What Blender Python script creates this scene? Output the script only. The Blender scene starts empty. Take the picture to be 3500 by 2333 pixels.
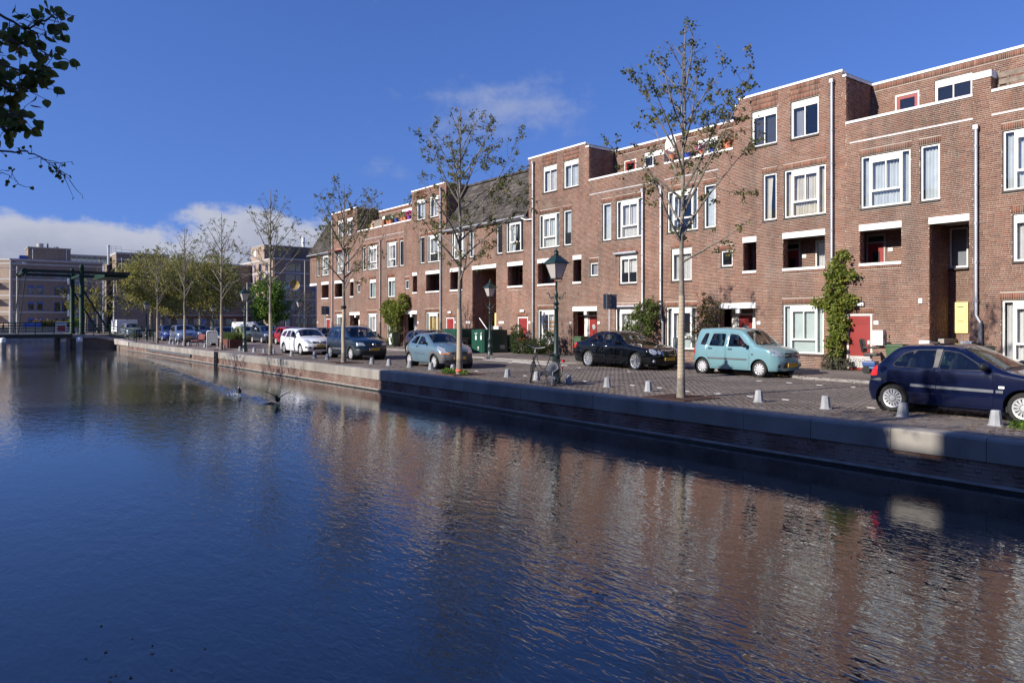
import bpy, bmesh, math, random
import numpy as np
from mathutils import Vector, Matrix
from mathutils.geometry import delaunay_2d_cdt
from mathutils.bvhtree import BVHTree

PI = math.pi
sc = bpy.context.scene
COL = sc.collection
RNG = random.Random(7)

# ------------------------------------------------------------------ camera
cam_d = bpy.data.cameras.new('camera')
cam = bpy.data.objects.new('camera', cam_d)
COL.objects.link(cam)
cam.location = (0, 0, 1.85)
cam.rotation_euler = (PI/2, 0, math.atan2(0.79819, 0.60240))
cam_d.sensor_width = 36
cam_d.lens = 26.17
cam_d.shift_y = -0.0190
cam_d.clip_start = 0.2
cam_d.clip_end = 3000
sc.camera = cam

# ------------------------------------------------------------------ world, sun, exposure
SUN_DIR = Vector((0.14, 1.0, -0.505)).normalized()      # the way the light travels
EL = math.asin(-SUN_DIR.z)
world = bpy.data.worlds.new('World')
sc.world = world
world.use_nodes = True
def build_world():
    nt = world.node_tree
    N = nt.nodes; Lk = nt.links
    N.clear()
    out = N.new('ShaderNodeOutputWorld')
    bg = N.new('ShaderNodeBackground'); bg.inputs['Strength'].default_value = 0.15
    sky = N.new('ShaderNodeTexSky'); sky.sky_type = 'NISHITA'; sky.sun_disc = False
    sky.sun_elevation = EL
    sky.sun_rotation = math.atan2(-SUN_DIR.x, -SUN_DIR.y)
    sky.air_density = 1.0; sky.dust_density = 0.1; sky.ozone_density = 3.0; sky.altitude = 0
    tcs = N.new('ShaderNodeTexCoord')                     # the clear sky is looked up a little higher than it stands: less haze at the horizon
    lift = N.new('ShaderNodeVectorMath'); lift.operation = 'MULTIPLY_ADD'; lift.inputs[1].default_value = (1, 1, 0.80); lift.inputs[2].default_value = (0, 0, 0.26)
    Lk.new(tcs.outputs['Generated'], lift.inputs[0])
    nrm = N.new('ShaderNodeVectorMath'); nrm.operation = 'NORMALIZE'; Lk.new(lift.outputs[0], nrm.inputs[0]); Lk.new(nrm.outputs[0], sky.inputs['Vector'])
    hs = N.new('ShaderNodeHueSaturation')
    hs.inputs['Saturation'].default_value = 1.22; hs.inputs['Hue'].default_value = 0.521; hs.inputs['Value'].default_value = 0.73
    Lk.new(sky.outputs[0], hs.inputs['Color'])
    tc = N.new('ShaderNodeTexCoord')
    sep = N.new('ShaderNodeSeparateXYZ'); Lk.new(tc.outputs['Generated'], sep.inputs[0])
    def M(op, a, b=None, c=None):
        m = N.new('ShaderNodeMath'); m.operation = op
        for i, q in enumerate((a, b, c)):
            if q is None: continue
            if isinstance(q, (int, float)): m.inputs[i].default_value = q
            else: Lk.new(q, m.inputs[i])
        return m.outputs[0]
    def MR(v, a, b, c, d):
        m = N.new('ShaderNodeMapRange'); m.interpolation_type = 'SMOOTHSTEP'
        Lk.new(v, m.inputs[0])
        for i, q in enumerate((a, b, c, d)): m.inputs[i+1].default_value = q
        return m.outputs[0]
    az = M('ARCTAN2', sep.outputs['Y'], sep.outputs['X'])
    hz = M('POWER', M('ADD', M('MULTIPLY', sep.outputs['X'], sep.outputs['X']), M('MULTIPLY', sep.outputs['Y'], sep.outputs['Y'])), 0.5)
    el = M('ARCTAN2', sep.outputs['Z'], hz)
    comb = N.new('ShaderNodeCombineXYZ'); Lk.new(az, comb.inputs[0]); Lk.new(M('MULTIPLY', el, 1.5), comb.inputs[1])
    def noise(scale, detail, off=0.0, rough=0.55):
        n = N.new('ShaderNodeTexNoise'); n.inputs['Scale'].default_value = scale; n.inputs['Detail'].default_value = detail
        n.inputs['Roughness'].default_value = rough
        mp = N.new('ShaderNodeVectorMath'); mp.operation = 'ADD'; mp.inputs[1].default_value = (off, off*0.37, 0)
        Lk.new(comb.outputs[0], mp.inputs[0]); Lk.new(mp.outputs[0], n.inputs['Vector'])
        return n.outputs['Fac']
    # a cumulus bank whose ragged top stands a dozen degrees over the horizon, all the way round
    n1 = noise(8.5, 9, 12.3, 0.6); n2 = noise(2.2, 2, 7.2)
    top = M('ADD', M('MULTIPLY', n1, 0.13), M('MULTIPLY', n2, 0.085))
    over = M('SUBTRACT', M('ADD', top, 0.034), el)
    bank = MR(over, 0.0, 0.022, 0.0, 1.0)
    # one thin wisp higher up, over the roofs
    def gauss(ac, ec, wa, we):
        da = M('DIVIDE', M('SUBTRACT', az, ac), wa); de = M('DIVIDE', M('SUBTRACT', el, ec), we)
        return M('POWER', 2.718, M('MULTIPLY', M('ADD', M('MULTIPLY', da, da), M('MULTIPLY', de, de)), -1.0))
    AZC = math.atan2(0.60240, -0.79819)                     # azimuth of the view axis
    def at(u, v):
        x = (u-1750)/2544.; e = math.atan2((1100-v)/2544., math.hypot(1, x)); return AZC - math.atan(x), e
    a1, e1 = at(1660, 395); a2, e2 = at(1340, 575); a3, e3 = at(1850, 330)
    g = M('ADD', gauss(a1, e1, 0.12, 0.048), M('MULTIPLY', gauss(a2, e2, 0.06, 0.02), 0.55))
    g = M('ADD', g, M('MULTIPLY', gauss(a3, e3, 0.05, 0.03), 0.5))
    wisp = M('MULTIPLY', MR(M('ADD', M('MULTIPLY', noise(15.0, 8, 5.5, 0.6), 1.7), M('MULTIPLY', g, 0.75)), 1.12, 1.95, 0.0, 0.85), 1.0)
    # colour of the cloud: white tops, blue grey below
    shade = MR(M('ADD', M('MULTIPLY', noise(5.0, 5, 1.7), 0.10), M('SUBTRACT', over, M('MULTIPLY', n2, 0.0))), 0.06, 0.17, 1.0, 0.0)
    cmix = N.new('ShaderNodeMixRGB'); cmix.inputs[1].default_value = (1.05, 1.18, 1.72, 1); cmix.inputs[2].default_value = (1.95, 2.06, 2.5, 1)
    Lk.new(shade, cmix.inputs[0])
    m1 = N.new('ShaderNodeMixRGB'); Lk.new(bank, m1.inputs[0]); Lk.new(hs.outputs[0], m1.inputs[1]); Lk.new(cmix.outputs[0], m1.inputs[2])
    m2 = N.new('ShaderNodeMixRGB'); Lk.new(wisp, m2.inputs[0]); Lk.new(m1.outputs[0], m2.inputs[1]); m2.inputs[2].default_value = (1.25, 1.5, 2.35, 1)
    Lk.new(m2.outputs[0], bg.inputs['Color'])
    Lk.new(bg.outputs[0], out.inputs['Surface'])
build_world()
sun_d = bpy.data.lights.new('sun', 'SUN'); sun_d.energy = 4.1; sun_d.angle = math.radians(0.5); sun_d.color = (1.0, 0.93, 0.83)
sun = bpy.data.objects.new('sun', sun_d); COL.objects.link(sun)
sun.location = (-10, -40, 40)
sun.rotation_euler = SUN_DIR.to_track_quat('-Z', 'Y').to_euler()
sc.view_settings.view_transform = 'Standard'
sc.view_settings.look = 'None'
sc.view_settings.exposure = 0.82
sc.view_settings.gamma = 1.0
sc.view_settings.use_curve_mapping = False
try:
    sc.cycles.max_bounces = 8; sc.cycles.transparent_max_bounces = 24
    sc.cycles.caustics_reflective = False; sc.cycles.caustics_refractive = False
except Exception:
    pass

# ------------------------------------------------------------------ materials
MATS = {}
def _new(name):
    m = bpy.data.materials.new(name); m.use_nodes = True
    nt = m.node_tree
    b = nt.nodes['Principled BSDF']
    return m, nt, b
def _col(c): return (c[0], c[1], c[2], 1.0)
def mul(c, k): return tuple(min(1.0, q*k) for q in c)
def pmat(name, col, rough=0.6, metal=0.0, var=0.12, scale=4.0, bump=0.0, bscale=30.0, coat=0.0, spec=0.5, detail=4, world=False):
    if name in MATS: return MATS[name]
    m, nt, b = _new(name); N = nt.nodes; L = nt.links
    b.inputs['Roughness'].default_value = rough; b.inputs['Metallic'].default_value = metal
    b.inputs['Specular IOR Level'].default_value = spec
    if coat:
        b.inputs['Coat Weight'].default_value = coat; b.inputs['Coat Roughness'].default_value = 0.04
    tc = N.new('ShaderNodeTexCoord')
    if world:
        geo = N.new('ShaderNodeNewGeometry'); src = geo.outputs['Position']
    else: src = tc.outputs['Object']
    if var > 0:
        n = N.new('ShaderNodeTexNoise'); n.inputs['Scale'].default_value = scale; n.inputs['Detail'].default_value = detail
        L.new(src, n.inputs['Vector'])
        mr = N.new('ShaderNodeMapRange'); mr.inputs[1].default_value = 0.3; mr.inputs[2].default_value = 0.7
        L.new(n.outputs['Fac'], mr.inputs[0])
        mx = N.new('ShaderNodeMixRGB'); mx.inputs[1].default_value = _col(mul(col, 1-var)); mx.inputs[2].default_value = _col(mul(col, 1+var))
        L.new(mr.outputs[0], mx.inputs[0]); L.new(mx.outputs[0], b.inputs['Base Color'])
    else: b.inputs['Base Color'].default_value = _col(col)
    if bump > 0:
        n2 = N.new('ShaderNodeTexNoise'); n2.inputs['Scale'].default_value = bscale; n2.inputs['Detail'].default_value = 4
        L.new(src, n2.inputs['Vector'])
        bp = N.new('ShaderNodeBump'); bp.inputs['Strength'].default_value = bump; bp.inputs['Distance'].default_value = 0.02
        L.new(n2.outputs['Fac'], bp.inputs['Height']); L.new(bp.outputs[0], b.inputs['Normal'])
    MATS[name] = m; return m
def ramp_mat(name, stops, rough=0.85, source='island', grime=0.25, gscale=0.6, gstretch=(1, 1, 1), bump=0.3, bscale=60, trans=0.0, spec=0.3, alt=None, streak=0.0):
    """colour per loose piece (or per object) from a ramp, under a slow noise of dirt"""
    if name in MATS: return MATS[name]
    m, nt, b = _new(name); N = nt.nodes; L = nt.links
    b.inputs['Roughness'].default_value = rough; b.inputs['Specular IOR Level'].default_value = spec
    if source == 'island':
        g = N.new('ShaderNodeNewGeometry'); rnd = g.outputs['Random Per Island']
    else:
        g = N.new('ShaderNodeObjectInfo'); rnd = g.outputs['Random']
    cr = N.new('ShaderNodeValToRGB'); cr.color_ramp.interpolation = 'LINEAR'
    els = cr.color_ramp.elements
    while len(els) < len(stops): els.new(0.5)
    for e, (p, c) in zip(els, stops): e.position = p; e.color = _col(c)
    L.new(rnd, cr.inputs[0])
    geo = N.new('ShaderNodeNewGeometry')
    mp = N.new('ShaderNodeMapping'); mp.inputs['Scale'].default_value = gstretch
    L.new(geo.outputs['Position'], mp.inputs[0])
    n = N.new('ShaderNodeTexNoise'); n.inputs['Scale'].default_value = gscale; n.inputs['Detail'].default_value = 6
    L.new(mp.outputs[0], n.inputs['Vector'])
    mr = N.new('ShaderNodeMapRange'); mr.inputs[1].default_value = 0.3; mr.inputs[2].default_value = 0.68
    mr.inputs[3].default_value = 1-grime; mr.inputs[4].default_value = 1+grime*0.5
    L.new(n.outputs['Fac'], mr.inputs[0])
    mx = N.new('ShaderNodeMixRGB'); mx.blend_type = 'MULTIPLY'; mx.inputs[0].default_value = 1
    L.new(cr.outputs[0], mx.inputs[1]); L.new(mr.outputs[0], mx.inputs[2])
    fin = mx.outputs[0]
    if streak:                                           # rain streaks running down the wall
        ms_ = N.new('ShaderNodeMapping'); ms_.inputs['Scale'].default_value = (1.6, 1.6, 0.12); L.new(geo.outputs['Position'], ms_.inputs[0])
        n4 = N.new('ShaderNodeTexNoise'); n4.inputs['Scale'].default_value = 1.5; n4.inputs['Detail'].default_value = 7; L.new(ms_.outputs[0], n4.inputs['Vector'])
        m4 = N.new('ShaderNodeMapRange'); m4.inputs[1].default_value = 0.42; m4.inputs[2].default_value = 0.66; m4.inputs[3].default_value = 1.0; m4.inputs[4].default_value = 1-streak
        L.new(n4.outputs['Fac'], m4.inputs[0])
        x4 = N.new('ShaderNodeMixRGB'); x4.blend_type = 'MULTIPLY'; x4.inputs[0].default_value = 1; L.new(fin, x4.inputs[1]); L.new(m4.outputs[0], x4.inputs[2]); fin = x4.outputs[0]
    if alt:                                              # a lime bloom or stain over part of the pieces
        n3 = N.new('ShaderNodeTexNoise'); n3.inputs['Scale'].default_value = alt[1]; n3.inputs['Detail'].default_value = 8
        L.new(mp.outputs[0], n3.inputs['Vector'])
        m3 = N.new('ShaderNodeMapRange'); m3.inputs[1].default_value = alt[2]; m3.inputs[2].default_value = alt[3]; m3.inputs[4].default_value = alt[4]
        L.new(n3.outputs['Fac'], m3.inputs[0])
        mx3 = N.new('ShaderNodeMixRGB'); L.new(m3.outputs[0], mx3.inputs[0]); L.new(fin, mx3.inputs[1]); mx3.inputs[2].default_value = _col(alt[0])
        fin = mx3.outputs[0]
    L.new(fin, b.inputs['Base Color'])
    if bump:
        n2 = N.new('ShaderNodeTexNoise'); n2.inputs['Scale'].default_value = bscale; n2.inputs['Detail'].default_value = 3
        L.new(geo.outputs['Position'], n2.inputs['Vector'])
        bp = N.new('ShaderNodeBump'); bp.inputs['Strength'].default_value = bump; bp.inputs['Distance'].default_value = 0.01
        L.new(n2.outputs['Fac'], bp.inputs['Height']); L.new(bp.outputs[0], b.inputs['Normal'])
    if trans:
        tr = N.new('ShaderNodeBsdfTranslucent'); L.new(fin, tr.inputs['Color'])
        ms = N.new('ShaderNodeMixShader'); ms.inputs[0].default_value = trans
        L.new(b.outputs[0], ms.inputs[1]); L.new(tr.outputs[0], ms.inputs[2])
        L.new(ms.outputs[0], N['Material Output'].inputs['Surface'])
    MATS[name] = m; return m
def glass_mat(name, tint, base=0.04, gain=1.3, rough=0.0, ior=1.5):
    if name in MATS: return MATS[name]
    m, nt, b = _new(name); N = nt.nodes; L = nt.links
    N.remove(b)
    tr = N.new('ShaderNodeBsdfTransparent'); tr.inputs[0].default_value = _col(tint)
    gl = N.new('ShaderNodeBsdfGlossy'); gl.inputs['Roughness'].default_value = rough
    geo = N.new('ShaderNodeNewGeometry')                  # Schlick's term, the same from both faces of a pane
    dt = N.new('ShaderNodeVectorMath'); dt.operation = 'DOT_PRODUCT'; L.new(geo.outputs['Incoming'], dt.inputs[0]); L.new(geo.outputs['Normal'], dt.inputs[1])
    ab = N.new('ShaderNodeMath'); ab.operation = 'ABSOLUTE'; L.new(dt.outputs['Value'], ab.inputs[0])
    om = N.new('ShaderNodeMath'); om.operation = 'SUBTRACT'; om.inputs[0].default_value = 1.0; L.new(ab.outputs[0], om.inputs[1])
    pw = N.new('ShaderNodeMath'); pw.operation = 'POWER'; pw.inputs[1].default_value = 5.0; L.new(om.outputs[0], pw.inputs[0])
    fr = N.new('ShaderNodeMath'); fr.operation = 'MULTIPLY_ADD'; fr.inputs[1].default_value = 0.96; fr.inputs[2].default_value = 0.04; L.new(pw.outputs[0], fr.inputs[0])
    ma = N.new('ShaderNodeMath'); ma.operation = 'MULTIPLY_ADD'; ma.use_clamp = True
    L.new(fr.outputs[0], ma.inputs[0]); ma.inputs[1].default_value = gain; ma.inputs[2].default_value = base
    ms = N.new('ShaderNodeMixShader'); L.new(ma.outputs[0], ms.inputs[0]); L.new(tr.outputs[0], ms.inputs[1]); L.new(gl.outputs[0], ms.inputs[2])
    L.new(ms.outputs[0], N['Material Output'].inputs['Surface'])
    MATS[name] = m; return m

BRICK_STOPS = [(0.0, (0.150, 0.060, 0.039)), (0.25, (0.205, 0.079, 0.048)), (0.5, (0.235, 0.092, 0.055)), (0.75, (0.255, 0.104, 0.063)), (0.92, (0.215, 0.112, 0.076)), (1.0, (0.31, 0.17, 0.115))]
BRICK_ALT = ((0.36, 0.29, 0.25), 0.55, 0.58, 0.78, 0.32)
M_BRICK = ramp_mat('brick_red', BRICK_STOPS, streak=0.42, grime=0.36, gscale=0.22, gstretch=(1, 1, 1.0), alt=BRICK_ALT)
M_BRICK1 = ramp_mat('brick_red_single', BRICK_STOPS, source='object', streak=0.42, grime=0.36, gscale=0.22, alt=BRICK_ALT)
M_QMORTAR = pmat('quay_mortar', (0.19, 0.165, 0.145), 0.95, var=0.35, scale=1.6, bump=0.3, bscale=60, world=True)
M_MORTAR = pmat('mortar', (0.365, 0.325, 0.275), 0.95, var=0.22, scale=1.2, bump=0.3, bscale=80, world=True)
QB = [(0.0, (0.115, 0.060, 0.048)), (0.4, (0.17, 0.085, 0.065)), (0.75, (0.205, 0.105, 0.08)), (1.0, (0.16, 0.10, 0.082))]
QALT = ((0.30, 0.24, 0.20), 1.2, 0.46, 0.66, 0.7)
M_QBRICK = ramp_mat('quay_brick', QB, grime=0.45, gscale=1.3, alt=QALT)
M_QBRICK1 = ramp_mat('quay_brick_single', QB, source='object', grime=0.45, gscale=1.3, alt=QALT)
PV = [(0.0, (0.142, 0.118, 0.103)), (0.5, (0.165, 0.137, 0.119)), (0.85, (0.182, 0.153, 0.134)), (1.0, (0.150, 0.122, 0.107))]
PALT = ((0.25, 0.21, 0.185), 1.1, 0.55, 0.78, 0.45)
M_PAVER = ramp_mat('street_clinker', PV, grime=0.34, gscale=0.5, alt=PALT, bump=0.4, bscale=40, spec=0.35)
M_PAVER1 = ramp_mat('street_clinker_single', PV, source='object', grime=0.34, gscale=0.5, alt=PALT, bump=0.4, bscale=40, spec=0.35)
M_SAND = pmat('street_joint_sand', (0.16, 0.14, 0.122), 0.95, var=0.25, scale=1.5, world=True)
M_STREETFAR = pmat('street_far', (0.165, 0.132, 0.116), 0.9, var=0.22, scale=0.8, bump=0.4, bscale=6, world=True)
M_COPING = ramp_mat('coping_stone', [(0.0, (0.225, 0.207, 0.183)), (1.0, (0.275, 0.254, 0.225))], source='object', grime=0.28, gscale=1.4, gstretch=(1, 1, 0.6), bump=0.35, bscale=45, alt=((0.10, 0.098, 0.092), 1.7, 0.58, 0.76, 0.5), rough=0.8)
M_KERB = pmat('kerb_stone', (0.23, 0.215, 0.20), 0.85, var=0.25, scale=2, bump=0.3, world=True)
M_TIDE = pmat('tide_line_algae', (0.018, 0.019, 0.016), 0.5, var=0.3, scale=6, world=True)
M_LEDGE = pmat('footing_concrete', (0.30, 0.275, 0.25), 0.85, var=0.3, scale=3, bump=0.3, world=True)
M_WHITE = pmat('white_painted_concrete', (0.80, 0.79, 0.76), 0.7, var=0.06, scale=1.5, bump=0.15, bscale=60, world=True)
M_FRAME = pmat('window_frame_white', (0.70, 0.69, 0.645), 0.45, var=0.06, scale=2)
M_LOUVRE = pmat('shutter_box_white', (0.72, 0.715, 0.69), 0.5, var=0.06, scale=2)
M_SILL = pmat('sill_dark_brick', (0.055, 0.045, 0.04), 0.8, var=0.3, scale=8)
M_GAP = pmat('shade_and_pane_black', (0.012, 0.012, 0.012), 0.8, var=0)  # black for the shadow line round windows, and for dark door panes
M_GLASS = glass_mat('window_glass', (0.985, 0.99, 0.99), 0.02, 1.0)
def frosted():
    m, nt, b = _new('lantern_glass'); N = nt.nodes; L = nt.links
    b.inputs['Base Color'].default_value = (.62, .58, .56, 1); b.inputs['Roughness'].default_value = .25
    tr = N.new('ShaderNodeBsdfTransparent'); tr.inputs[0].default_value = (.9, .87, .85, 1)
    ms = N.new('ShaderNodeMixShader'); ms.inputs[0].default_value = .45; L.new(b.outputs[0], ms.inputs[1]); L.new(tr.outputs[0], ms.inputs[2])
    L.new(ms.outputs[0], N['Material Output'].inputs['Surface']); return m
M_LGLASS = frosted()
M_CARGLASS = glass_mat('car_glass', (0.55, 0.60, 0.60), 0.03, 1.15)
M_LAMPGLASS = glass_mat('headlight_glass', (0.85, 0.87, 0.9), 0.10, 1.2)
M_RED = pmat('door_red', (0.25, 0.028, 0.024), 0.4, var=0.14, scale=1.5)
M_STEEL = pmat('steel_kickplate', (0.46, 0.45, 0.43), 0.45, 0.35, var=0.15, scale=3)
M_PIPE = pmat('zinc_pipe', (0.43, 0.44, 0.46), 0.45, 0.55, var=0.15, scale=1.2)
M_PIPE2 = pmat('pipe_foot_cast_iron', (0.20, 0.215, 0.235), 0.5, 0.4, var=0.2, scale=2)
M_STRIP = pmat('zinc_flashing', (0.46, 0.45, 0.44), 0.5, 0.4, var=0.2, scale=2, world=True)
M_CEIL = pmat('balcony_ceiling', (0.42, 0.39, 0.35), 0.85, var=0.15, scale=1, world=True)
M_TILE = ramp_mat('roof_tile', [(0.0, (0.048, 0.042, 0.037)), (0.6, (0.075, 0.065, 0.057)), (1.0, (0.105, 0.092, 0.080))], grime=0.3, gscale=1.0, bump=0.2)
M_TILE1 = ramp_mat('roof_tile_single', [(0.0, (0.048, 0.042, 0.037)), (0.6, (0.075, 0.065, 0.057)), (1.0, (0.105, 0.092, 0.080))], source='object', grime=0.3, gscale=1.0, bump=0.2)
M_ROOF = pmat('roof_felt', (0.08, 0.078, 0.075), 0.9, var=0.2, scale=1, world=True)
M_YELLOW = pmat('letterbox_yellow', (0.74, 0.65, 0.25), 0.45, var=0.06, scale=3)
M_GREYBOX = pmat('meter_box_grey', (0.60, 0.60, 0.58), 0.5, var=0.08, scale=3)
M_LAMPGREEN = pmat('lamp_post_green', (0.012, 0.030, 0.026), 0.4, 0.0, var=0.25, scale=6, coat=0.1)
M_BRIDGE = pmat('bridge_green', (0.008, 0.034, 0.020), 0.5, var=0.25, scale=3, spec=0.2)
M_BRIDGED = pmat('bridge_beam_green', (0.007, 0.020, 0.017), 0.45, var=0.25, scale=3)
M_BLACK = pmat('black_plastic', (0.014, 0.014, 0.015), 0.5, var=0.2, scale=5)
M_RUBBER = pmat('tyre_rubber', (0.020, 0.020, 0.020), 0.85, var=0.25, scale=10)
M_RIM = pmat('alloy_rim', (0.52, 0.53, 0.55), 0.3, 0.7, var=0.08, scale=6)
M_HUBCAP = pmat('hub_cap_silver', (0.50, 0.505, 0.52), 0.35, 0.25, var=0.08, scale=6)
M_CHROME = pmat('chrome', (0.75, 0.76, 0.78), 0.12, 1.0, var=0)
M_SEAT = pmat('seat_cloth', (0.028, 0.032, 0.042), 0.9, var=0.25, scale=8)
M_INT = pmat('car_interior_dark', (0.018, 0.019, 0.021), 0.85, var=0.2, scale=4)
M_TAIL = pmat('tail_light_red', (0.60, 0.015, 0.012), 0.2, var=0.15, scale=9, coat=0.6)
M_AMBER = pmat('indicator_amber', (0.75, 0.20, 0.02), 0.25, var=0.1, scale=9, coat=0.5)
M_PLATE = pmat('number_plate_yellow', (0.78, 0.47, 0.03), 0.45, var=0.05, scale=8)
M_PLATEB = pmat('number_plate_blue', (0.03, 0.06, 0.36), 0.45, var=0)
M_INK = pmat('ink_black', (0.012, 0.012, 0.012), 0.6, var=0)
M_HEADIN = pmat('reflector_silver', (0.58, 0.60, 0.62), 0.3, 0.15, var=0.25, scale=14)
M_DARKGREY = pmat('bumper_grey', (0.085, 0.087, 0.093), 0.65, var=0.12, scale=4)
M_BOLLARD = ramp_mat('bollard_concrete', [(0.0, (0.26, 0.27, 0.285)), (1.0, (0.34, 0.35, 0.365))], source='object', grime=0.2, gscale=5, bump=0.3)
M_BARK = pmat('bark_grey', (0.19, 0.168, 0.14), 0.95, var=0.3, scale=9, bump=0.5, bscale=25)
M_TWIG = pmat('twig_brown', (0.115, 0.092, 0.073), 0.9, var=0.25, scale=9)
M_PINE = pmat('pale_wood', (0.45, 0.31, 0.17), 0.8, var=0.2, scale=5)
M_WOOD = pmat('weathered_wood', (0.20, 0.16, 0.125), 0.9, var=0.3, scale=5, bump=0.3)
M_BENCH = pmat('bench_red_slat', (0.20, 0.062, 0.055), 0.6, var=0.2, scale=5)
M_CORTEN = pmat('planter_rust', (0.105, 0.036, 0.022), 0.85, var=0.3, scale=3)
M_RUST = pmat('tree_grate_rust', (0.135, 0.072, 0.050), 0.9, var=0.35, scale=3, bump=0.4, world=True)
M_SIGN = pmat('sign_back_slate', (0.075, 0.095, 0.135), 0.45, 0.2, var=0.1, scale=3)
M_SIGNBLUE = pmat('sign_blue', (0.02, 0.085, 0.42), 0.35, var=0.05)
M_GALV = pmat('galvanised_steel', (0.50, 0.51, 0.53), 0.45, 0.5, var=0.15, scale=3)
M_BIN = pmat('wheelie_bin_green', (0.045, 0.095, 0.04), 0.5, var=0.15, scale=4)
M_BIND = pmat('wheelie_bin_dark', (0.030, 0.050, 0.028), 0.5, var=0.15, scale=4)
M_CONT = pmat('container_green', (0.010, 0.060, 0.038), 0.4, var=0.16, scale=1.5)
M_STICK = pmat('sticker_white', (0.76, 0.77, 0.76), 0.6, var=0.05)
M_TERRA = pmat('terracotta', (0.50, 0.17, 0.085), 0.8, var=0.15, scale=8)
M_BLUEPOT = pmat('pot_blue', (0.03, 0.07, 0.36), 0.4, var=0.1)
M_PURPLE = pmat('pot_purple', (0.20, 0.04, 0.30), 0.5, var=0.1)
M_PINK = pmat('flower_pink', (0.72, 0.04, 0.28), 0.7, var=0.2, scale=20)
M_SKIN = pmat('skin', (0.48, 0.29, 0.21), 0.6, var=0.05)
M_FEATHER = pmat('feather_black', (0.010, 0.010, 0.011), 0.7, var=0.3, scale=30)
def jute():
    m, nt, b = _new('trunk_jute_wrap'); N = nt.nodes; L = nt.links
    tc = N.new('ShaderNodeTexCoord'); w = N.new('ShaderNodeTexWave'); w.wave_type = 'BANDS'; w.bands_direction = 'Z'
    w.inputs['Scale'].default_value = 3.4; w.inputs['Distortion'].default_value = 2.5; w.inputs['Detail'].default_value = 3
    L.new(tc.outputs['Object'], w.inputs['Vector'])
    mx = N.new('ShaderNodeMixRGB'); mx.inputs[1].default_value = (0.33, 0.275, 0.195, 1); mx.inputs[2].default_value = (0.40, 0.34, 0.25, 1)
    L.new(w.outputs['Fac'], mx.inputs[0]); L.new(mx.outputs[0], b.inputs['Base Color']); b.inputs['Roughness'].default_value = 0.95
    bp = N.new('ShaderNodeBump'); bp.inputs['Strength'].default_value = 0.3; bp.inputs['Distance'].default_value = 0.008
    L.new(w.outputs['Fac'], bp.inputs['Height']); L.new(bp.outputs[0], b.inputs['Normal'])
    return m
M_JUTE = jute()
def leafmat(name, stops, trans=0.45): return ramp_mat(name, stops, rough=0.6, grime=0.2, gscale=2, bump=0, trans=trans, spec=0.35)
M_LEAF = leafmat('leaf_autumn_lime', [(0.0, (0.070, 0.098, 0.028)), (0.5, (0.125, 0.150, 0.044)), (0.8, (0.17, 0.165, 0.055)), (0.93, (0.24, 0.155, 0.06)), (1.0, (0.32, 0.24, 0.04))])
M_LEAFBIG = leafmat('leaf_olive', [(0.0, (0.14, 0.165, 0.036)), (0.5, (0.23, 0.235, 0.058)), (0.85, (0.31, 0.275, 0.08)), (1.0, (0.42, 0.30, 0.09))])
M_LEAFBRIGHT = leafmat('leaf_bright_green', [(0.0, (0.06, 0.12, 0.018)), (0.6, (0.12, 0.22, 0.03)), (1.0, (0.22, 0.30, 0.05))])
M_LEAFVINE = leafmat('leaf_vine', [(0.0, (0.10, 0.145, 0.022)), (0.5, (0.19, 0.24, 0.04)), (0.85, (0.28, 0.31, 0.055)), (1.0, (0.40, 0.33, 0.07))])
M_LEAFBUSH = leafmat('leaf_bush', [(0.0, (0.06, 0.095, 0.022)), (0.6, (0.11, 0.155, 0.038)), (1.0, (0.18, 0.21, 0.055))])
M_LEAFRUST = leafmat('leaf_reddish', [(0.0, (0.075, 0.09, 0.03)), (0.55, (0.13, 0.135, 0.045)), (0.85, (0.24, 0.14, 0.055)), (1.0, (0.32, 0.13, 0.07))])
M_LEAFNEAR = leafmat('leaf_near_lime', [(0.0, (0.13, 0.175, 0.05)), (0.6, (0.18, 0.22, 0.055)), (0.92, (0.24, 0.24, 0.07)), (1.0, (0.34, 0.21, 0.08))], trans=0.72)
M_FALLEN = leafmat('leaf_fallen', [(0.0, (0.16, 0.075, 0.025)), (0.6, (0.26, 0.15, 0.04)), (1.0, (0.36, 0.27, 0.08))], trans=0.0)
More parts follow.
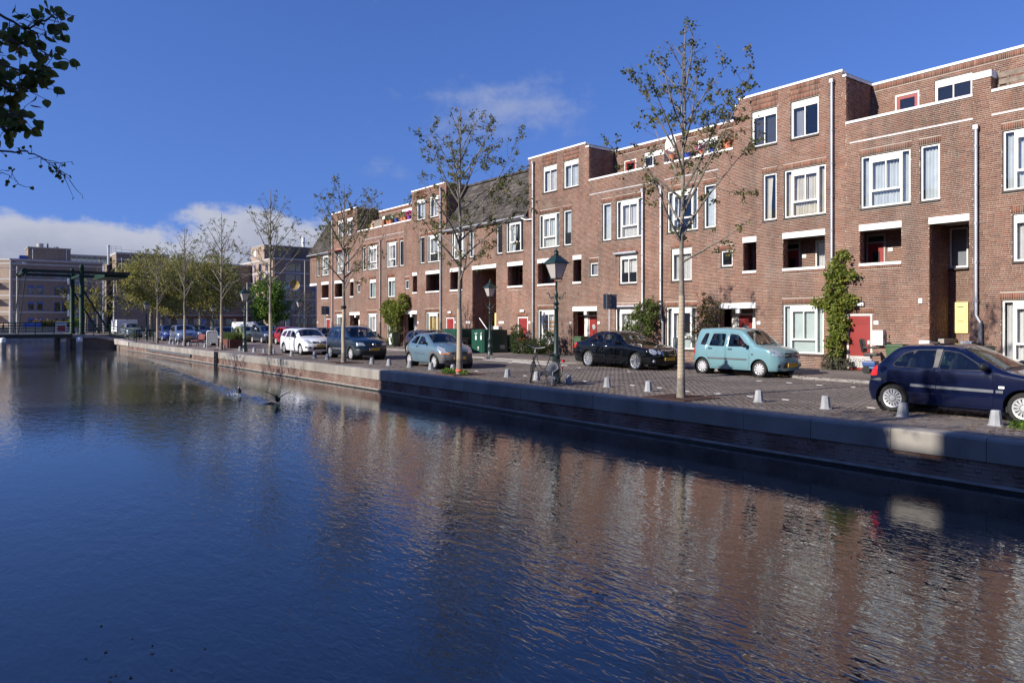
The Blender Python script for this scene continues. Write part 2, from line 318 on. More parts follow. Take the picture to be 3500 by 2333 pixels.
def water_mat():
    m, nt, b = _new('canal_water'); N = nt.nodes; L = nt.links
    b.inputs['Base Color'].default_value = (0.030, 0.032, 0.029, 1); b.inputs['Roughness'].default_value = 0.03
    b.inputs['IOR'].default_value = 1.95; b.inputs['Specular IOR Level'].default_value = 0.5
    geo = N.new('ShaderNodeNewGeometry')
    def layer(scale, sx, sy, rot, det, dist):
        mp = N.new('ShaderNodeMapping'); mp.inputs['Scale'].default_value = (sx, sy, 1); mp.inputs['Rotation'].default_value = (0, 0, rot)
        L.new(geo.outputs['Position'], mp.inputs[0])
        n = N.new('ShaderNodeTexNoise'); n.inputs['Scale'].default_value = scale; n.inputs['Detail'].default_value = det
        n.inputs['Distortion'].default_value = dist
        L.new(mp.outputs[0], n.inputs['Vector']); return n.outputs['Fac']
    def M(op, a, c):
        q = N.new('ShaderNodeMath'); q.operation = op
        for i, s in enumerate((a, c)):
            if isinstance(s, (int, float)): q.inputs[i].default_value = s
            else: L.new(s, q.inputs[i])
        return q.outputs[0]
    # wind patches make some stretches of water rougher than others
    patch = N.new('ShaderNodeMapRange'); patch.inputs[1].default_value = 0.35; patch.inputs[2].default_value = 0.65
    patch.inputs[3].default_value = 0.5; patch.inputs[4].default_value = 1.4
    L.new(layer(0.10, 1, 1.6, 0.3, 2, 0.0), patch.inputs[0])
    h = M('ADD', M('MULTIPLY', layer(2.6, 0.75, 1.5, -0.45, 1, 0.5), 0.0042), M('MULTIPLY', layer(8.0, 0.7, 1.7, 0.2, 1, 0.9), 0.0034))
    h = M('MULTIPLY', h, patch.outputs[0])
    sp = N.new('ShaderNodeSeparateXYZ'); L.new(geo.outputs['Position'], sp.inputs[0])
    lee = N.new('ShaderNodeMapRange'); lee.inputs[1].default_value = 6.0; lee.inputs[2].default_value = 13.0; lee.inputs[3].default_value = 1.25; lee.inputs[4].default_value = 0.75
    L.new(sp.outputs['Y'], lee.inputs[0]); h = M('MULTIPLY', h, lee.outputs[0])           # calmer under the quay wall
    dl = M('SUBTRACT', sp.outputs['Y'], M('ADD', M('MULTIPLY', sp.outputs['X'], -0.0608), 6.84))
    wk = M('POWER', 2.718, M('MULTIPLY', M('MULTIPLY', dl, dl), -4.0)); wk = M('MULTIPLY', wk, M('LESS_THAN', sp.outputs['X'], -23.6))
    h = M('MULTIPLY', h, M('ADD', M('MULTIPLY', wk, 5.0), 1.0))                             # the wake of the two birds
    bp = N.new('ShaderNodeBump'); bp.inputs['Strength'].default_value = 1.0; bp.inputs['Distance'].default_value = 1.0
    L.new(h, bp.inputs['Height']); L.new(bp.outputs[0], b.inputs['Normal'])
    return m
M_WATER = water_mat()

# ------------------------------------------------------------------ helpers
def link(o, parent=None, kind=None):
    COL.objects.link(o)
    if parent is not None: o.parent = parent
    if kind: o['kind'] = kind
    return o
def thing(name, label, cat, loc=(0, 0, 0), rotz=0.0, group=None):
    o = bpy.data.objects.new(name, None); o.empty_display_size = 0.2
    COL.objects.link(o); o.location = loc; o.rotation_euler = (0, 0, rotz)
    o['label'] = label; o['category'] = cat
    if group: o['group'] = group
    return o
def tag(o, label, cat, group=None):
    o['label'] = label; o['category'] = cat
    if group: o['group'] = group
    return o
def dup(o, parent=None):
    c = o.copy(); COL.objects.link(c)
    if parent is not None: c.parent = parent
    for ch in list(o.children): dup(ch, c)
    return c
class MB:
    def __init__(s): s.v = []; s.f = []
    def add(s, vs, fs):
        o = len(s.v); s.v += [tuple(p) for p in vs]; s.f += [tuple(i+o for i in q) for q in fs]; return s
    def quad(s, *p): return s.add(p, [tuple(range(len(p)))])
    def box(s, x0, x1, y0, y1, z0, z1):
        if x0 > x1: x0, x1 = x1, x0
        if y0 > y1: y0, y1 = y1, y0
        if z0 > z1: z0, z1 = z1, z0
        return s.add([(x0, y0, z0), (x1, y0, z0), (x1, y1, z0), (x0, y1, z0), (x0, y0, z1), (x1, y0, z1), (x1, y1, z1), (x0, y1, z1)],
                     [(0, 3, 2, 1), (4, 5, 6, 7), (0, 1, 5, 4), (1, 2, 6, 5), (2, 3, 7, 6), (3, 0, 4, 7)])
    def prism(s, poly, a, b, axis='y'):
        n = len(poly)
        def P(p, t): return (p[0], t, p[1]) if axis == 'y' else ((t, p[0], p[1]) if axis == 'x' else (p[0], p[1], t))
        vs = [P(p, a) for p in poly] + [P(p, b) for p in poly]
        fs = [tuple(range(n)), tuple(range(2*n-1, n-1, -1))] + [(i, i+n, (i+1) % n+n, (i+1) % n) for i in range(n)]
        return s.add(vs, fs)
    def lathe(s, prof, n=16, c=(0, 0, 0), axis='z', ph=0.0, cap=True):
        vs = []
        for r, z in prof:
            for k in range(n):
                a = 2*PI*k/n+ph; x, y = r*math.cos(a), r*math.sin(a)
                vs.append((c[0]+x, c[1]+y, c[2]+z) if axis == 'z' else ((c[0]+x, c[1]+z, c[2]+y) if axis == 'y' else (c[0]+z, c[1]+x, c[2]+y)))
        fs = []
        for i in range(len(prof)-1):
            for k in range(n): fs.append((i*n+k, i*n+(k+1) % n, (i+1)*n+(k+1) % n, (i+1)*n+k))
        if cap:
            fs.append(tuple(range(n-1, -1, -1))); fs.append(tuple(range((len(prof)-1)*n, len(prof)*n)))
        return s.add(vs, fs)
    def tube(s, pts, r, n=8, cap=True):
        P = [Vector(p) for p in pts]
        R = r if isinstance(r, (list, tuple)) else [r]*len(P)
        d = (P[1]-P[0]).normalized()
        up = Vector((0, 0, 1)) if abs(d.z) < 0.9 else Vector((1, 0, 0))
        a = d.cross(up).normalized(); vs = []
        for i, p in enumerate(P):
            t = (P[min(i+1, len(P)-1)]-P[max(i-1, 0)])
            t = t.normalized() if t.length > 1e-9 else d
            a = a-t*a.dot(t)
            a = a.normalized() if a.length > 1e-6 else t.orthogonal().normalized()
            b = t.cross(a)
            for k in range(n):
                q = 2*PI*k/n; vs.append(p+(a*math.cos(q)+b*math.sin(q))*R[i])
        fs = []
        for i in range(len(P)-1):
            for k in range(n): fs.append((i*n+k, i*n+(k+1) % n, (i+1)*n+(k+1) % n, (i+1)*n+k))
        if cap: fs.append(tuple(range(n-1, -1, -1))); fs.append(tuple(range((len(P)-1)*n, len(P)*n)))
        return s.add(vs, fs)
    def ball(s, c, rx, ry=None, rz=None, n=10, m=7):
        ry = rx if ry is None else ry; rz = rx if rz is None else rz
        vs = [(c[0], c[1], c[2]-rz)]
        for i in range(1, m):
            t = -PI/2+PI*i/m
            for k in range(n):
                a = 2*PI*k/n; vs.append((c[0]+rx*math.cos(t)*math.cos(a), c[1]+ry*math.cos(t)*math.sin(a), c[2]+rz*math.sin(t)))
        vs.append((c[0], c[1], c[2]+rz)); fs = [(0, 1+(k+1) % n, 1+k) for k in range(n)]
        for i in range(m-2):
            for k in range(n): fs.append((1+i*n+k, 1+i*n+(k+1) % n, 1+(i+1)*n+(k+1) % n, 1+(i+1)*n+k))
        L = len(vs)-1; fs += [(L, 1+(m-2)*n+k, 1+(m-2)*n+(k+1) % n) for k in range(n)]
        return s.add(vs, fs)
    def torus(s, R, r, c=(0, 0, 0), n=28, m=8, axis='y'):
        vs = []
        for i in range(n):
            a = 2*PI*i/n
            for k in range(m):
                b = 2*PI*k/m; rr = R+r*math.cos(b); z = r*math.sin(b); x, y = rr*math.cos(a), rr*math.sin(a)
                vs.append((c[0]+x, c[1]+z, c[2]+y) if axis == 'y' else (c[0]+x, c[1]+y, c[2]+z))
        fs = [(i*m+k, i*m+(k+1) % m, ((i+1) % n)*m+(k+1) % m, ((i+1) % n)*m+k) for i in range(n) for k in range(m)]
        return s.add(vs, fs)
    def xf(s, M): s.v = [tuple(M @ Vector(p)) for p in s.v]; return s
    def mesh(s, name, mat, smooth=False, ang=35):
        me = bpy.data.meshes.new(name); me.from_pydata(s.v, [], s.f); me.update()
        if mat: me.materials.append(mat)
        if smooth:
            me.polygons.foreach_set('use_smooth', [True]*len(me.polygons)); me.set_sharp_from_angle(angle=math.radians(ang))
        return me
    def build(s, name, mat, parent=None, smooth=False, ang=35, kind=None, loc=None, bevel=0):
        o = bpy.data.objects.new(name, s.mesh(name, mat, smooth, ang))
        if bevel:
            b = o.modifiers.new('bevel', 'BEVEL'); b.width = bevel; b.segments = 2; b.limit_method = 'ANGLE'; b.harden_normals = False
        if loc is not None: o.location = loc
        return link(o, parent, kind)
def np_mesh(name, V, Q, mat, parent=None, kind=None):
    """V (n,3), Q (m,4) quads"""
    me = bpy.data.meshes.new(name)
    me.vertices.add(len(V)); me.vertices.foreach_set('co', np.ascontiguousarray(V, np.float32).ravel())
    m, k = Q.shape
    me.loops.add(m*k); me.loops.foreach_set('vertex_index', np.ascontiguousarray(Q, np.int32).ravel())
    me.polygons.add(m); me.polygons.foreach_set('loop_start', np.arange(0, m*k, k, dtype=np.int32))
    me.polygons.foreach_set('loop_total', np.full(m, k, np.int32))
    me.update(calc_edges=True); me.validate()
    me.materials.append(mat)
    o = bpy.data.objects.new(name, me)
    return link(o, parent, kind)
def text_mesh(s, size, name, mat, parent, M, ext=0.002, sx=1.0, align='CENTER'):
    cu = bpy.data.curves.new('lettering', 'FONT'); cu.body = s; cu.size = size; cu.align_x = align; cu.align_y = 'CENTER'; cu.extrude = ext
    to = bpy.data.objects.new('lettering', cu); COL.objects.link(to)
    dg = bpy.context.evaluated_depsgraph_get(); dg.update()
    me = bpy.data.meshes.new_from_object(to.evaluated_get(dg))
    bpy.data.objects.remove(to); bpy.data.curves.remove(cu)
    me.transform(M @ Matrix.Diagonal((sx, 1, 1, 1))); me.materials.clear(); me.materials.append(mat); me.name = name
    return link(bpy.data.objects.new(name, me), parent)
FACING = Matrix.Rotation(PI/2, 4, 'X')                      # text plane XY -> XZ, read from -Y

# ================================================================== large structure: ground, canal, quay
D = 26.56                                                 # the plane of the terrace's front
YS = 28.42                                                # the set-back top storeys
ZW = -0.79
def sheet(name, x0, x1, y0, y1, z, mat, parent=None, kind='structure'):
    return MB().quad((x0, y0, z), (x1, y0, z), (x1, y1, z), (x0, y1, z)).build(name, mat, parent, kind=kind)
sheet('canal_water', -900, 160, -2, 13.6, ZW, M_WATER).name = 'water'
g = MB()
g.box(-900, 500, 13.44, 900, -3, -0.012)
g.build('ground', M_STREETFAR, kind='structure')
g = MB(); g.box(-900, 500, -900, 0.10, -3, -0.012)
g.build('near_bank', M_STREETFAR, kind='structure')
street = MB().box(-40.2, 4, 13.45, 23.3, -0.0115, -0.0075).build('street', M_SAND, kind='structure')
far_street = MB().box(-84, -40.2, 13.45, 23.3, -0.0115, 0.0).build('street', M_STREETFAR, kind='structure')

def block_arrays(rects, fn, depth, jitter, rng):
    """rects: (n,4) u0,u1,v0,v1 -> vertices through fn(u,v,d), front and four sides of each block"""
    R = np.asarray(rects, float); n = len(R)
    d = depth + rng.uniform(-jitter, jitter, n)
    V = np.empty((n, 8, 3))
    cs = [(0, 2), (1, 2), (1, 3), (0, 3)]
    for k, (a, b) in enumerate(cs):
        V[:, k] = fn(R[:, a], R[:, b], d)
        V[:, k+4] = fn(R[:, a], R[:, b], np.full(n, -0.002))
    base = (np.arange(n)*8)[:, None, None]
    Q = np.array([[0, 1, 2, 3], [4, 5, 1, 0], [5, 6, 2, 1], [6, 7, 3, 2], [7, 4, 0, 3]])[None]
    return V.reshape(-1, 3), (base+Q).reshape(-1, 4)
nrng = np.random.default_rng(5)
def pavers():
    w = 0.105; j = 0.006
    x0, x1, y0, y1 = -40.1, 3.9, 13.46, 23.28
    rows = []
    nx, ny = int((x1-x0)/w), int((y1-y0)/w)
    gx, gy = np.meshgrid(np.arange(nx), np.arange(ny), indexing='ij')
    t = (gx-gy) % 4
    H = np.argwhere(t == 0); Vt = np.argwhere(t == 2)
    a = np.stack([x0+H[:, 0]*w, x0+(H[:, 0]+2)*w, y0+H[:, 1]*w, y0+(H[:, 1]+1)*w], 1)
    b = np.stack([x0+Vt[:, 0]*w, x0+(Vt[:, 0]+1)*w, y0+(Vt[:, 1]-1)*w, y0+(Vt[:, 1]+1)*w], 1)
    R = np.concatenate([a, b]); R[:, 0] += j/2; R[:, 2] += j/2; R[:, 1] -= j/2; R[:, 3] -= j/2
    R = R[(R[:, 0] > x0) & (R[:, 1] < x1) & (R[:, 2] > y0) & (R[:, 3] < y1)]
    c = np.stack([(R[:, 0]+R[:, 1])/2, (R[:, 2]+R[:, 3])/2], 1)
    seen = c[:, 0] < -5.0+(c[:, 1]-13.4)*(-0.33)         # inside the view
    dist = np.hypot(c[:, 0], c[:, 1]); dist[~seen] = 1e9
    near = set(np.argsort(dist)[:300].tolist())
    keep = np.array([i not in near for i in range(len(R))])
    V, Q = block_arrays(R[keep], lambda u, v, d: np.stack([u, v, d-0.0075], -1), 0.0070, 0.0014, nrng)
    np_mesh('paving', V, Q, M_PAVER, street, 'stuff')
    pm = {}
    for i in near:
        r = R[i]; k = (round(r[1]-r[0], 3), round(r[3]-r[2], 3))
        if k not in pm:
            hx, hy = k[0]/2, k[1]/2
            pm[k] = MB().add([(-hx, -hy, .0075), (hx, -hy, .0075), (hx, hy, .0075), (-hx, hy, .0075), (-hx, -hy, 0), (hx, -hy, 0), (hx, hy, 0), (-hx, hy, 0)],
                             [(0, 1, 2, 3), (4, 5, 1, 0), (5, 6, 2, 1), (6, 7, 3, 2), (7, 4, 0, 3)]).mesh('paving_brick', M_PAVER1)
        o = bpy.data.objects.new('paving_brick', pm[k]); o.location = (c[i][0], c[i][1], -0.0075+RNG.uniform(-.002, .002)); link(o, street)
pavers()
# white marks between the parking bays and a double line along the kerb
for (x, y) in [(-12.15, 15.84), (-11.19, 15.88), (-10.23, 15.90), (-11.96, 20.32), (-8.15, 15.88), (-13.98, 20.30), (-13.0, 20.4), (-11.05, 20.47), (-17.18, 15.84), (-15.23, 15.92), (-14.22, 15.95), (-13.06, 15.71), (-20.21, 15.83), (-23.2, 15.85), (-27.0, 20.3), (-19.6, 20.3), (-22.4, 20.35), (-30.2, 15.85)]:
    MB().box(x-.09, x+.09, y-.04, y+.04, 0, .006).build('road_marking', M_WHITE, street)
def bar_on_ground(x0, y0, x1, y1, w, z0, z1, name, mat, parent):
    a = Vector((x0, y0, 0)); b = Vector((x1, y1, 0)); t = (b-a).normalized(); n = Vector((-t.y, t.x, 0))*w/2
    ps = [(p.x, p.y) for p in (a-n, b-n, b+n, a+n)]
    return MB().prism(ps, z0, z1, 'z').build(name, mat, parent)
bar_on_ground(-30.2, 21.05, -23.6, 20.45, .09, 0, .0065, 'road_marking', M_WHITE, street)
bar_on_ground(-28.1, 21.25, -23.8, 20.95, .09, 0, .0067, 'road_marking', M_WHITE, street)
# far pavement with its kerb, standing 8 cm over the street, with two bulges between the parking bays
pv = MB()
pave_poly = [(-69, 23.3), (-35.0, 23.3), (-34.0, 22.1), (-33.2, 21.55), (-25.3, 21.55), (-24.4, 22.2), (-23.6, 23.3), (-14.9, 23.3), (-14.3, 22.45), (-13.6, 22.05), (4, 22.05), (4, D+.02), (-69, D+.02)]
pv.prism(pave_poly, -0.02, 0.074, 'z')
pavement = pv.build('pavement', M_PAVER, kind='structure')
edge = pave_poly[:11]
for (a, b) in zip(edge[:-1], edge[1:]):
    L = math.hypot(b[0]-a[0], b[1]-a[1]); n = max(1, round(L/1.0))
    for k in range(n):
        p = [a[i]+(b[i]-a[i])*k/n for i in (0, 1)]; q = [a[i]+(b[i]-a[i])*(k+1)/n for i in (0, 1)]
        tx, ty = (q[0]-p[0])/L*n, (q[1]-p[1])/L*n; ee = .006
        MB().prism([(p[0]+tx*ee+ty*.012, p[1]+ty*ee-tx*.012), (q[0]-tx*ee+ty*.012, q[1]-ty*ee-tx*.012), (q[0]-tx*ee-ty*.13, q[1]-ty*ee+tx*.13), (p[0]+tx*ee-ty*.13, p[1]+ty*ee+tx*.13)], -0.02, 0.082, 'z').build('kerb_stone', M_KERB, pavement)

# the quay wall: coping stones over brick over a concrete footing
quay = thing('quay_wall', 'long canal wall of red brick under grey coping stones along the far quay', 'quay wall', (-30, 13.1, 0))
QL = Vector((30, -13.1, 0))
MB().box(-76, 7, 13.12, 13.44, -2.2, -0.34).build('wall_core', M_MORTAR, quay, loc=QL)
cm = MB(); prof = [(13.05, -.36), (13.05, -.03), (13.075, .004), (13.12, .014), (13.46, .014), (13.46, -.36)]
cm.prism(prof, -.745, .745, 'x')
cmesh = cm.mesh('coping_stone', M_COPING)
for k in range(54):
    o = bpy.data.objects.new('coping_stone', cmesh); o.location = QL+Vector((-74.9+1.5*k+.28, RNG.uniform(-.006, .006), RNG.uniform(-.003, .003))); link(o, quay)
def brick_rows(u0, u1, z0, z1, holes, rng, course=0.0625, joint=0.0165, single=False):
    out = []; nz = max(1, int(round((z1-z0)/course))); ch = (z1-z0)/nz
    for i in range(nz):
        a = z0+i*ch+joint*.4; b = z0+(i+1)*ch-joint*.6
        segs = [(u0, u1)]
        for (h0, h1, g0, g1) in holes:
            if g0 < b-.008 and g1 > a+.008:
                ns = []
                for (s, e) in segs:
                    if h1 <= s or h0 >= e: ns.append((s, e)); continue
                    if h0-s > .02: ns.append((s, h0))
                    if e-h1 > .02: ns.append((h1, e))
                segs = ns
        for (s, e) in segs:
            x = s - (rng.random()*.2 if i % 2 else rng.random()*.1)
            k = 0
            while x < e-.02:
                w = .21 if rng.random() < .66 else .10
                p, q = max(x, s), min(x+w, e)
                if q-p > .025: out.append((p, q-.0, a, b, w == .21 and q-p > .205))
                x += w+joint*.55
    return out
def soldier_rows(u0, u1, z0, z1):
    n = max(1, int(round((u1-u0)/.0625))); w = (u1-u0)/n; rows = max(1, int(round((z1-z0)/.215))); h = (z1-z0)/rows
    return [(u0+k*w+.005, u0+(k+1)*w-.005, z0+r*h+.005, z0+(r+1)*h-.005, False) for k in range(n) for r in range(rows)]
prng = random.Random(11)
def lay(rects, fn, mat, parent, loc, depth=.005, name='brickwork'):
    if not rects: return
    V, Q = block_arrays([r[:4] for r in rects], fn, depth, .0025, nrng)
    o = np_mesh(name, V, Q, mat, parent, 'stuff'); o.location = loc
    return o
BM = {}
def single_bricks(rects, cen, mat, wall, loc, limit=300, normal='-y', far=54.0):
    """takes the nearest whole bricks out of the list and lays them one by one"""
    pick = [(math.hypot(math.hypot(*cen((r[0]+r[1])/2)), 0)+abs((r[2]+r[3])/2-1.85)*.12, i) for i, r in enumerate(rects) if r[4]]
    pick = sorted(p for p in pick if p[0] < far)[:limit]; idx = {i for _, i in pick}
    for i in idx:
        r = rects[i]; hx, hz = .105, (r[3]-r[2])/2; key = (round(hz, 4), mat.name)
        if key not in BM:
            BM[key] = MB().add([(-hx, -.0055, -hz), (hx, -.0055, -hz), (hx, -.0055, hz), (-hx, -.0055, hz), (-hx, .002, -hz), (hx, .002, -hz), (hx, .002, hz), (-hx, .002, hz)],
                               [(0, 1, 2, 3), (4, 5, 1, 0), (5, 6, 2, 1), (6, 7, 3, 2), (7, 4, 0, 3)]).mesh('brick', mat)
        o = bpy.data.objects.new('brick', BM[key]); x, y = cen((r[0]+r[1])/2)
        o.location = Vector((x, y+RNG.uniform(-.002, .002), (r[2]+r[3])/2))+Vector(loc); link(o, wall)
    return [r for i, r in enumerate(rects) if i not in idx]
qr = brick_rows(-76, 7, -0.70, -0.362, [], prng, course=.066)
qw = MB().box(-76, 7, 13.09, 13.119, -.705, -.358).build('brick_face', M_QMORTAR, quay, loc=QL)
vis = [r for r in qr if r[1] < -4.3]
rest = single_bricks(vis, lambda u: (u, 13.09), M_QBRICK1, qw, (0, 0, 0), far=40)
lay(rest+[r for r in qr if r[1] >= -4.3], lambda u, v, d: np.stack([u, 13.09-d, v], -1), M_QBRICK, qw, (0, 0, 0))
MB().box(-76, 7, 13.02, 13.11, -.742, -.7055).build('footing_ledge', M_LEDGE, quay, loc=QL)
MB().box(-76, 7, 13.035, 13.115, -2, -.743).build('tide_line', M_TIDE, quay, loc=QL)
MB().box(-67.8, -53.4, 12.97, 13.045, -.52, -.34).build('fender_beam', M_DARKGREY, quay, loc=QL)
ld = MB()
for x in (-47.5, -47.1): ld.box(x-.05, x+.05, 12.93, 13.045, -.95, .03)
for k in range(3): ld.box(-47.44, -47.16, 12.95, 13.0, -.72+.26*k, -.68+.26*k)
tag(ld.build('ladder', M_BLACK), 'dark steel ladder let into the canal wall left of the water side lamp', 'ladder')
# the near bank's own wall, at the photographer's feet
MB().box(-900, 160, -.3, .09, -2.2, -.013).build('near_quay_wall', M_QBRICK, kind='structure')

# ================================================================== the terrace of houses
M_FRAMESHADE = pmat('door_frame_shaded', (.34, .33, .31), .5)  # white door frame with the niche's shade put into the colour
WIN = {}
def frame_spec(kind, w, h):
    f = .065; B = []; P = []; V = None
    d0, d1 = 0.0, .07
    def bx(x0, x1, z0, z1, y0=d0, y1=d1): B.append((x0, x1, y0, y1, z0, z1))
    bx(0, w, 0, f); bx(0, w, h-f*.8, h); bx(0, f*.8, f, h-f*.8); bx(w-f*.8, w, f, h-f*.8)
    if kind in ('big', 'gnd'):
        xl, xr = w*.17, w*.80; tz = h*(.30 if kind == 'big' else .27); m = .075
        bx(xl, xl+m, f, h-f*.8, -.012, .08); bx(xr, xr+m, f, h-f*.8, -.012, .08)
        bx(xl+m, xr, tz, tz+.07, -.012, .08)
        vb = h-f*.8-.21; xm = (xl+m+xr)/2
        bx(xm-.022, xm+.022, tz+.07, vb, -.004, .075)
        bx(xl+m, xl+m+.03, tz+.07, vb, -.008, .07); bx(xr-.03, xr, tz+.07, vb, -.008, .07)
        P = [(f*.8, xl, f, h-f*.8), (xr+m, w-f*.8, f, h-f*.8), (xl+m, xr, f, tz), (xl+m, xm, tz+.07, vb), (xm, xr, tz+.07, vb)]
        V = (xl+m, xr, vb, h-f*.8)
    elif kind in ('top', 'mid'):
        vb = h-f*.8-.21; xm = w*.5
        bx(xm-.022, xm+.022, f, vb, -.004, .075); bx(f*.8, f*.8+.035, f, vb, -.008, .07)
        P = [(f*.8, xm, f, vb), (xm, w-f*.8, f, vb)]; V = (f*.8, w-f*.8, vb, h-f*.8)
    else:
        P = [(f*.8, w-f*.8, f, h-f*.8)]
    return B, P, V
def win_meshes(kind, w, h):
    key = (kind, round(w, 2), round(h, 2))
    if key in WIN: return WIN[key]
    B, P, V = frame_spec(kind, w, h)
    fm = MB()
    for b in B: fm.box(*b)
    fm = fm.mesh('window', M_FRAME)
    pm = [(MB().box(x0, x1, .040, .046, z0, z1).mesh('pane', M_GLASS)) for (x0, x1, z0, z1) in P]
    vm = None
    if V:
        q = MB(); q.box(V[0], V[1], -.012, .06, V[2], V[2]+.055); q.box(V[0], V[1], .004, .06, V[2]+.055, V[3])
        q.box(V[0], V[1], -.016, .004, V[2]+.075, V[2]+.13); q.box(V[0]+.02, V[1]-.02, -.010, .004, V[2]+.145, V[3]-.02)
        vm = q.mesh('shutter_box', M_LOUVRE)
    sm = MB().box(-.03, w+.03, -.10, .06, -.07, -.002).mesh('sill', M_SILL)
    gm = MB(); gm.box(-.02, 0, -.01, .06, -.002, h+.02); gm.box(w, w+.02, -.01, .06, -.002, h+.02); gm.box(-.02, w+.02, -.01, .06, h, h+.022)  # black strips standing in for the shadow line of the reveal
    gm = gm.mesh('reveal_shade', M_GAP)
    WIN[key] = (fm, pm, vm, sm, gm); return WIN[key]
CUR = {}
def cur_mat(n):
    C = {'sheer': (.70, .76, .78), 'cream': (.74, .70, .60), 'white': (.80, .80, .79), 'mint': (.60, .70, .68), 'yellow': (.58, .42, .10), 'grey': (.30, .32, .36), 'dark': (.06, .065, .08), 'wood': (.50, .26, .09)}[n]
    if ('c', n) not in MATS:
        MATS[('c', n)] = ramp_mat('curtain_'+n, [(0, mul(C, .94)), (1, mul(C, 1.05))], source='object', rough=.9, grime=.1, gscale=2.5, bump=0, trans=.3)
    return MATS[('c', n)]
def curtain_mesh(style, col, w, h):
    key = (style, col, round(w, 2), round(h, 2))
    if key in CUR: return CUR[key]
    m = MB()
    def folds(x0, x1, z0, z1, amp=.03, lam=.11, tie=0.0):
        n = max(4, int((x1-x0)/.025)); vs = []
        for j, zz in enumerate((z0, z0+(z1-z0)*.35, z1)):
            for i in range(n+1):
                t = i/n; x = x0+(x1-x0)*t
                if j < 2 and tie: x = x0+(x1-x0)*t*(1-tie*(1 if j == 0 else .55)) if tie > 0 else x1-(x1-x0)*(1-t)*(1+tie*(1 if j == 0 else .55))
                vs.append((x, .17+amp*math.sin(2*PI*x/lam+.7*math.sin(3*x))+.006*j, zz))
        m.add(vs, [(j*(n+1)+i, j*(n+1)+i+1, (j+1)*(n+1)+i+1, (j+1)*(n+1)+i) for j in range(2) for i in range(n)])
    if style == 'full': folds(.06, w-.06, .05, h-.1)
    elif style == 'upper': folds(.06, w-.06, h*.38, h-.1, .02, .07)
    elif style == 'lower': folds(.06, w-.06, .05, h*.38, .02, .07)
    elif style == 'sides': folds(.06, w*.30, .05, h-.1, .03, .09, .25); folds(w*.70, w-.06, .05, h-.1, .03, .09, -.25)
    elif style == 'left': folds(.06, w*.5, .05, h-.1, .03, .1, .3)
    elif style == 'blind':
        k = int(h/.05)
        for i in range(k): m.quad((.06, .15, .06+i*.05), (w-.06, .15, .06+i*.05), (w-.06, .172, .1+i*.05), (.06, .172, .1+i*.05))
    elif style == 'screen': m.box(.06, w-.06, .13, .14, .06, h-.12)
    elif style == 'slats':
        for i in range(3): m.box(.3, w-.3, .13, .15, h*(.36+.13*i), h*(.36+.13*i)+.12)
    CUR[key] = m.mesh('curtain', cur_mat(col), smooth=style in ('full', 'sides', 'left', 'upper', 'lower'), ang=60)
    return CUR[key]
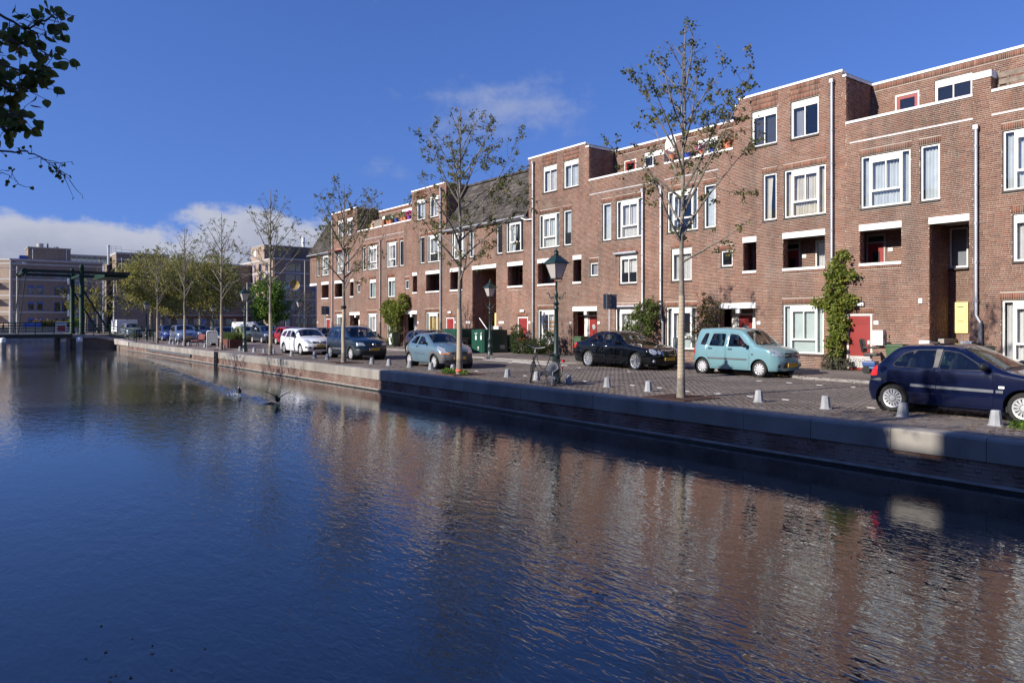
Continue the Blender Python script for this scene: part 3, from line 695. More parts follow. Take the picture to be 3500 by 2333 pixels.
class House:
    def __init__(s, label, x0, x1, zt, sections=None, back=9.0):
        s.x0, s.x1, s.zt = x0, x1, zt
        s.e = thing('terraced_house', label, 'house', ((x0+x1)/2, D, 0), 0, 'houses of the brick terrace')
        s.P = Vector(((x0+x1)/2, D, 0)); s.n = -s.P
        s.holes = []; s.soldiers = []; s.recess = []; s.sections = sections or [(x0, x1, 0.0, zt)]
        s.back = back
    def obj(s, name, me): o = bpy.data.objects.new(name, me); return o
    def part(s, mb, name, mat, parent=None, **k):
        p = parent or s.e
        return mb.build(name, mat, p, loc=s.n if p is s.e else (0, 0, 0), **k)
    def window(s, kind, X, Z, w, h, curtain=None, Y=None, sold=True, hole=True):
        y = D if Y is None else Y
        fm, pm, vm, sm, gm = win_meshes(kind, w, h)
        o = bpy.data.objects.new('window', fm); o.location = Vector((X, y+.055, Z))-s.P; link(o, s.e)
        for q in pm: link(bpy.data.objects.new('pane', q), o)
        if vm: link(bpy.data.objects.new('shutter_box', vm), o)
        link(bpy.data.objects.new('sill', sm), o); link(bpy.data.objects.new('reveal_shade', gm), o)
        for c in (curtain or []): link(bpy.data.objects.new('curtain', curtain_mesh(c[0], c[1], w, h)), o)
        if hole and Y is None:
            s.holes.append((X-.02, X+w+.02, Z-.07, Z+h+.022))
            if sold: s.soldiers.append((X-.06, X+w+.06, Z+h+.03, Z+h+.245))
        return o
    def big(s, X, c=None, w=1.74): return s.window('big', X, 5.98, w, 1.88, c)
    def nar(s, X, c=None, w=.60): return s.window('nar', X, 5.98, w, 1.88, c)
    def mid(s, X, c=None): return s.window('mid', X, 3.74, 1.15, 1.46, c)
    def small(s, X, c=None): return s.window('small', X, 4.23, .57, .67, c)
    def gnd(s, X, c=None): return s.window('gnd', X, .62, 1.72, 1.90, c)
    def top(s, X, c=None):
        o = s.window('top', X, 9.07, 1.16, 1.45, c, sold=False)
        s.soldiers.append((X-.06, X+1.22, 10.55, s.zt-.02)); return o
    def pipe(s, X, zt, foot=True, kink=1.95):
        m = MB(); m.tube([(X, D-.10, zt), (X, D-.10, kink+.12), (X+.13 if foot else X, D-.10, kink-.12)], .052, 10)
        z = zt-.6
        o = s.part(m, 'downpipe', M_PIPE, smooth=True)
        while z > 2.3:
            b = MB(); b.lathe([(.056, -.03), (.062, -.025), (.062, .025), (.056, .03)], 10, (X, D-.10, z)); b.box(X-.012, X+.012, D-.06, D, z-.015, z+.015); b.build('pipe_bracket', M_PIPE, o); z -= 1.25
        MB().box(X-.07, X+.07, D-.17, D-.02, zt-.06, zt+.08).build('pipe_hopper', M_PIPE, o)
        f = MB().tube([(X+.13 if foot else X, D-.10, kink-.12), (X+.13 if foot else X, D-.10, .07)], .058, 10); f.build('pipe_foot', M_PIPE2, o, smooth=True)
    def plate(s, X, Z, text, w=.17, Y=None, h=.13):
        y = (D if Y is None else Y)
        o = s.part(MB().box(X, X+w, y-.022, y-.008, Z, Z+h), 'number_plate', M_STICK)
        text_mesh(text, h*.72, 'lettering', M_INK, o, Matrix.Translation((X+w/2, y-.0225, Z+h/2)) @ FACING)
    def lintel(s, x0, x1, z0=5.16, z1=5.39):
        s.part(MB().box(x0-.015, x1+.015, D-.025, D+.16, z0, z1), 'lintel', M_WHITE, bevel=.006); s.holes.append((x0-.015, x1+.015, z0, z1))
    def niche(s, x0, x1, z0, z1, dep, zfloor, door=None, inner=None, ext=0.0):
        """a recess behind an opening: brick sides and back, concrete ceiling"""
        s.holes.append((x0, x1, z0, z1)); yb = D+dep
        w = MB()
        xi = x0-ext; yr = D+.33 if ext else yb
        w.quad((x0, D+.012, zfloor), (x0, yr, zfloor), (x0, yr, z1+.15), (x0, D+.012, z1+.15))
        if ext: w.quad((x0, yr, zfloor), (xi, yr, zfloor), (xi, yr, z1+.15), (x0, yr, z1+.15)); w.quad((xi, yr, zfloor), (xi, yb, zfloor), (xi, yb, z1+.15), (xi, yr, z1+.15))
        w.quad((x1, yb, zfloor), (x1, D+.012, zfloor), (x1, D+.012, z1+.15), (x1, yb, z1+.15))
        holes = []
        if door: holes.append((door[0], door[1], door[2], door[3]))
        if inner: holes.append(inner)
        s.grid(w, xi, x1, zfloor, z1+.15, holes, lambda u, z: (u, yb, z))
        nw = s.part(w, 'niche_wall', M_MORTAR)
        s.part(MB().box(xi, x1, D+.012, yb, zfloor-.08, zfloor), 'niche_floor', M_CEIL)
        s.part(MB().box(xi, x1, D+.012, yb+.02, z1+.06, z1+.14), 'niche_ceiling', M_CEIL)
        r1 = brick_rows(D+.015, yb, zfloor, z1+.06, [], prng)
        lay(r1 if not ext else brick_rows(D+.015, yr, zfloor, z1+.06, [], prng), lambda u, v, d: np.stack([x0+d, u, v], -1), M_BRICK, nw, (0, 0, 0))
        if ext: lay(brick_rows(yr+.01, yb, zfloor, z1+.06, [], prng), lambda u, v, d: np.stack([xi+d, u, v], -1), M_BRICK, nw, (0, 0, 0))
        lay(r1, lambda u, v, d: np.stack([x1-d, u, v], -1), M_BRICK, nw, (0, 0, 0))
        lay(brick_rows(xi, x1, zfloor, z1+.06, holes, prng), lambda u, v, d: np.stack([u, yb-d, v], -1), M_BRICK, nw, (0, 0, 0))
        return nw
    def grid(s, mb, u0, u1, z0, z1, holes, fn):
        us = sorted({u0, u1, *[min(max(q, u0), u1) for h in holes for q in h[:2]]}); zs = sorted({z0, z1, *[min(max(q, z0), z1) for h in holes for q in h[2:4]]})
        for a, b in zip(us[:-1], us[1:]):
            for c, d in zip(zs[:-1], zs[1:]):
                if b-a < 1e-5 or d-c < 1e-5: continue
                mu, mz = (a+b)/2, (c+d)/2
                if any(h[0] < mu < h[1] and h[2] < mz < h[3] for h in holes): continue
                mb.quad(fn(a, c), fn(b, c), fn(b, d), fn(a, d))
    def entry_door(s, X, Z, w, h, Y, porthole=False, grille=False, transom=True, fmat=None):
        """a red door in a white frame; the panel hangs a little inside the frame"""
        fr = MB(); hd = h-.32 if transom else h-.07
        fr.box(X, X+.06, Y-.05, Y+.05, Z, Z+h); fr.box(X+w-.06, X+w, Y-.05, Y+.05, Z, Z+h); fr.box(X+.06, X+w-.06, Y-.05, Y+.05, Z+h-.06, Z+h)
        if transom: fr.box(X+.06, X+w-.06, Y-.05, Y+.05, Z+hd, Z+hd+.06)
        f = s.part(fr, 'door_frame', fmat or M_FRAME)
        d = s.part(MB().box(X+.06, X+w-.06, Y-.025, Y+.02, Z, Z+hd), 'door', M_RED, bevel=.006)
        if transom: MB().box(X+.06, X+w-.06, Y-.005, Y+.003, Z+hd+.06, Z+h-.06).build('transom_pane', M_GLASS, f); MB().box(X+.06, X+w-.06, Y+.02, Y+.05, Z+hd+.06, Z+h-.06).build('transom_back', M_INT, f)
        if porthole:
            m = MB().lathe([(.135, 0), (.15, -.016), (.11, -.02)], 20, (X+w/2, Y-.024, Z+1.5), 'y'); m.build('porthole_ring', M_STEEL, d, smooth=True)
            MB().lathe([(.11, 0), (.11, -.012)], 20, (X+w/2, Y-.024, Z+1.5), 'y').build('porthole_pane', M_GAP, d)
            MB().box(X+w/2-.14, X+w/2+.14, Y-.036, Y-.025, Z+.98, Z+1.05).build('letter_slot', M_STEEL, d)
        if grille:
            m = MB().box(X+w*.38, X+w*.66, Y-.03, Y-.024, Z+.75, Z+1.5); m.build('door_window', M_GAP, d)
            m = MB()
            for k in range(5): m.box(X+w*(.36+.08*k), X+w*(.36+.08*k)+.012, Y-.045, Y-.03, Z+.7, Z+1.55)
            m.box(X+w*.34, X+w*.72, Y-.046, Y-.031, Z+.82, Z+.84); m.build('door_grille', M_BLACK, d)
        MB().box(X+w-.16, X+w-.13, Y-.07, Y-.026, Z+1.0, Z+1.13).build('door_handle', M_GALV, d)
    def balcony(s, x0, x1, dep=1.1, door='l', num=None, win=False, zs=3.98, off=.30):
        dw = .72; dx = x0-off if door == 'l' else x1-.16-dw; ext = off+.18 if door == 'l' else 0
        if x1-x0 < 1.0: dx, dw, ext = x0-.12, x1-x0+.02, .3
        s.lintel(x0, x1)
        s.part(MB().box(x0-.012, x1+.012, D-.04, D+.14, zs-.10, zs), 'balcony_sill', M_WHITE, bevel=.006)
        s.holes.append((x0-.012, x1+.012, zs-.10, zs)); s.soldiers.append((x0, x1, zs-.22, zs-.105))
        zf = 2.95; yb = D+dep
        inner = (x1-1.05, x1-.45, 3.7, 5.12) if win else None
        s.niche(x0, x1, zs, 5.16, dep, zf, (dx, dx+dw, zf, zf+2.16), inner, ext)
        s.entry_door(dx, zf, dw, 2.16, yb, grille=True, fmat=M_FRAMESHADE)
        if win: s.window('nar', x1-1.05, 3.75, .60, 1.35, [('full', 'white')], Y=yb-.05)
        if num: s.plate(dx+dw+.08, 4.45, num, Y=yb)
    def door_niche(s, x0, x1, dep=.85, nums=(None, None)):
        s.lintel(x0, x1, 2.42, 2.64); xm = (x0+x1)/2
        zf = .085
        s.niche(x0, x1, .05, 2.42, dep, zf, (x0-.56, x1-.02, zf, 2.22), None, .66)
        s.entry_door(x0-.56, zf, .66, 2.13, D+dep, fmat=M_FRAMESHADE, transom=False); s.entry_door(x0+.36, zf, .80, 2.13, D+dep, porthole=True, transom=False)
        s.part(MB().box(x0+.10, x0+.36, D+dep-.12, D+dep+.05, zf, 2.42), 'door_post', M_FRAME, bevel=.008)
        s.part(MB().box(x0+1.16, x1-.005, D+dep-.10, D+dep+.03, zf, 2.42), 'door_panel', M_FRAME, bevel=.008)
        s.part(MB().box(xm-.10, xm+.10, D+.02, D+.16, 2.22, 2.42), 'porch_lamp', M_STICK, bevel=.01)
    def store_door(s, X, tagd=False, num=None):
        w, h, Z = .94, 2.05, .085
        s.holes.append((X, X+w, Z-.05, Z+h)); s.soldiers.append((X-.06, X+w+.06, Z+h+.012, Z+h+.225))
        fr = MB(); fr.box(X, X+.06, D-.012, D+.08, Z, Z+h); fr.box(X+w-.06, X+w, D-.012, D+.08, Z, Z+h); fr.box(X+.06, X+w-.06, D-.012, D+.08, Z+h-.06, Z+h)
        fr = s.part(fr, 'door_frame', M_FRAME)
        dm = MB(); dm.box(X+.065, X+w-.065, D+.015, D+.06, Z+.012, Z+h-.065)
        for k in range(4): dm.box(X+.16, X+w-.16, D+.004, D+.015, Z+h-.36+.06*k, Z+h-.36+.06*k+.035)
        d = s.part(dm, 'door', M_RED)
        kp = MB().box(X+.075, X+w-.075, D+.006, D+.014, Z+.10, Z+.52).build('kick_plate', M_STEEL, d)
        MB().box(X+w-.17, X+w-.08, D-.02, D+.015, Z+.95, Z+1.10).build('door_handle', M_GALV, d)
        if tagd:
            def sq(pts): return MB().tube([(X+.1+p[0], D+.004, Z+.12+p[1]) for p in pts], .006, 5)
            for pts in ([(0, .05), (.03, .30), (.03, .15), (.11, .17), (.13, .32), (.10, .06)], [(.16, .30), (.28, .14)], [(.27, .31), (.17, .12)],
                        [(.36+.05*math.sin(t*.7), .25+.045*math.cos(t*.7)) for t in range(10)], [(.40+.04*math.sin(t*.7), .17+.04*math.cos(t*.7)) for t in range(10)],
                        [(.50+.05*math.sin(t*.7), .26+.05*math.cos(t*.7)) for t in range(10)], [(.52+.05*math.sin(t*.7), .16+.045*math.cos(t*.7)) for t in range(10)],
                        [(.30, .12), (.24, .09), (.31, .05), (.24, .01)], [(.36, .0), (.36, .1), (.42, .08), (.37, .05)], [(.53+.045*math.sin(t*.7), .055+.045*math.cos(t*.7)) for t in range(10)]):
                sq(pts).build('graffiti', M_INK, d)
        if num: s.plate(X+w+.06, 1.76, num)
        s.part(MB().box(X+.28, X+.66, D-.10, D-.005, 2.43, 2.56), 'wall_lamp', M_STICK, bevel=.015)
    def finish(s, singles=True, top=None, side_left=None, side_right=None):
        w = MB()
        b = D+s.back
        sold = []
        for (h0, h1, z0, z1) in s.soldiers: sold.append((h0, h1, z0, z1))
        allr = []
        for (x0, x1, z0, z1) in s.sections:
            hs = [h for h in s.holes if h[1] > x0 and h[0] < x1 and h[3] > z0 and h[2] < z1]
            s.grid(w, x0, x1, z0, z1, hs, lambda u, z: (u, D, z))
            allr += brick_rows(x0, x1, max(z0, .05), z1, hs+sold, prng)
            w.quad((x0, b, z0), (x0, D, z0), (x0, D, z1), (x0, b, z1)); w.quad((x1, D, z0), (x1, b, z0), (x1, b, z1), (x1, D, z1))
            w.quad((x1, b, z0), (x0, b, z0), (x0, b, z1), (x1, b, z1))
        for (h0, h1, z0, z1) in s.holes:                # reveals
            dp = .14
            w.quad((h0, D, z0), (h0, D+dp, z0), (h0, D+dp, z1), (h0, D, z1)); w.quad((h1, D+dp, z0), (h1, D, z0), (h1, D, z1), (h1, D+dp, z1))
            w.quad((h0, D+dp, z1), (h1, D+dp, z1), (h1, D, z1), (h0, D, z1)); w.quad((h0, D, z0), (h1, D, z0), (h1, D+dp, z0), (h0, D+dp, z0))
        wall = s.part(w, 'wall', M_MORTAR)
        for q in sold: allr += [r for r in soldier_rows(*q)]
        if singles: allr = single_bricks(allr, lambda u: (u, D), M_BRICK1, wall, (0, 0, 0))
        lay(allr, lambda u, v, d: np.stack([u, D-d, v], -1), M_BRICK, wall, (0, 0, 0))
        if side_right:
            X, z0, z1, ye = side_right
            lay(brick_rows(D, ye, z0, z1, [], prng), lambda u, v, d: np.stack([X+d, u, v], -1), M_BRICK, wall, (0, 0, 0))
        if side_left:
            X, z0, z1, ye = side_left
            lay(brick_rows(D, ye, z0, z1, [], prng), lambda u, v, d: np.stack([X-d, u, v], -1), M_BRICK, wall, (0, 0, 0))
        s.wall = wall
        return wall
    def coping(s, x0, x1, z, y0=None, y1=None, h=.09, sides=()):
        y0 = D-.035 if y0 is None else y0
        s.part(MB().box(x0, x1, y0, (D+.26 if y1 is None else y1), z-h*.25, z+h*.75), 'parapet_coping', M_WHITE, bevel=.006)
        for (X, sgn, ye) in sides:
            s.part(MB().box(X-.13, X+.035 if sgn > 0 else X+.13, D+.262, ye, z-h*.25, z+h*.75), 'parapet_coping', M_WHITE)
    def setback(s, x0, x1, items=(), z0=8.55, z1=10.95):
        """the top storey standing back behind a roof terrace"""
        w = MB(); hs = [(i[1], i[1]+i[3], i[2], i[2]+i[4]) for i in items]
        s.grid(w, x0, x1, z0, z1, hs, lambda u, z: (u, YS, z))
        w.quad((x0, YS, z1), (x1, YS, z1), (x1, D+s.back, z1), (x0, D+s.back, z1))
        o = s.part(w, 'setback_wall', M_MORTAR)
        so = (x0, x1, z1-.23, z1-.02)
        lay(brick_rows(x0, x1, z0, z1, hs+[so], prng)+soldier_rows(*so), lambda u, v, d: np.stack([u, YS-d, v], -1), M_BRICK, o, (0, 0, 0))
        s.part(MB().box(x0, x1, D+.27, YS, z0-.1, z0), 'terrace_floor', M_ROOF)
        s.coping(x0, x1, z1+.02, YS-.035, YS+.25)
        for (k, X, Z, w_, h_, c) in items:
            if k == 'red':
                fr = MB(); fr.box(X, X+.05, YS-.02, YS+.06, Z, Z+h_); fr.box(X+w_-.05, X+w_, YS-.02, YS+.06, Z, Z+h_); fr.box(X+.05, X+w_-.05, YS-.02, YS+.06, Z+h_-.05, Z+h_)
                s.part(fr, 'door_frame', M_FRAME)
                dm = MB(); dm.box(X+.05, X+.17, YS, YS+.05, Z, Z+h_-.05); dm.box(X+w_-.17, X+w_-.05, YS, YS+.05, Z, Z+h_-.05); dm.box(X+.17, X+w_-.17, YS, YS+.05, Z+h_-.17, Z+h_-.05); dm.box(X+.17, X+w_-.17, YS, YS+.05, Z, Z+.7)
                d = s.part(dm, 'door', M_RED); MB().box(X+.17, X+w_-.17, YS+.02, YS+.028, Z+.7, Z+h_-.17).build('door_window', M_GLASS, d)
            else:
                s.window(k, X, Z, w_, h_, c, Y=YS-.05)

SH = [('full', 'sheer')]; WH = [('full', 'white')]; CR = [('sides', 'cream')]; NO = None
# --- house A, cut by the right edge of the photograph
hA = House('brick house cut by the right edge, beyond the downpipe by the yellow letterbox', -10.3, -3.4, 9.2)
hA.big(-9.43, SH); hA.window('mid', -9.15, 3.74, 1.15, 1.46, WH); hA.gnd(-9.46, WH); hA.nar(-7.2, SH); hA.gnd(-5.6, WH); hA.mid(-5.3, WH); hA.big(-5.6, SH)
hA.pipe(-10.17, 8.13)
hA.finish()
hA.coping(-9.75, -3.4, 9.2)
hA.part(MB().box(-9.75, -3.4, D-.012, D-.008, 8.43, 8.48), 'flashing_strip', M_STRIP)
hA.setback(-10.3, -3.4, [('top', -8.2, 9.0, 1.2, 1.5, None)])
m = MB(); m.box(-10.3, -9.78, D, YS, 9.2, 9.70); hA.part(m, 'terrace_pier', M_MORTAR)
lay(brick_rows(-10.3, -9.78, 9.2, 9.70, [], prng), lambda u, v, d: np.stack([u, D-d, v], -1), M_BRICK, hA.e, hA.n)
lay(brick_rows(D, YS, 9.2, 9.70, [], prng), lambda u, v, d: np.stack([-9.78+d, u, v], -1), M_BRICK, hA.e, hA.n)
hA.part(MB().box(-10.32, -9.75, D-.03, D+.55, 9.70, 9.91), 'pier_cap', M_WHITE)
# --- house B with the stair niche
hB = House('brick house with roof terrace over the yellow letterbox niche', -14.6, -10.3, 9.2)
hB.big(-14.03, SH); hB.nar(-11.93, SH)
hB.balcony(-14.08, -12.58, 1.1, 'l', '61'); hB.store_door(-14.55, True, '61\u00b3')
hB.lintel(-11.65, -10.41)
nw = hB.niche(-11.65, -10.41, .05, 5.16, 1.54, .085, inner=(-11.66+.02, -11.04, 3.66, 5.16))
hB.window('nar', -11.64, 3.74, .60, 1.4, [('screen', 'grey')], Y=D+1.54-.06)
yb = D+1.54
mb_ = hB.part(MB().box(-11.49, -11.03, yb-.06, yb-.008, 1.46, 2.54), 'letterbox', M_YELLOW, bevel=.01)
for z0 in (1.52, 2.02):
    MB().box(-11.44, -11.08, yb-.072, yb-.061, z0, z0+.45).build('letterbox_door', M_YELLOW, mb_, bevel=.006)
    MB().box(-11.36, -11.16, yb-.078, yb-.073, z0+.34, z0+.365).build('letter_slot', M_INK, mb_)
st = MB()
for k in range(7): st.box(-11.63, -10.43-.16*k, D+.5, D+1.5, .085+.17*k, .085+.17*(k+1))
hB.part(st, 'stair', M_LEDGE)
hB.part(MB().prism([(-11.64, .8), (-10.43, .12), (-10.43, .5), (-11.64, 1.25)], D+.72, D+.80, 'y'), 'stair_cheek', M_CEIL)
for x in (-11.92, -10.62): hB.part(MB().box(x, x+.34, D-.16, D-.012, .075, 1.22), 'stair_pier', M_STICK, bevel=.01); hB.part(MB().box(x+.345, x+.62, D-.16, D-.012, .075, 1.18), 'stair_pier', M_SILL)
hB.part(MB().box(-13.50, -13.12, D-.22, D-.008, 1.02, 1.56), 'meter_box', M_GREYBOX, bevel=.008)
hB.part(MB().box(-11.99, -11.87, D-.03, D-.006, 2.49, 2.66), 'wall_vent', M_STICK)
hB.finish()
hB.coping(-14.6, -10.3, 9.2)
hB.part(MB().box(-14.45, -10.3, D-.012, D-.008, 8.43, 8.48), 'flashing_strip', M_STRIP)
hB.setback(-14.6, -10.3, [('red', -13.68, 8.6, .87, 1.74, None), ('top', -12.26, 9.05, 1.22, 1.49, None)])
# --- house C, tall
hC = House('tall four storey house with the climbing plant beside its ground floor window', -20.35, -14.6, 11.2, [(-20.35, -14.6, 0, 9.2), (-19.28, -14.75, 9.2, 11.2), (-19.55, -19.28, 9.2, 10.98), (-14.75, -14.6, 9.2, 10.98)])
hC.top(-18.67, [('screen', 'dark')]); hC.top(-16.87, [('left', 'grey')]); hC.nar(-18.13, [('left', 'cream')]); hC.big(-17.16, [('sides', 'cream'), ('full', 'cream')])
hC.gnd(-17.22, [('screen', 'mint')]); hC.balcony(-19.09, -18.45, .9); hC.balcony(-17.22, -15.43, 1.1, 'l', '61\u00b2', True, off=.62)
hC.small(-20.21, NO); hC.door_niche(-20.30, -18.49); hC.plate(-18.42, 1.75, '61\u00b9')
hC.pipe(-15.1, 10.9, False)
hC.finish(side_right=(-14.6, 9.2, 11.0, YS), side_left=(-19.55, 9.2, 11.0, YS))
hC.coping(-19.30, -14.72, 11.2); hC.coping(-14.72, -14.57, 10.98, sides=[(-14.6, 1, YS)]); hC.coping(-19.57, -19.30, 10.98, sides=[(-19.55, 1, YS)]); hC.coping(-20.35, -19.58, 9.2)
hC.part(MB().box(-19.55, -14.6, D+.02, D+9, 10.9, 10.96), 'roof', M_ROOF)
# --- house D
hD = House('brick terrace house hidden half behind the tallest front tree, pots on its roof terrace', -24.0, -20.35, 9.2)
hD.gnd(-23.28, [('sides', 'white'), ('lower', 'mint')]); hD.mid(-22.98, WH); hD.big(-23.22, [('sides', 'sheer')]); hD.nar(-21.12, SH); hD.pipe(-23.55, 8.15)
hD.finish(); hD.coping(-23.4, -20.35, 9.2); hD.part(MB().box(-23.4, -20.35, D-.012, D-.008, 8.43, 8.48), 'flashing_strip', M_STRIP)
hD.setback(-24.0, -19.55, [('top', -22.96, 9.0, 1.15, 1.47, WH)])
# --- house E
hE = House('brick terrace house behind the black saloon with a striped awning case over one window', -27.8, -24.0, 9.2)
hE.nar(-27.53, SH); hE.big(-26.55, [('full', 'white')]); hE.mid(-26.31, [('upper', 'white')]); hE.gnd(-26.62, [('sides', 'white'), ('upper', 'white')]); hE.pipe(-24.69, 8.15)
for z, x0, x1 in ((5.24, -26.61, -25.07), (2.62, -26.9, -24.95)):
    a = MB(); a.tube([(x0, D-.12, z), (x1, D-.12, z)], .062, 10)
    for x in (x0+.02, x1-.02): a.tube([(x, D-.12, z), (x, D-.03, z-.1), (x, D-.02, z-.95)], .012, 6)
    hE.part(a, 'awning_case', M_GALV, smooth=True)
hE.finish(); hE.coping(-27.8, -24.0, 9.2); hE.part(MB().box(-28.5, -24.0, D-.012, D-.008, 8.43, 8.48), 'flashing_strip', M_STRIP)
hE.setback(-28.55, -24.0, [('red', -27.78, 8.6, .84, 1.72, None), ('top', -26.38, 9.02, 1.15, 1.47, None)])
m = MB(); m.box(-24.0, -23.42, D, YS, 9.2, 9.66); hD.part(m, 'terrace_pier', M_MORTAR); hD.part(MB().box(-24.03, -23.40, D-.03, D+.6, 9.66, 9.86), 'pier_cap', M_WHITE)
lay(brick_rows(-24.0, -23.42, 9.2, 9.66, [], prng), lambda u, v, d: np.stack([u, D-d, v], -1), M_BRICK, hD.e, hD.n)
# --- house F
hF = House('tall four storey house behind the lamp post the bicycle leans on', -33.6, -27.8, 11.2, [(-33.6, -27.8, 0, 9.2), (-33.6, -28.8, 9.2, 11.2), (-28.8, -28.55, 9.2, 10.98)])
hF.big(-32.66, [('full', 'sheer'), ('lower', 'cream')]); hF.nar(-30.54, [('upper', 'sheer')]); hF.balcony(-32.78, -31.05, 1.1, 'l'); hF.gnd(-32.75, [('full', 'white'), ('slats', 'wood')])
hF.top(-32.30, [('blind', 'white')]); hF.top(-30.53, [('full', 'sheer')]); hF.balcony(-29.77, -29.12, .9); hF.small(-28.45, [('screen', 'grey')]); hF.door_niche(-29.78, -27.93)
hF.plate(-27.88, 1.75, '63'); hF.plate(-30.05, 1.75, '62'); hF.pipe(-33.1, 10.9, False)
hF.finish(side_right=(-28.55, 9.2, 11.0, YS), side_left=(-33.6, 7.9, 11.2, YS+2))
hF.coping(-33.62, -28.77, 11.2); hF.coping(-28.77, -28.52, 10.98, sides=[(-28.55, 1, YS)]); hF.coping(-28.52, -27.8, 9.2)
hF.part(MB().box(-33.6, -28.55, D+.02, D+9, 10.9, 10.96), 'roof', M_ROOF)
# --- house G under a steep tiled roof
def pantile():
    m = MB(); n = 6; L = .36; W = .245
    vs = []
    for y, dz in ((0, .03), (L, .0)):
        for i in range(n+1):
            t = i/n; vs.append((-W/2+W*t, y, dz+.022*math.cos(2*PI*t*1.0+.6)))
    m.add(vs, [(i, i+1, n+1+i+1, n+1+i) for i in range(n)])
    for i in range(n): m.quad(vs[i], (vs[i][0], 0, vs[i][2]-.03), (vs[i+1][0], 0, vs[i+1][2]-.03), vs[i+1])
    return m
PT = pantile(); PTM = PT.mesh('roof_tile', M_TILE1, smooth=True, ang=50)
def tiled_roof(H, x0, x1, singles):
    y0, z0, y1, z1 = D-.22, 7.90, 28.38, 11.15
    dl = math.hypot(y1-y0, z1-z0); ang = math.atan2(z1-z0, y1-y0)
    base = MB(); e = .05
    base.add([(x0, y0+e, z0-e*.6), (x1, y0+e, z0-e*.6), (x1, y1+e, z1-e*.6), (x0, y1+e, z1-e*.6), (x1, D+H.back, 10.9), (x0, D+H.back, 10.9), (x0, D+H.back, 7.9), (x1, D+H.back, 7.9)], [(0, 1, 2, 3), (3, 2, 4, 5), (0, 3, 5, 6), (1, 7, 4, 2), (0, 6, 7, 1)])
    rf = H.part(base, 'roof', M_ROOF)
    rows = int(dl/.30); cols = int((x1-x0)/.235); cw = (x1-x0)/cols
    V = []; Q = []; cnt = 0; rot = Matrix.Rotation(ang, 4, 'X')
    order = sorted(((r, c) for r in range(rows) for c in range(cols)), key=lambda q: -q[1])
    st = MB()
    for (r, c) in order:
        Mx = Matrix.Translation((x0+(c+.5)*cw, y0+math.cos(ang)*.30*r, z0+math.sin(ang)*.30*r)) @ rot @ Matrix.Translation((0, 0, RNG.uniform(0, .006)))
        if singles and cnt < 300:
            o = bpy.data.objects.new('roof_tile', PTM); o.matrix_local = Mx; link(o, rf); cnt += 1
        else: st.add([Mx @ Vector(p) for p in PT.v], PT.f)
    if st.v: st.build('roof_tiles', M_TILE, rf, smooth=True, ang=50, kind='stuff')
    k = MB()
    for i in range(int((x1-x0)/.4)): k.tube([(x0+.4*i+.01, y1, z1+.02), (x0+.4*i+.40, y1, z1+.03)], .09, 8)
    k.build('ridge_tile', M_TILE, rf, smooth=True)
    gt = MB(); gt.tube([(x0, D-.27, 7.90), (x1, D-.27, 7.93)], .06, 8); H.part(gt, 'gutter', M_PIPE, smooth=True)
    H.part(MB().box(x0, x1, D-.20, D-.005, 7.83, 7.90), 'eaves_board', M_LOUVRE)
hG = House('brick house under the steep grey tiled roof with a dark stair passage in the middle', -42.55, -33.6, 7.9)
hG.big(-41.87, [('full', 'white')], 1.62); hG.nar(-39.76, SH, .56); hG.nar(-36.73, NO, .56); hG.big(-35.78, [('left', 'sheer')], 1.66)
hG.balcony(-35.63, -34.15, 1.1, 'l'); hG.balcony(-42.02, -40.53, 1.1, 'l')
hG.lintel(-39.39, -36.79); hG.niche(-39.39, -36.79, .05, 5.16, 2.2, .085, inner=(-37.7, -37.05, 3.66, 5.12)); hG.window('nar', -37.7, 3.7, .62, 1.40, WH, Y=D+2.15)
hG.store_door(-34.60, False, '63\u00b3'); hG.store_door(-42.47, False, '64\u00b3')
st = MB()
for k in range(9): st.box(-39.3+.2*k, -39.3+.2*k+.2, D+1.3, D+2.15, .085, .085+.19*(9-k))
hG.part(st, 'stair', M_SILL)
hG.part(MB().tube([(-39.1, D+.35, 2.1), (-37.95, D+.35, 1.15), (-37.8, D+.32, 1.1), (-37.9, D+.3, .95), (-37.9, D+.3, .09)], .03, 8), 'hand_rail', M_STICK, smooth=True)
hG.part(MB().box(-37.35, -37.05, D-.01+.3, D+.45, .9, 2.4), 'letterbox', M_YELLOW)
hG.part(MB().box(-36.72, -36.2, D-.26, D-.008, .9, 1.6), 'meter_box', M_GREYBOX, bevel=.01)
hG.plate(-36.5, 1.76, '63-65', .5); hG.plate(-40.1, 1.76, '64-66', .5)
hG.finish()
tiled_roof(hG, -42.5, -33.62, True)
hG.part(MB().tube([(-34.0, D-.25, 7.85), (-33.75, D-.12, 7.72), (-33.15, D-.10, 7.70)], .04, 8), 'gutter_outlet', M_STICK, smooth=True)
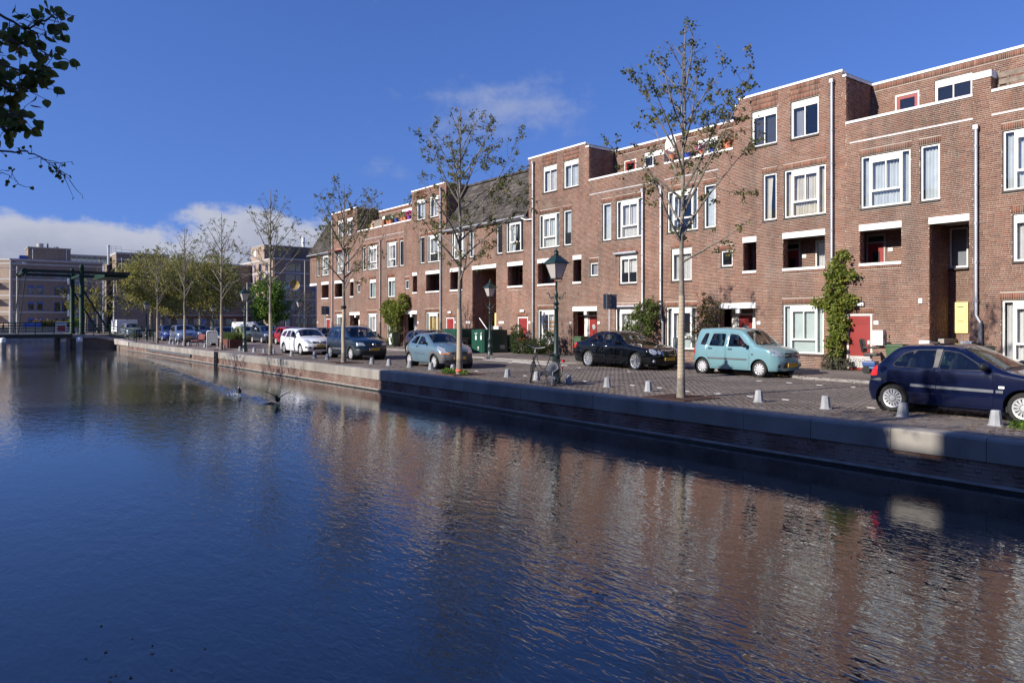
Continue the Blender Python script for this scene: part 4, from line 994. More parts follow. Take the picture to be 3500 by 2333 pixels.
# --- house H
hH = House('tall four storey house right of the orange flower pots, behind the light blue small car', -48.35, -42.55, 11.2, [(-48.35, -42.55, 0, 9.2), (-47.2, -42.55, 9.2, 11.2)])
hH.top(-46.47, [('full', 'sheer')]); hH.top(-44.68, [('full', 'white')]); hH.nar(-45.99, NO); hH.big(-45.03, [('upper', 'sheer')]); hH.balcony(-47.05, -46.42, .9); hH.balcony(-45.18, -43.38, 1.1, 'l')
hH.gnd(-45.17, [('blind', 'yellow')]); hH.small(-48.18, [('screen', 'grey')]); hH.door_niche(-48.3, -46.45); hH.pipe(-43.1, 10.85, False); hH.plate(-46.35, 1.75, '65')
hH.finish(False, side_right=(-42.55, 7.9, 11.2, YS+2), side_left=(-47.2, 9.2, 11.2, YS))
hH.coping(-47.22, -42.52, 11.2, sides=[(-42.55, 1, YS+2)]); hH.coping(-48.35, -47.23, 9.2); hH.part(MB().box(-47.2, -42.55, D+.02, D+9, 10.9, 10.96), 'roof', M_ROOF)
# --- houses I
hI = House('brick terrace house behind the green climber with flower pots along its roof terrace', -51.77, -48.35, 9.2)
hI.big(-51.10, [('left', 'white')]); hI.nar(-49.03, NO); hI.mid(-50.9, [('full', 'mint')]); hI.gnd(-51.0, WH); hI.finish(False); hI.coping(-51.5, -48.35, 9.2)
hI.part(MB().box(-51.5, -48.35, D-.012, D-.008, 8.43, 8.48), 'flashing_strip', M_STRIP)
hI.setback(-51.77, -47.2, [('top', -50.6, 9.0, 1.15, 1.47, None)])
aw = MB(); aw.box(-51.5, -48.9, YS-.30, YS-.04, 10.35, 10.58); hI.part(aw, 'awning_case', M_STICK, bevel=.03)
m = MB(); m.box(-51.77, -51.5, D, YS, 9.2, 9.72); hI.part(m, 'terrace_pier', M_BRICK); hI.part(MB().box(-51.80, -51.3, D-.03, D+.5, 9.72, 9.95), 'pier_cap', M_WHITE)
hJ0 = House('brick terrace house with a wooden screen on its roof terrace, behind the dark people carrier', -55.55, -51.77, 9.2)
hJ0.nar(-55.21, WH); hJ0.big(-54.25, [('blind', 'white')]); hJ0.mid(-54.03, [('full', 'mint')]); hJ0.gnd(-54.36, [('blind', 'white')]); hJ0.pipe(-52.0, 8.1, False); hJ0.finish(False); hJ0.coping(-55.55, -51.8, 9.2)
hJ0.part(MB().box(-55.55, -51.8, D-.012, D-.008, 8.43, 8.48), 'flashing_strip', M_STRIP)
hJ0.setback(-56.2, -51.77, [('top', -54.6, 9.0, 1.15, 1.47, None)])
hJ0.part(MB().box(-54.6, -51.9, D+.5, D+.56, 8.6, 9.95), 'terrace_screen', M_WOOD); hJ0.part(MB().box(-55.0, -54.3, D+.45, D+.49, 8.6, 9.75), 'terrace_screen', M_PINE)
hJ = House('tall house with a red brown awning, second from the far end of the terrace', -61.3, -55.55, 11.2, [(-61.3, -55.55, 0, 9.2), (-61.3, -56.2, 9.2, 11.2)])
hJ.top(-60.05, WH); hJ.top(-58.22, [('sides', 'white')]); hJ.big(-60.3, WH); hJ.nar(-58.2, WH); hJ.balcony(-60.63, -58.96, .85); hJ.balcony(-57.55, -56.9, .9); hJ.small(-56.24, WH); hJ.gnd(-60.55, CR); hJ.door_niche(-57.6, -55.75); hJ.pipe(-61.0, 10.85, False)
hJ.part(MB().prism([(D-.5, 7.95), (D-.01, 8.1), (D-.01, 8.0), (D-.5, 7.88)], -60.75, -57.5, 'x'), 'awning', pmat('awning_red', (.30, .10, .07), .8))
hJ.finish(False, side_right=(-56.2, 9.2, 11.2, YS), side_left=(-61.3, 7.9, 11.2, YS+2)); hJ.coping(-61.32, -56.17, 11.2, sides=[(-56.2, 1, YS)]); hJ.coping(-56.16, -55.55, 9.2); hJ.part(MB().box(-61.3, -56.2, D+.02, D+9, 10.9, 10.96), 'roof', M_ROOF)
hK = House('last brick house at the far end of the terrace under a tiled roof', -66.2, -61.3, 7.9, [(-64.6, -61.3, 0, 5.16), (-66.2, -61.3, 5.36, 7.9)])
hK.nar(-64.53, WH, .5); hK.big(-63.53, WH, 1.65); hK.lintel(-66.19, -64.62, 5.16, 5.36); hK.balcony(-63.48, -61.95, .9, 'r'); hK.store_door(-62.5); hK.plate(-64.5, 1.75, '68')
hK.sections = [(-64.6, -61.3, 0, 5.36), (-66.2, -61.3, 5.36, 7.9)]
hK.finish(False); tiled_roof(hK, -66.3, -61.32, False)

# ================================================================== cars
def catmull(P, n=5):
    out = []
    for i in range(len(P)-1):
        p0 = P[max(i-1, 0)]; p1 = P[i]; p2 = P[i+1]; p3 = P[min(i+2, len(P)-1)]
        k = max(1, min(n, int(math.hypot(p2[0]-p1[0], p2[1]-p1[1])/.06)))
        for j in range(k):
            t = j/k
            f = lambda a, b, c, d: .5*((2*b)+(-a+c)*t+(2*a-5*b+4*c-d)*t*t+(-a+3*b-3*c+d)*t**3)
            out.append((f(p0[0], p1[0], p2[0], p3[0]), f(p0[1], p1[1], p2[1], p3[1]), i+t))
    out.append((P[-1][0], P[-1][1], len(P)-1.0)); return out
def inpoly(x, z, poly):
    c = False; j = len(poly)-1
    for i in range(len(poly)):
        a, b = poly[i], poly[j]
        if (a[1] > z) != (b[1] > z) and x < (b[0]-a[0])*(z-a[1])/(b[1]-a[1])+a[0]: c = not c
        j = i
    return c
def inset(poly, d):
    """shrinks a polygon by d whatever its winding"""
    A = sum(poly[i][0]*poly[(i+1) % len(poly)][1]-poly[(i+1) % len(poly)][0]*poly[i][1] for i in range(len(poly)))
    s = 1 if A > 0 else -1; out = []; n = len(poly)
    for i in range(n):
        p, q, r = Vector(poly[i-1]), Vector(poly[i]), Vector(poly[(i+1) % n])
        e1 = (q-p).normalized(); e2 = (r-q).normalized()
        n1 = Vector((-e1.y, e1.x))*s; n2 = Vector((-e2.y, e2.x))*s
        b = (n1+n2); k = d/max(.35, b.length_squared/2)
        out.append((q.x+b.x*k*.5*1.0, q.y+b.y*k*.5*1.0) if b.length > 1e-6 else (q.x+n1.x*d, q.y+n1.y*d))
    return out
def round_poly(poly, r=.05, n=3):
    out = []; m = len(poly)
    for i in range(m):
        p, q, s = Vector(poly[i-1]), Vector(poly[i]), Vector(poly[(i+1) % m])
        a = q+(p-q).normalized()*min(r, (p-q).length*.4); b = q+(s-q).normalized()*min(r, (s-q).length*.4)
        for k in range(n+1):
            t = k/n; v = a*(1-t)**2+q*2*t*(1-t)+b*t*t; out.append((v.x, v.y))
    return out
WHEELS = {}
def wheel_meshes(R, rimR, style):
    key = (R, rimR, style)
    if key in WHEELS: return WHEELS[key]
    t = MB(); w = .095
    t.lathe([(rimR-.01, -w*.8), (rimR+.015, -w), (R-.03, -w), (R-.008, -w*.75), (R, -w*.4), (R, w*.4), (R-.008, w*.75), (R-.03, w), (rimR+.015, w), (rimR-.01, w*.8)], 32, axis='y', cap=False)
    tm = t.mesh('wheel', M_RUBBER, True, 40)
    d = MB(); d.lathe([(rimR+.003, -w*.86), (rimR-.02, -w*.62), (.02, -w*.50)], 32, axis='y', cap=False)
    d.lathe([(rimR, w*.5), (.01, w*.5)], 20, axis='y', cap=False)
    r = MB(); r.lathe([(rimR+.004, -w*.95), (rimR+.004, -w*.98), (rimR-.022, -w*.90), (rimR-.028, -w*.6)], 36, axis='y', cap=False)
    def spoke(a, r0, r1, w0, w1, y0, y1):
        c, s = math.cos(a), math.sin(a)
        P = []
        for (rr, ww, yy) in ((r0, w0, y0), (r1, w1, y1)):
            for sg in (-1, 1): P.append((rr*c-sg*ww*s, yy, rr*s+sg*ww*c)); P.append((rr*c-sg*ww*s*1.15, yy+.03, rr*s+sg*ww*c*1.15))
        r.add(P, [(0, 4, 6, 2), (0, 1, 5, 4), (2, 6, 7, 3)])
    if style == 'spoke20':
        for k in range(10):
            for o in (-.09, .09): spoke(2*PI*k/10+o, .06, rimR-.02, .013, .016, -w*.72, -w*.90)
    elif style == 'cap':
        r.lathe([(rimR-.02, -w*.90), (rimR*.6, -w*1.0), (.05, -w*1.02), (.001, -w*1.02)], 30, axis='y', cap=False)
    elif style == 'cap10':
        for k in range(10): spoke(2*PI*k/10, .04, rimR-.015, .030, .036, -w*.96, -w*.88)
        r.lathe([(rimR*.66, -w*.93), (.03, -w*1.0), (.001, -w*1.0)], 24, axis='y', cap=False)
    elif style == 'fan':
        for k in range(14): spoke(2*PI*k/14, .07, rimR-.02, .013, .021, -w*.96, -w*.88)
    elif style == 'five':
        for k in range(6): spoke(2*PI*k/6+.3, .03, rimR-.015, .035, .047, -w*.94, -w*.88)
    r.lathe([(.065, -w*.80), (.06, -w*1.0), (.03, -w*1.03), (.001, -w*1.03)], 16, axis='y', cap=False)
    mat = M_RIM if style == 'spoke20' else M_HUBCAP
    rm = r.mesh('rim', mat, True, 35); dm = d.mesh('brake_disc', M_INT, True, 35)
    holes = None
    if style == 'cap':
        h = MB()
        for k in range(10):
            a = 2*PI*k/10; rr = rimR*.80; c, s = math.cos(a), math.sin(a)
            h.add([((rr-.022)*c-.014*s, -w*1.0, (rr-.022)*s+.014*c), ((rr-.022)*c+.014*s, -w*1.0, (rr-.022)*s-.014*c), ((rr+.03)*c+.022*s, -w*.94-.006, (rr+.03)*s-.022*c), ((rr+.03)*c-.022*s, -w*.94-.006, (rr+.03)*s+.022*c)], [(0, 1, 2, 3)])
        holes = h.mesh('hub_cap_hole', M_INT)
    WHEELS[key] = (tm, rm, dm, holes); return WHEELS[key]
PAINT = {}
def paint(name, col, metallic=.35, rough=.28, coat=1.0, spec=.25):
    if name not in PAINT: PAINT[name] = pmat('paint_'+name, col, rough, metallic, var=.05, scale=.8, coat=coat, spec=spec)
    return PAINT[name]
class Car:
    """side panels are cut from the side view (arches, doors, windows); a lofted skin joins them over bonnet, screens and roof"""
    def __init__(s, name, label, S, loc, rotz, mat, group='cars parked along the canal', trim=None):
        s.e = thing(name, label, S.get('cat', 'car'), (loc[0], loc[1], loc[2] if len(loc) > 2 else 0.0), rotz, group)
        s.S = S; s.mat = mat; s.W = S['W']; s.prof = catmull(S['prof'])
        xs = [p[0] for p in s.prof]; s.xf, s.xr = max(xs), min(xs)
        s.belt = S['belt']; s.trim = trim or M_DARKGREY
        s.body()
    def hw(s, x, z):
        w = s.W/2; b = s.belt
        a = s.S.get('round', .62)
        if x > s.xf-a: w -= .20*((x-(s.xf-a))/a)**2.3
        if x < s.xr+a: w -= .15*(((s.xr+a)-x)/a)**2.3
        if z < .5: w -= .055*((.5-z)/.32)**2
        elif z < b: w -= .03*((z-.5)/(b-.5))**2
        else: w -= .03+s.S.get('tumble', .30)*(z-b)+.012*min(1, (z-b)/.03)
        return max(w, .2)
    def edge(s, x, z):
        """distance to the upper outline"""
        P = s.np_prof; A = P[:-1]; B = P[1:]; d = B-A
        t = np.clip(((x-A[:, 0])*d[:, 0]+(z-A[:, 1])*d[:, 1])/(d**2).sum(1), 0, 1)
        return float(np.hypot(A[:, 0]+t*d[:, 0]-x, A[:, 1]+t*d[:, 1]-z).min())
    def y(s, x, z, d=None):
        r = s.S.get('fillet', .075); d = s.edge(x, z) if d is None else d
        y = s.hw(x, z)
        if d < r: y -= r*(1-math.sqrt(max(0, 1-((r-d)/r)**2)))*.9
        return y
    def body(s):
        S = s.S; prof = s.prof; s.np_prof = np.array([(p[0], p[1]) for p in prof])
        zs = S['sill']; R = S.get('arch', S['R']+.055)
        top = [(p[0], p[1]) for p in prof]                       # front bottom .. over .. rear bottom
        bot = [(top[-1][0]+.02, zs)]
        for xc in (S['xr'], S['xf']):
            zc = S['R']; a0 = math.acos(min(1, (zc-zs)/R)) if zc > zs else PI/2
            for k in range(17):
                a = -PI/2-(-a0+PI/2)+0; t = k/16; ang = (PI+ (PI/2-a0)) - t*(PI+2*(PI/2-a0))
                bot.append((xc+R*math.cos(ang), zc+R*math.sin(ang)))
        bot.append((top[0][0]-.02, zs))
        outline = top+[b for b in bot]
        regions = []                                             # (name, polygon, treatment)
        for w in S['windows']: regions.append(('window', round_poly(w, .05)))
        doors = [round_poly(dq, .06) for dq in S.get('doors', [])]
        trims = S.get('trim', [])
        V = []; E = []
        def loop(poly):
            o = len(V)
            for p in poly: V.append(Vector(p))
            for i in range(len(poly)): E.append((o+i, o+(i+1) % len(poly)))
        loop(outline)
        rings = [(inset(w, -.018), w) for _, w in regions]
        for (o_, w) in rings: loop(w); loop(o_)
        for dq in doors: loop(dq); loop(inset(dq, .011))
        for tq in trims: loop(tq)
        r = S.get('fillet', .075)
        for f in (.12, .35, .7, 1.05):
            for i in range(0, len(top), 1):
                a = Vector(top[max(i-1, 0)]); b = Vector(top[min(i+1, len(top)-1)]); t = (b-a).normalized()
                nrm = Vector((t.y, -t.x))
                q = Vector(top[i])+nrm*r*f
                if not inpoly(q.x, q.y, outline): q = Vector(top[i])-nrm*r*f
                if inpoly(q.x, q.y, outline) and abs(s.edge(q.x, q.y)-r*f) < r*.15: V.append(q)
        g = .085; x = s.xr
        while x < s.xf:
            z = zs+.03
            while z < max(p[1] for p in top):
                if inpoly(x, z, outline) and s.edge(x, z) > r*1.2: V.append(Vector((x, z)))
                z += g
            x += g
        vo, eo, fo, *_ = delaunay_2d_cdt([Vector((v[0], v[1])) for v in V], E, [], 0, 1e-5)
        grp = {}
        for f in fo:
            cx = sum(vo[i][0] for i in f)/3; cz = sum(vo[i][1] for i in f)/3
            if not inpoly(cx, cz, outline): continue
            key = 'body'
            for i, dq in enumerate(doors):
                if inpoly(cx, cz, dq):
                    key = ('door', i) if inpoly(cx, cz, inset(dq, .011)) else None
            for tq in trims:
                if inpoly(cx, cz, tq): key = 'trim'
            for i, (o_, w) in enumerate(rings):
                if inpoly(cx, cz, w): key = ('window', i)
                elif inpoly(cx, cz, o_) and not S.get('noseal'): key = ('seal', 0)
            if key is None: continue
            grp.setdefault(key, []).append(f)
        cache = {}
        def P(i, sg, off=0.0):
            if i not in cache: cache[i] = s.y(vo[i][0], vo[i][1])
            return (vo[i][0], sg*(cache[i]+off), vo[i][1])
        def part(fs, sg, off=0.0):
            idx = sorted({i for f in fs for i in f}); mp = {j: k for k, j in enumerate(idx)}
            m = MB(); ff = []
            for f in fs:
                a, b, c = (Vector((vo[i][0], vo[i][1])) for i in f)
                ccw = (b-a).cross(c-a) > 0
                t = tuple(mp[i] for i in f)
                # side -1 must face -y: in (x,z) counter-clockwise seen from -y
                ff.append(t if (ccw == (sg < 0)) else t[::-1])
            m.add([P(i, sg, off) for i in idx], ff); return m
        # the skin over the top
        ws, rw = S['screen'], S['rear']
        vs_ = [-1, -.95, -.88, -.66, -.33, 0, .33, .66, .88, .95, 1]
        crown = S.get('crown', {})
        def cr(t):
            ks = sorted(crown); 
            if t <= ks[0]: return crown[ks[0]]
            for a, b in zip(ks[:-1], ks[1:]):
                if a <= t <= b: return crown[a]+(crown[b]-crown[a])*(t-a)/(b-a)
            return crown[ks[-1]]
        rows = []
        for i, (x, z, t) in enumerate(prof):
            a = prof[max(i-1, 0)]; b = prof[min(i+1, len(prof)-1)]; tx, tz = b[0]-a[0], b[1]-a[1]; l = math.hypot(tx, tz)
            nx, nz = -tz/l, tx/l
            if nx*(x)+nz*(z-.6) < 0: nx, nz = -nx, -nz
            yw = s.y(x, z, 0.0); c = cr(t)
            rows.append([(x+nx*c*(1-abs(v)**2.2), v*yw, z+nz*c*(1-abs(v)**2.2)) for v in vs_])
        skin = {'body': [], 'trim': [], 'screen': [], 'rear': [], 'frit': []}
        for i in range(len(prof)-1):
            tm = (prof[i][2]+prof[i+1][2])/2
            for j in range(len(vs_)-1):
                key = 'body'; vm = (vs_[j]+vs_[j+1])/2
                mx_, mz_ = (prof[i][0]+prof[i+1][0])/2, (prof[i][1]+prof[i+1][1])/2
                if ws[0] < tm < ws[1] and abs(vm) < .95: key = 'screen' if abs(vm) < .95 else 'body'
                if rw and rw[0] < tm < rw[1] and abs(vm) < .88: key = 'rear'
                for tq in S.get('trim_top', []):
                    if tq[0] < tm < tq[1]: key = 'trim'
                skin[key].append((i, j))
        def skinmb(cells):
            m = MB(); mp = {}
            for (i, j) in cells:
                for q in ((i, j), (i, j+1), (i+1, j+1), (i+1, j)):
                    if q not in mp: mp[q] = len(m.v); m.v.append(rows[q[0]][q[1]])
                m.f.append((mp[(i, j)], mp[(i, j+1)], mp[(i+1, j+1)], mp[(i+1, j)]))
            return m
        def join(ms):
            o = MB()
            for m in ms: o.add(m.v, m.f)
            bm = bmesh.new(); vv = [bm.verts.new(v) for v in o.v]
            for f in o.f:
                try: bm.faces.new([vv[i] for i in f])
                except ValueError: pass
            bmesh.ops.remove_doubles(bm, verts=bm.verts, dist=.0015)
            return bm
        def fin(bm, name, mat, parent, ang=50):
            me = bpy.data.meshes.new(name); bm.to_mesh(me); bm.free(); me.materials.append(mat)
            me.polygons.foreach_set('use_smooth', [True]*len(me.polygons)); me.set_sharp_from_angle(angle=math.radians(ang))
            return link(bpy.data.objects.new(name, me), parent)
        parts = [skinmb(skin['body'])]
        for sg in (-1, 1): parts.append(part(grp['body'], sg))
        full = join([skinmb(sum(skin.values(), []))]+[part(sum(grp.values(), []), sg) for sg in (-1, 1)])
        s.bvh = BVHTree.FromBMesh(full); full.free()
        s.b = fin(join(parts), 'body', s.mat, s.e)
        for front in (True, False):
            ok = lambda x: (x > 0) == front
            sk = [q for q in skin['trim'] if ok(prof[q[0]][0])]; gf = [f for f in grp.get('trim', []) if ok(vo[f[0]][0])]
            tp = ([skinmb(sk)] if sk else [])+([part(gf, sg) for sg in (-1, 1)] if gf else [])
            if tp: fin(join(tp), 'bumper', s.trim, s.e)
        s.windscreen = fin(join([skinmb(skin['screen'])]), 'windscreen', M_CARGLASS, s.e)
        if skin['rear']: fin(join([skinmb(skin['rear'])]), 'rear_window', M_CARGLASS, s.e)
        dobj = {}
        for sg in (-1, 1):
            for i in range(len(doors)):
                if ('door', i) in grp: dobj[(sg, i)] = fin(join([part(grp[('door', i)], sg)]), 'door', s.mat, s.e)
            for i in range(len(rings)):
                if ('window', i) in grp: fin(join([part(grp[('window', i)], sg, -.008)]), 'side_window', M_CARGLASS, s.e)
            if ('seal', 0) in grp: fin(join([part(grp[('seal', 0)], sg, .001)]), 'window_seal', M_BLACK if not S.get('bright') else M_CHROME, s.e)
        # floor, arches, wheels, cabin
        f = MB(); f.box(s.xr+.25, s.xf-.25, -s.W/2+.12, s.W/2-.12, zs-.03, zs+.08); f.box(s.xr+.3, s.xf-.55, -s.W/2+.10, s.W/2-.10, s.belt-.32, s.belt-.28)
        f.box(S['dash']-.12, S['dash']+.22, -s.W/2+.14, s.W/2-.14, s.belt-.30, s.belt+.0)
        f.build('cabin_floor', M_INT, s.e)
        rimR = S.get('rim', .2)
        tm, rm, dm, hm = wheel_meshes(S['R'], rimR, S.get('wheel', 'cap'))
        for xc in (S['xr'], S['xf']):
            for sg in (-1, 1):
                yy = s.hw(xc, S['R'])-.10
                l = MB(); l.lathe([(R+.004, -.16), (R+.004, .16)], 24, (xc, sg*(yy-.06), S['R']), 'y', cap=False); l.lathe([(R, 0), (.02, 0)], 24, (xc, sg*(yy-.20), S['R']), 'y', cap=False)
                l.build('wheel_arch', M_INT, s.e)
                o = bpy.data.objects.new('wheel', tm); o.location = (xc, sg*yy, S['R']); o.rotation_euler = (0, RNG.uniform(0, 6), PI if sg > 0 else 0); link(o, s.e)
                link(bpy.data.objects.new('rim', rm), o); link(bpy.data.objects.new('brake_disc', dm), o)
                if hm: link(bpy.data.objects.new('hub_cap_hole', hm), o)
        zb = s.belt
        for (sx, back) in S.get('seats', [(-.12, .62), (-.95, .62)]):
            ys = (-.36, .36) if sx > -.6 else (-.38, .38)
            for yq in ys:
                m = MB(); m.ball((sx-.22, yq, zb-.08), .09, .23, .33, 10, 8); m.ball((sx-.30, yq, zb+.27), .06, .135, .11, 10, 7); m.tube([(sx-.27, yq, zb+.1), (sx-.30, yq, zb+.2)], .03, 6)
                m.build('seat', M_SEAT, s.e, smooth=True)
        m = MB().torus(.18, .014, (0, 0, 0), 20, 6, 'z'); m.xf(Matrix.Translation((S['dash']-.25, .36, zb-.03)) @ Matrix.Rotation(-1.1, 4, 'Y')); m.build('steering_wheel', M_BLACK, s.e, smooth=True)
        if 'mirror' in S:
            mx_, mz_ = S['mirror']
            for sg in (-1, 1):
                yy = s.y(mx_, mz_)
                m = MB().ball((mx_, sg*(yy+.14), mz_+.06), .075, .115, .075, 12, 8); m.tube([(mx_, sg*(yy-.03), mz_), (mx_, sg*(yy+.1), mz_+.03)], .03, 6)
                m.build('wing_mirror', S.get('mirror_mat') or M_BLACK, s.e, smooth=True)
        for (hx, hz) in S.get('handles', []):
            for sg in (-1, 1):
                yy = s.y(hx, hz); m = MB(); m.box(hx-.085, hx+.085, sg*yy-sg*.01, sg*(yy+.028), hz-.018, hz+.018)
                m.build('door_handle', S.get('handle_mat') or M_BLACK, s.e, bevel=.012)
        for (x0, x1, z0, z1, hh) in S.get('strips', []):
            for sg in (-1, 1):
                n = 10; vs = []; fs = []
                for k in range(n+1):
                    x = x0+(x1-x0)*k/n; zc = z0+(z1-z0)*k/n; yy = s.y(x, zc)
                    for (dz, o) in ((-hh, -.01), (-hh*.8, .018), (hh*.8, .018), (hh, -.01)): vs.append((x, sg*(yy+o), zc+dz))
                for k in range(n):
                    for j in range(3): fs.append((k*4+j, k*4+j+1, k*4+j+5, k*4+j+4))
                fs += [(0, 1, 2, 3), (n*4+3, n*4+2, n*4+1, n*4)]
                MB().add(vs, fs).build('side_strip', S.get('strip_mat') or M_DARKGREY, s.e)
    def patch(s, poly, axis, name, mat, off=.008, parent=None, mirror=True, grid=.06, rnd=.03):
        """a lens, grille or plate laid on the body: axis 'f' or 'r' polygon in (y,z), 's' polygon in (x,z)"""
        poly = round_poly(poly, rnd) if rnd else poly
        outs = []
        polys = [poly]
        if mirror: polys.append([(-p[0], p[1]) for p in poly] if axis != 's' else poly)
        for pi, pl in enumerate(polys):
            V = [Vector(p) for p in pl]; n = len(V); E = [(i, (i+1) % n) for i in range(n)]
            x0, x1 = min(p[0] for p in pl), max(p[0] for p in pl); z0, z1 = min(p[1] for p in pl), max(p[1] for p in pl)
            a = x0+grid/2
            while a < x1:
                b = z0+grid/2
                while b < z1:
                    if inpoly(a, b, pl): V.append(Vector((a, b)))
                    b += grid
                a += grid
            vo, eo, fo, *_ = delaunay_2d_cdt(V, E, [], 1, 1e-6)
            def cast(p, o):
                if axis == 'f': q, d = Vector((4, p[0], p[1])), Vector((-1, 0, 0))
                elif axis == 'r': q, d = Vector((-4, p[0], p[1])), Vector((1, 0, 0))
                else: q, d = Vector((p[0], -3 if pi == 0 else 3, p[1])), Vector((0, 1 if pi == 0 else -1, 0))
                h, nn, _, _ = s.bvh.ray_cast(q, d)
                if h is not None and ((axis == 'r' and h.x > s.xr+.42) or (axis == 'f' and h.x < s.xf-.62)): h = None
                if h is None: h, nn, _, _ = s.bvh.find_nearest(Vector((s.xf-.1 if axis == 'f' else s.xr+.1, p[0], p[1])) if axis != 's' else Vector((p[0], (-1 if pi == 0 else 1)*s.W/2, p[1]))); nn = -d
                if nn.dot(d) > 0: nn = -nn
                return h+nn*o
            m = MB(); n2 = len(vo)
            m.v = [tuple(cast(v, off)) for v in vo]
            A = [cast(v, off) for v in vo]
            out = Vector((1, 0, 0)) if axis == 'f' else (Vector((-1, 0, 0)) if axis == 'r' else Vector((0, -1 if pi == 0 else 1, 0)))
            cnt = {}
            for f in fo:
                t = tuple(f); nn = (A[t[1]]-A[t[0]]).cross(A[t[2]]-A[t[0]])
                if nn.dot(out) < 0: t = t[::-1]
                m.f.append(t)
                for i in range(3):
                    e = (t[i], t[(i+1) % 3])
                    if (e[1], e[0]) in cnt: del cnt[(e[1], e[0])]
                    else: cnt[e] = 1
            base = {}
            for (a_, b_) in cnt:
                for q in (a_, b_):
                    if q not in base: base[q] = len(m.v); m.v.append(tuple(cast(vo[q], -.0005)))
                m.f.append((b_, a_, base[a_], base[b_]))
            outs.append(m.build(name, mat, parent or s.e, smooth=True, ang=40))
        return outs
    def plate(s, text, z, y=0.0, rear=False):
        x = s.xr-.02 if rear else s.xf
        h = s.bvh.ray_cast(Vector((-4 if rear else 4, y, z)), Vector((1 if rear else -1, 0, 0)))[0]
        sg = -1 if rear else 1
        x = (h.x if h else x)+sg*.025
        o = MB().box(x-.012, x+.004, y-.26, y+.26, z-.058, z+.058).build('number_plate', M_PLATE, s.e)
        MB().box(x+sg*.0042-.0005, x+sg*.0042+.0015, y-.258 if not rear else y+.215, y-.215 if not rear else y+.258, z-.056, z+.056).build('plate_band', M_PLATEB, o)
        if text:
            R = Matrix(((0, 0, 1, 0), (1, 0, 0, 0), (0, 1, 0, 0), (0, 0, 0, 1))) if not rear else Matrix(((0, 0, -1, 0), (-1, 0, 0, 0), (0, 1, 0, 0), (0, 0, 0, 1)))
            text_mesh(text, .105, 'lettering', M_INK, o, Matrix.Translation((x+sg*.0055, y+.02*sg, z)) @ R, .0012, .86)
    def headlight(s, poly, amber=None):
        for o in s.patch(poly, 'f', 'headlight', M_HEADIN, .004):
            pass
        s.patch(poly, 'f', 'headlight_lens', M_LAMPGLASS, .016)
        if amber: s.patch(amber, 'f', 'indicator', M_AMBER, .018)
    def wipers(s, x, z):
        for y0, y1 in ((.05, .55), (-.55, -.05)):
            m = MB(); hs = []
            for k in range(6):
                yy = y0+(y1-y0)*k/5; h = s.bvh.ray_cast(Vector((x+.02*k, yy, 3)), Vector((0, 0, -1)))[0]
                if h: hs.append((h.x, h.y, h.z+.02))
            if len(hs) > 2: m.tube(hs, .012, 5); m.build('wiper', M_BLACK, s.e)
CR0 = {0: .07, 2: .11, 3: .08, 4: .045, 5: .05, 6: .07, 7: .035, 9: .03, 11: .06, 13: .08, 15: .07}
def ring_badge(c, x, z, r, mat=None):
    h = c.bvh.ray_cast(Vector((4, 0, z)), Vector((-1, 0, 0)))[0]
    if h: MB().torus(r, r*.2, (0, 0, 0), 20, 6, 'y').xf(Matrix.Translation((h.x+.03, 0, z)) @ Matrix.Rotation(PI/2, 4, 'Z')).build('badge_ring', mat or M_CHROME, c.e, smooth=True); MB().box(h.x+.022, h.x+.034, -r*1.15, r*1.15, z-r*.16, z+r*.16).build('badge_bar', mat or M_CHROME, c.e)
def cyl_lamp(c, y, z, r, name, mat):
    for sg in (-1, 1):
        h = c.bvh.ray_cast(Vector((4, sg*y, z)), Vector((-1, 0, 0)))[0]
        if h: MB().lathe([(r, -.03), (r, .012), (r*.7, .016), (.001, .016)], 16, (h.x, sg*y, z), 'x').build(name, mat, c.e, smooth=True)

# --- dark blue three door hatchback by the water
S106 = dict(W=1.60, R=.285, rim=.19, xf=1.14, xr=-1.245, sill=.21, belt=.90, dash=.62, wheel='fan', tumble=.33, mirror=(.52, .95), cat='car',
    prof=[(1.78, .22), (1.84, .38), (1.83, .55), (1.72, .70), (1.25, .85), (.78, .95), (.02, 1.31), (-.35, 1.375), (-.85, 1.37), (-1.22, 1.31), (-1.60, .96), (-1.74, .84), (-1.80, .62), (-1.84, .45), (-1.78, .24)],
    screen=(5, 6), rear=(9, 10), crown=CR0, doors=[[(.64, .25), (.66, .62), (.62, .93), (.06, 1.31), (-.34, 1.35), (-.40, .88), (-.36, .5), (-.26, .25)]],
    windows=[[(.54, .94), (.02, 1.25), (-.28, 1.29), (-.33, .92)], [(-.45, .92), (-.41, 1.29), (-.80, 1.28), (-1.05, 1.20), (-1.24, .98), (-1.18, .94)]],
    strips=[(.66, -.36, .56, .57, .032), (.70, .82, .56, .56, .03), (-.37, -.86, .57, .58, .032)], seats=[(.02, .6), (-.78, .6)], strip_mat=pmat('strip_grey', (.12, .13, .15), .5, var=.1))
c = Car('parked_car', 'dark blue three door hatchback parked by the water at the right edge', S106, (-6.28, 16.27), math.radians(-1.5), paint('navy', (.003, .006, .028), .0, .3, 1.0, .1))
c.patch([(.55, .72), (.66, .72), (.64, .93), (.56, .93)], 'r', 'tail_light', M_TAIL, .012)
c.patch([(-1.56, .73), (-1.735, .72), (-1.655, .93), (-1.57, .93)], 's', 'tail_light', M_TAIL, .010)
c.patch([(-1.83, .60), (-1.45, .63), (-1.47, .69), (-1.82, .67)], 's', 'bumper_strip', M_DARKGREY, .014)
c.headlight([(.36, .60), (.72, .60), (.70, .74), (.40, .72)]); c.plate('', .42)
c.patch([(.74, .62), (.84, .62), (.84, .665), (.74, .665)], 's', 'side_repeater', M_STICK, .012, rnd=.01)
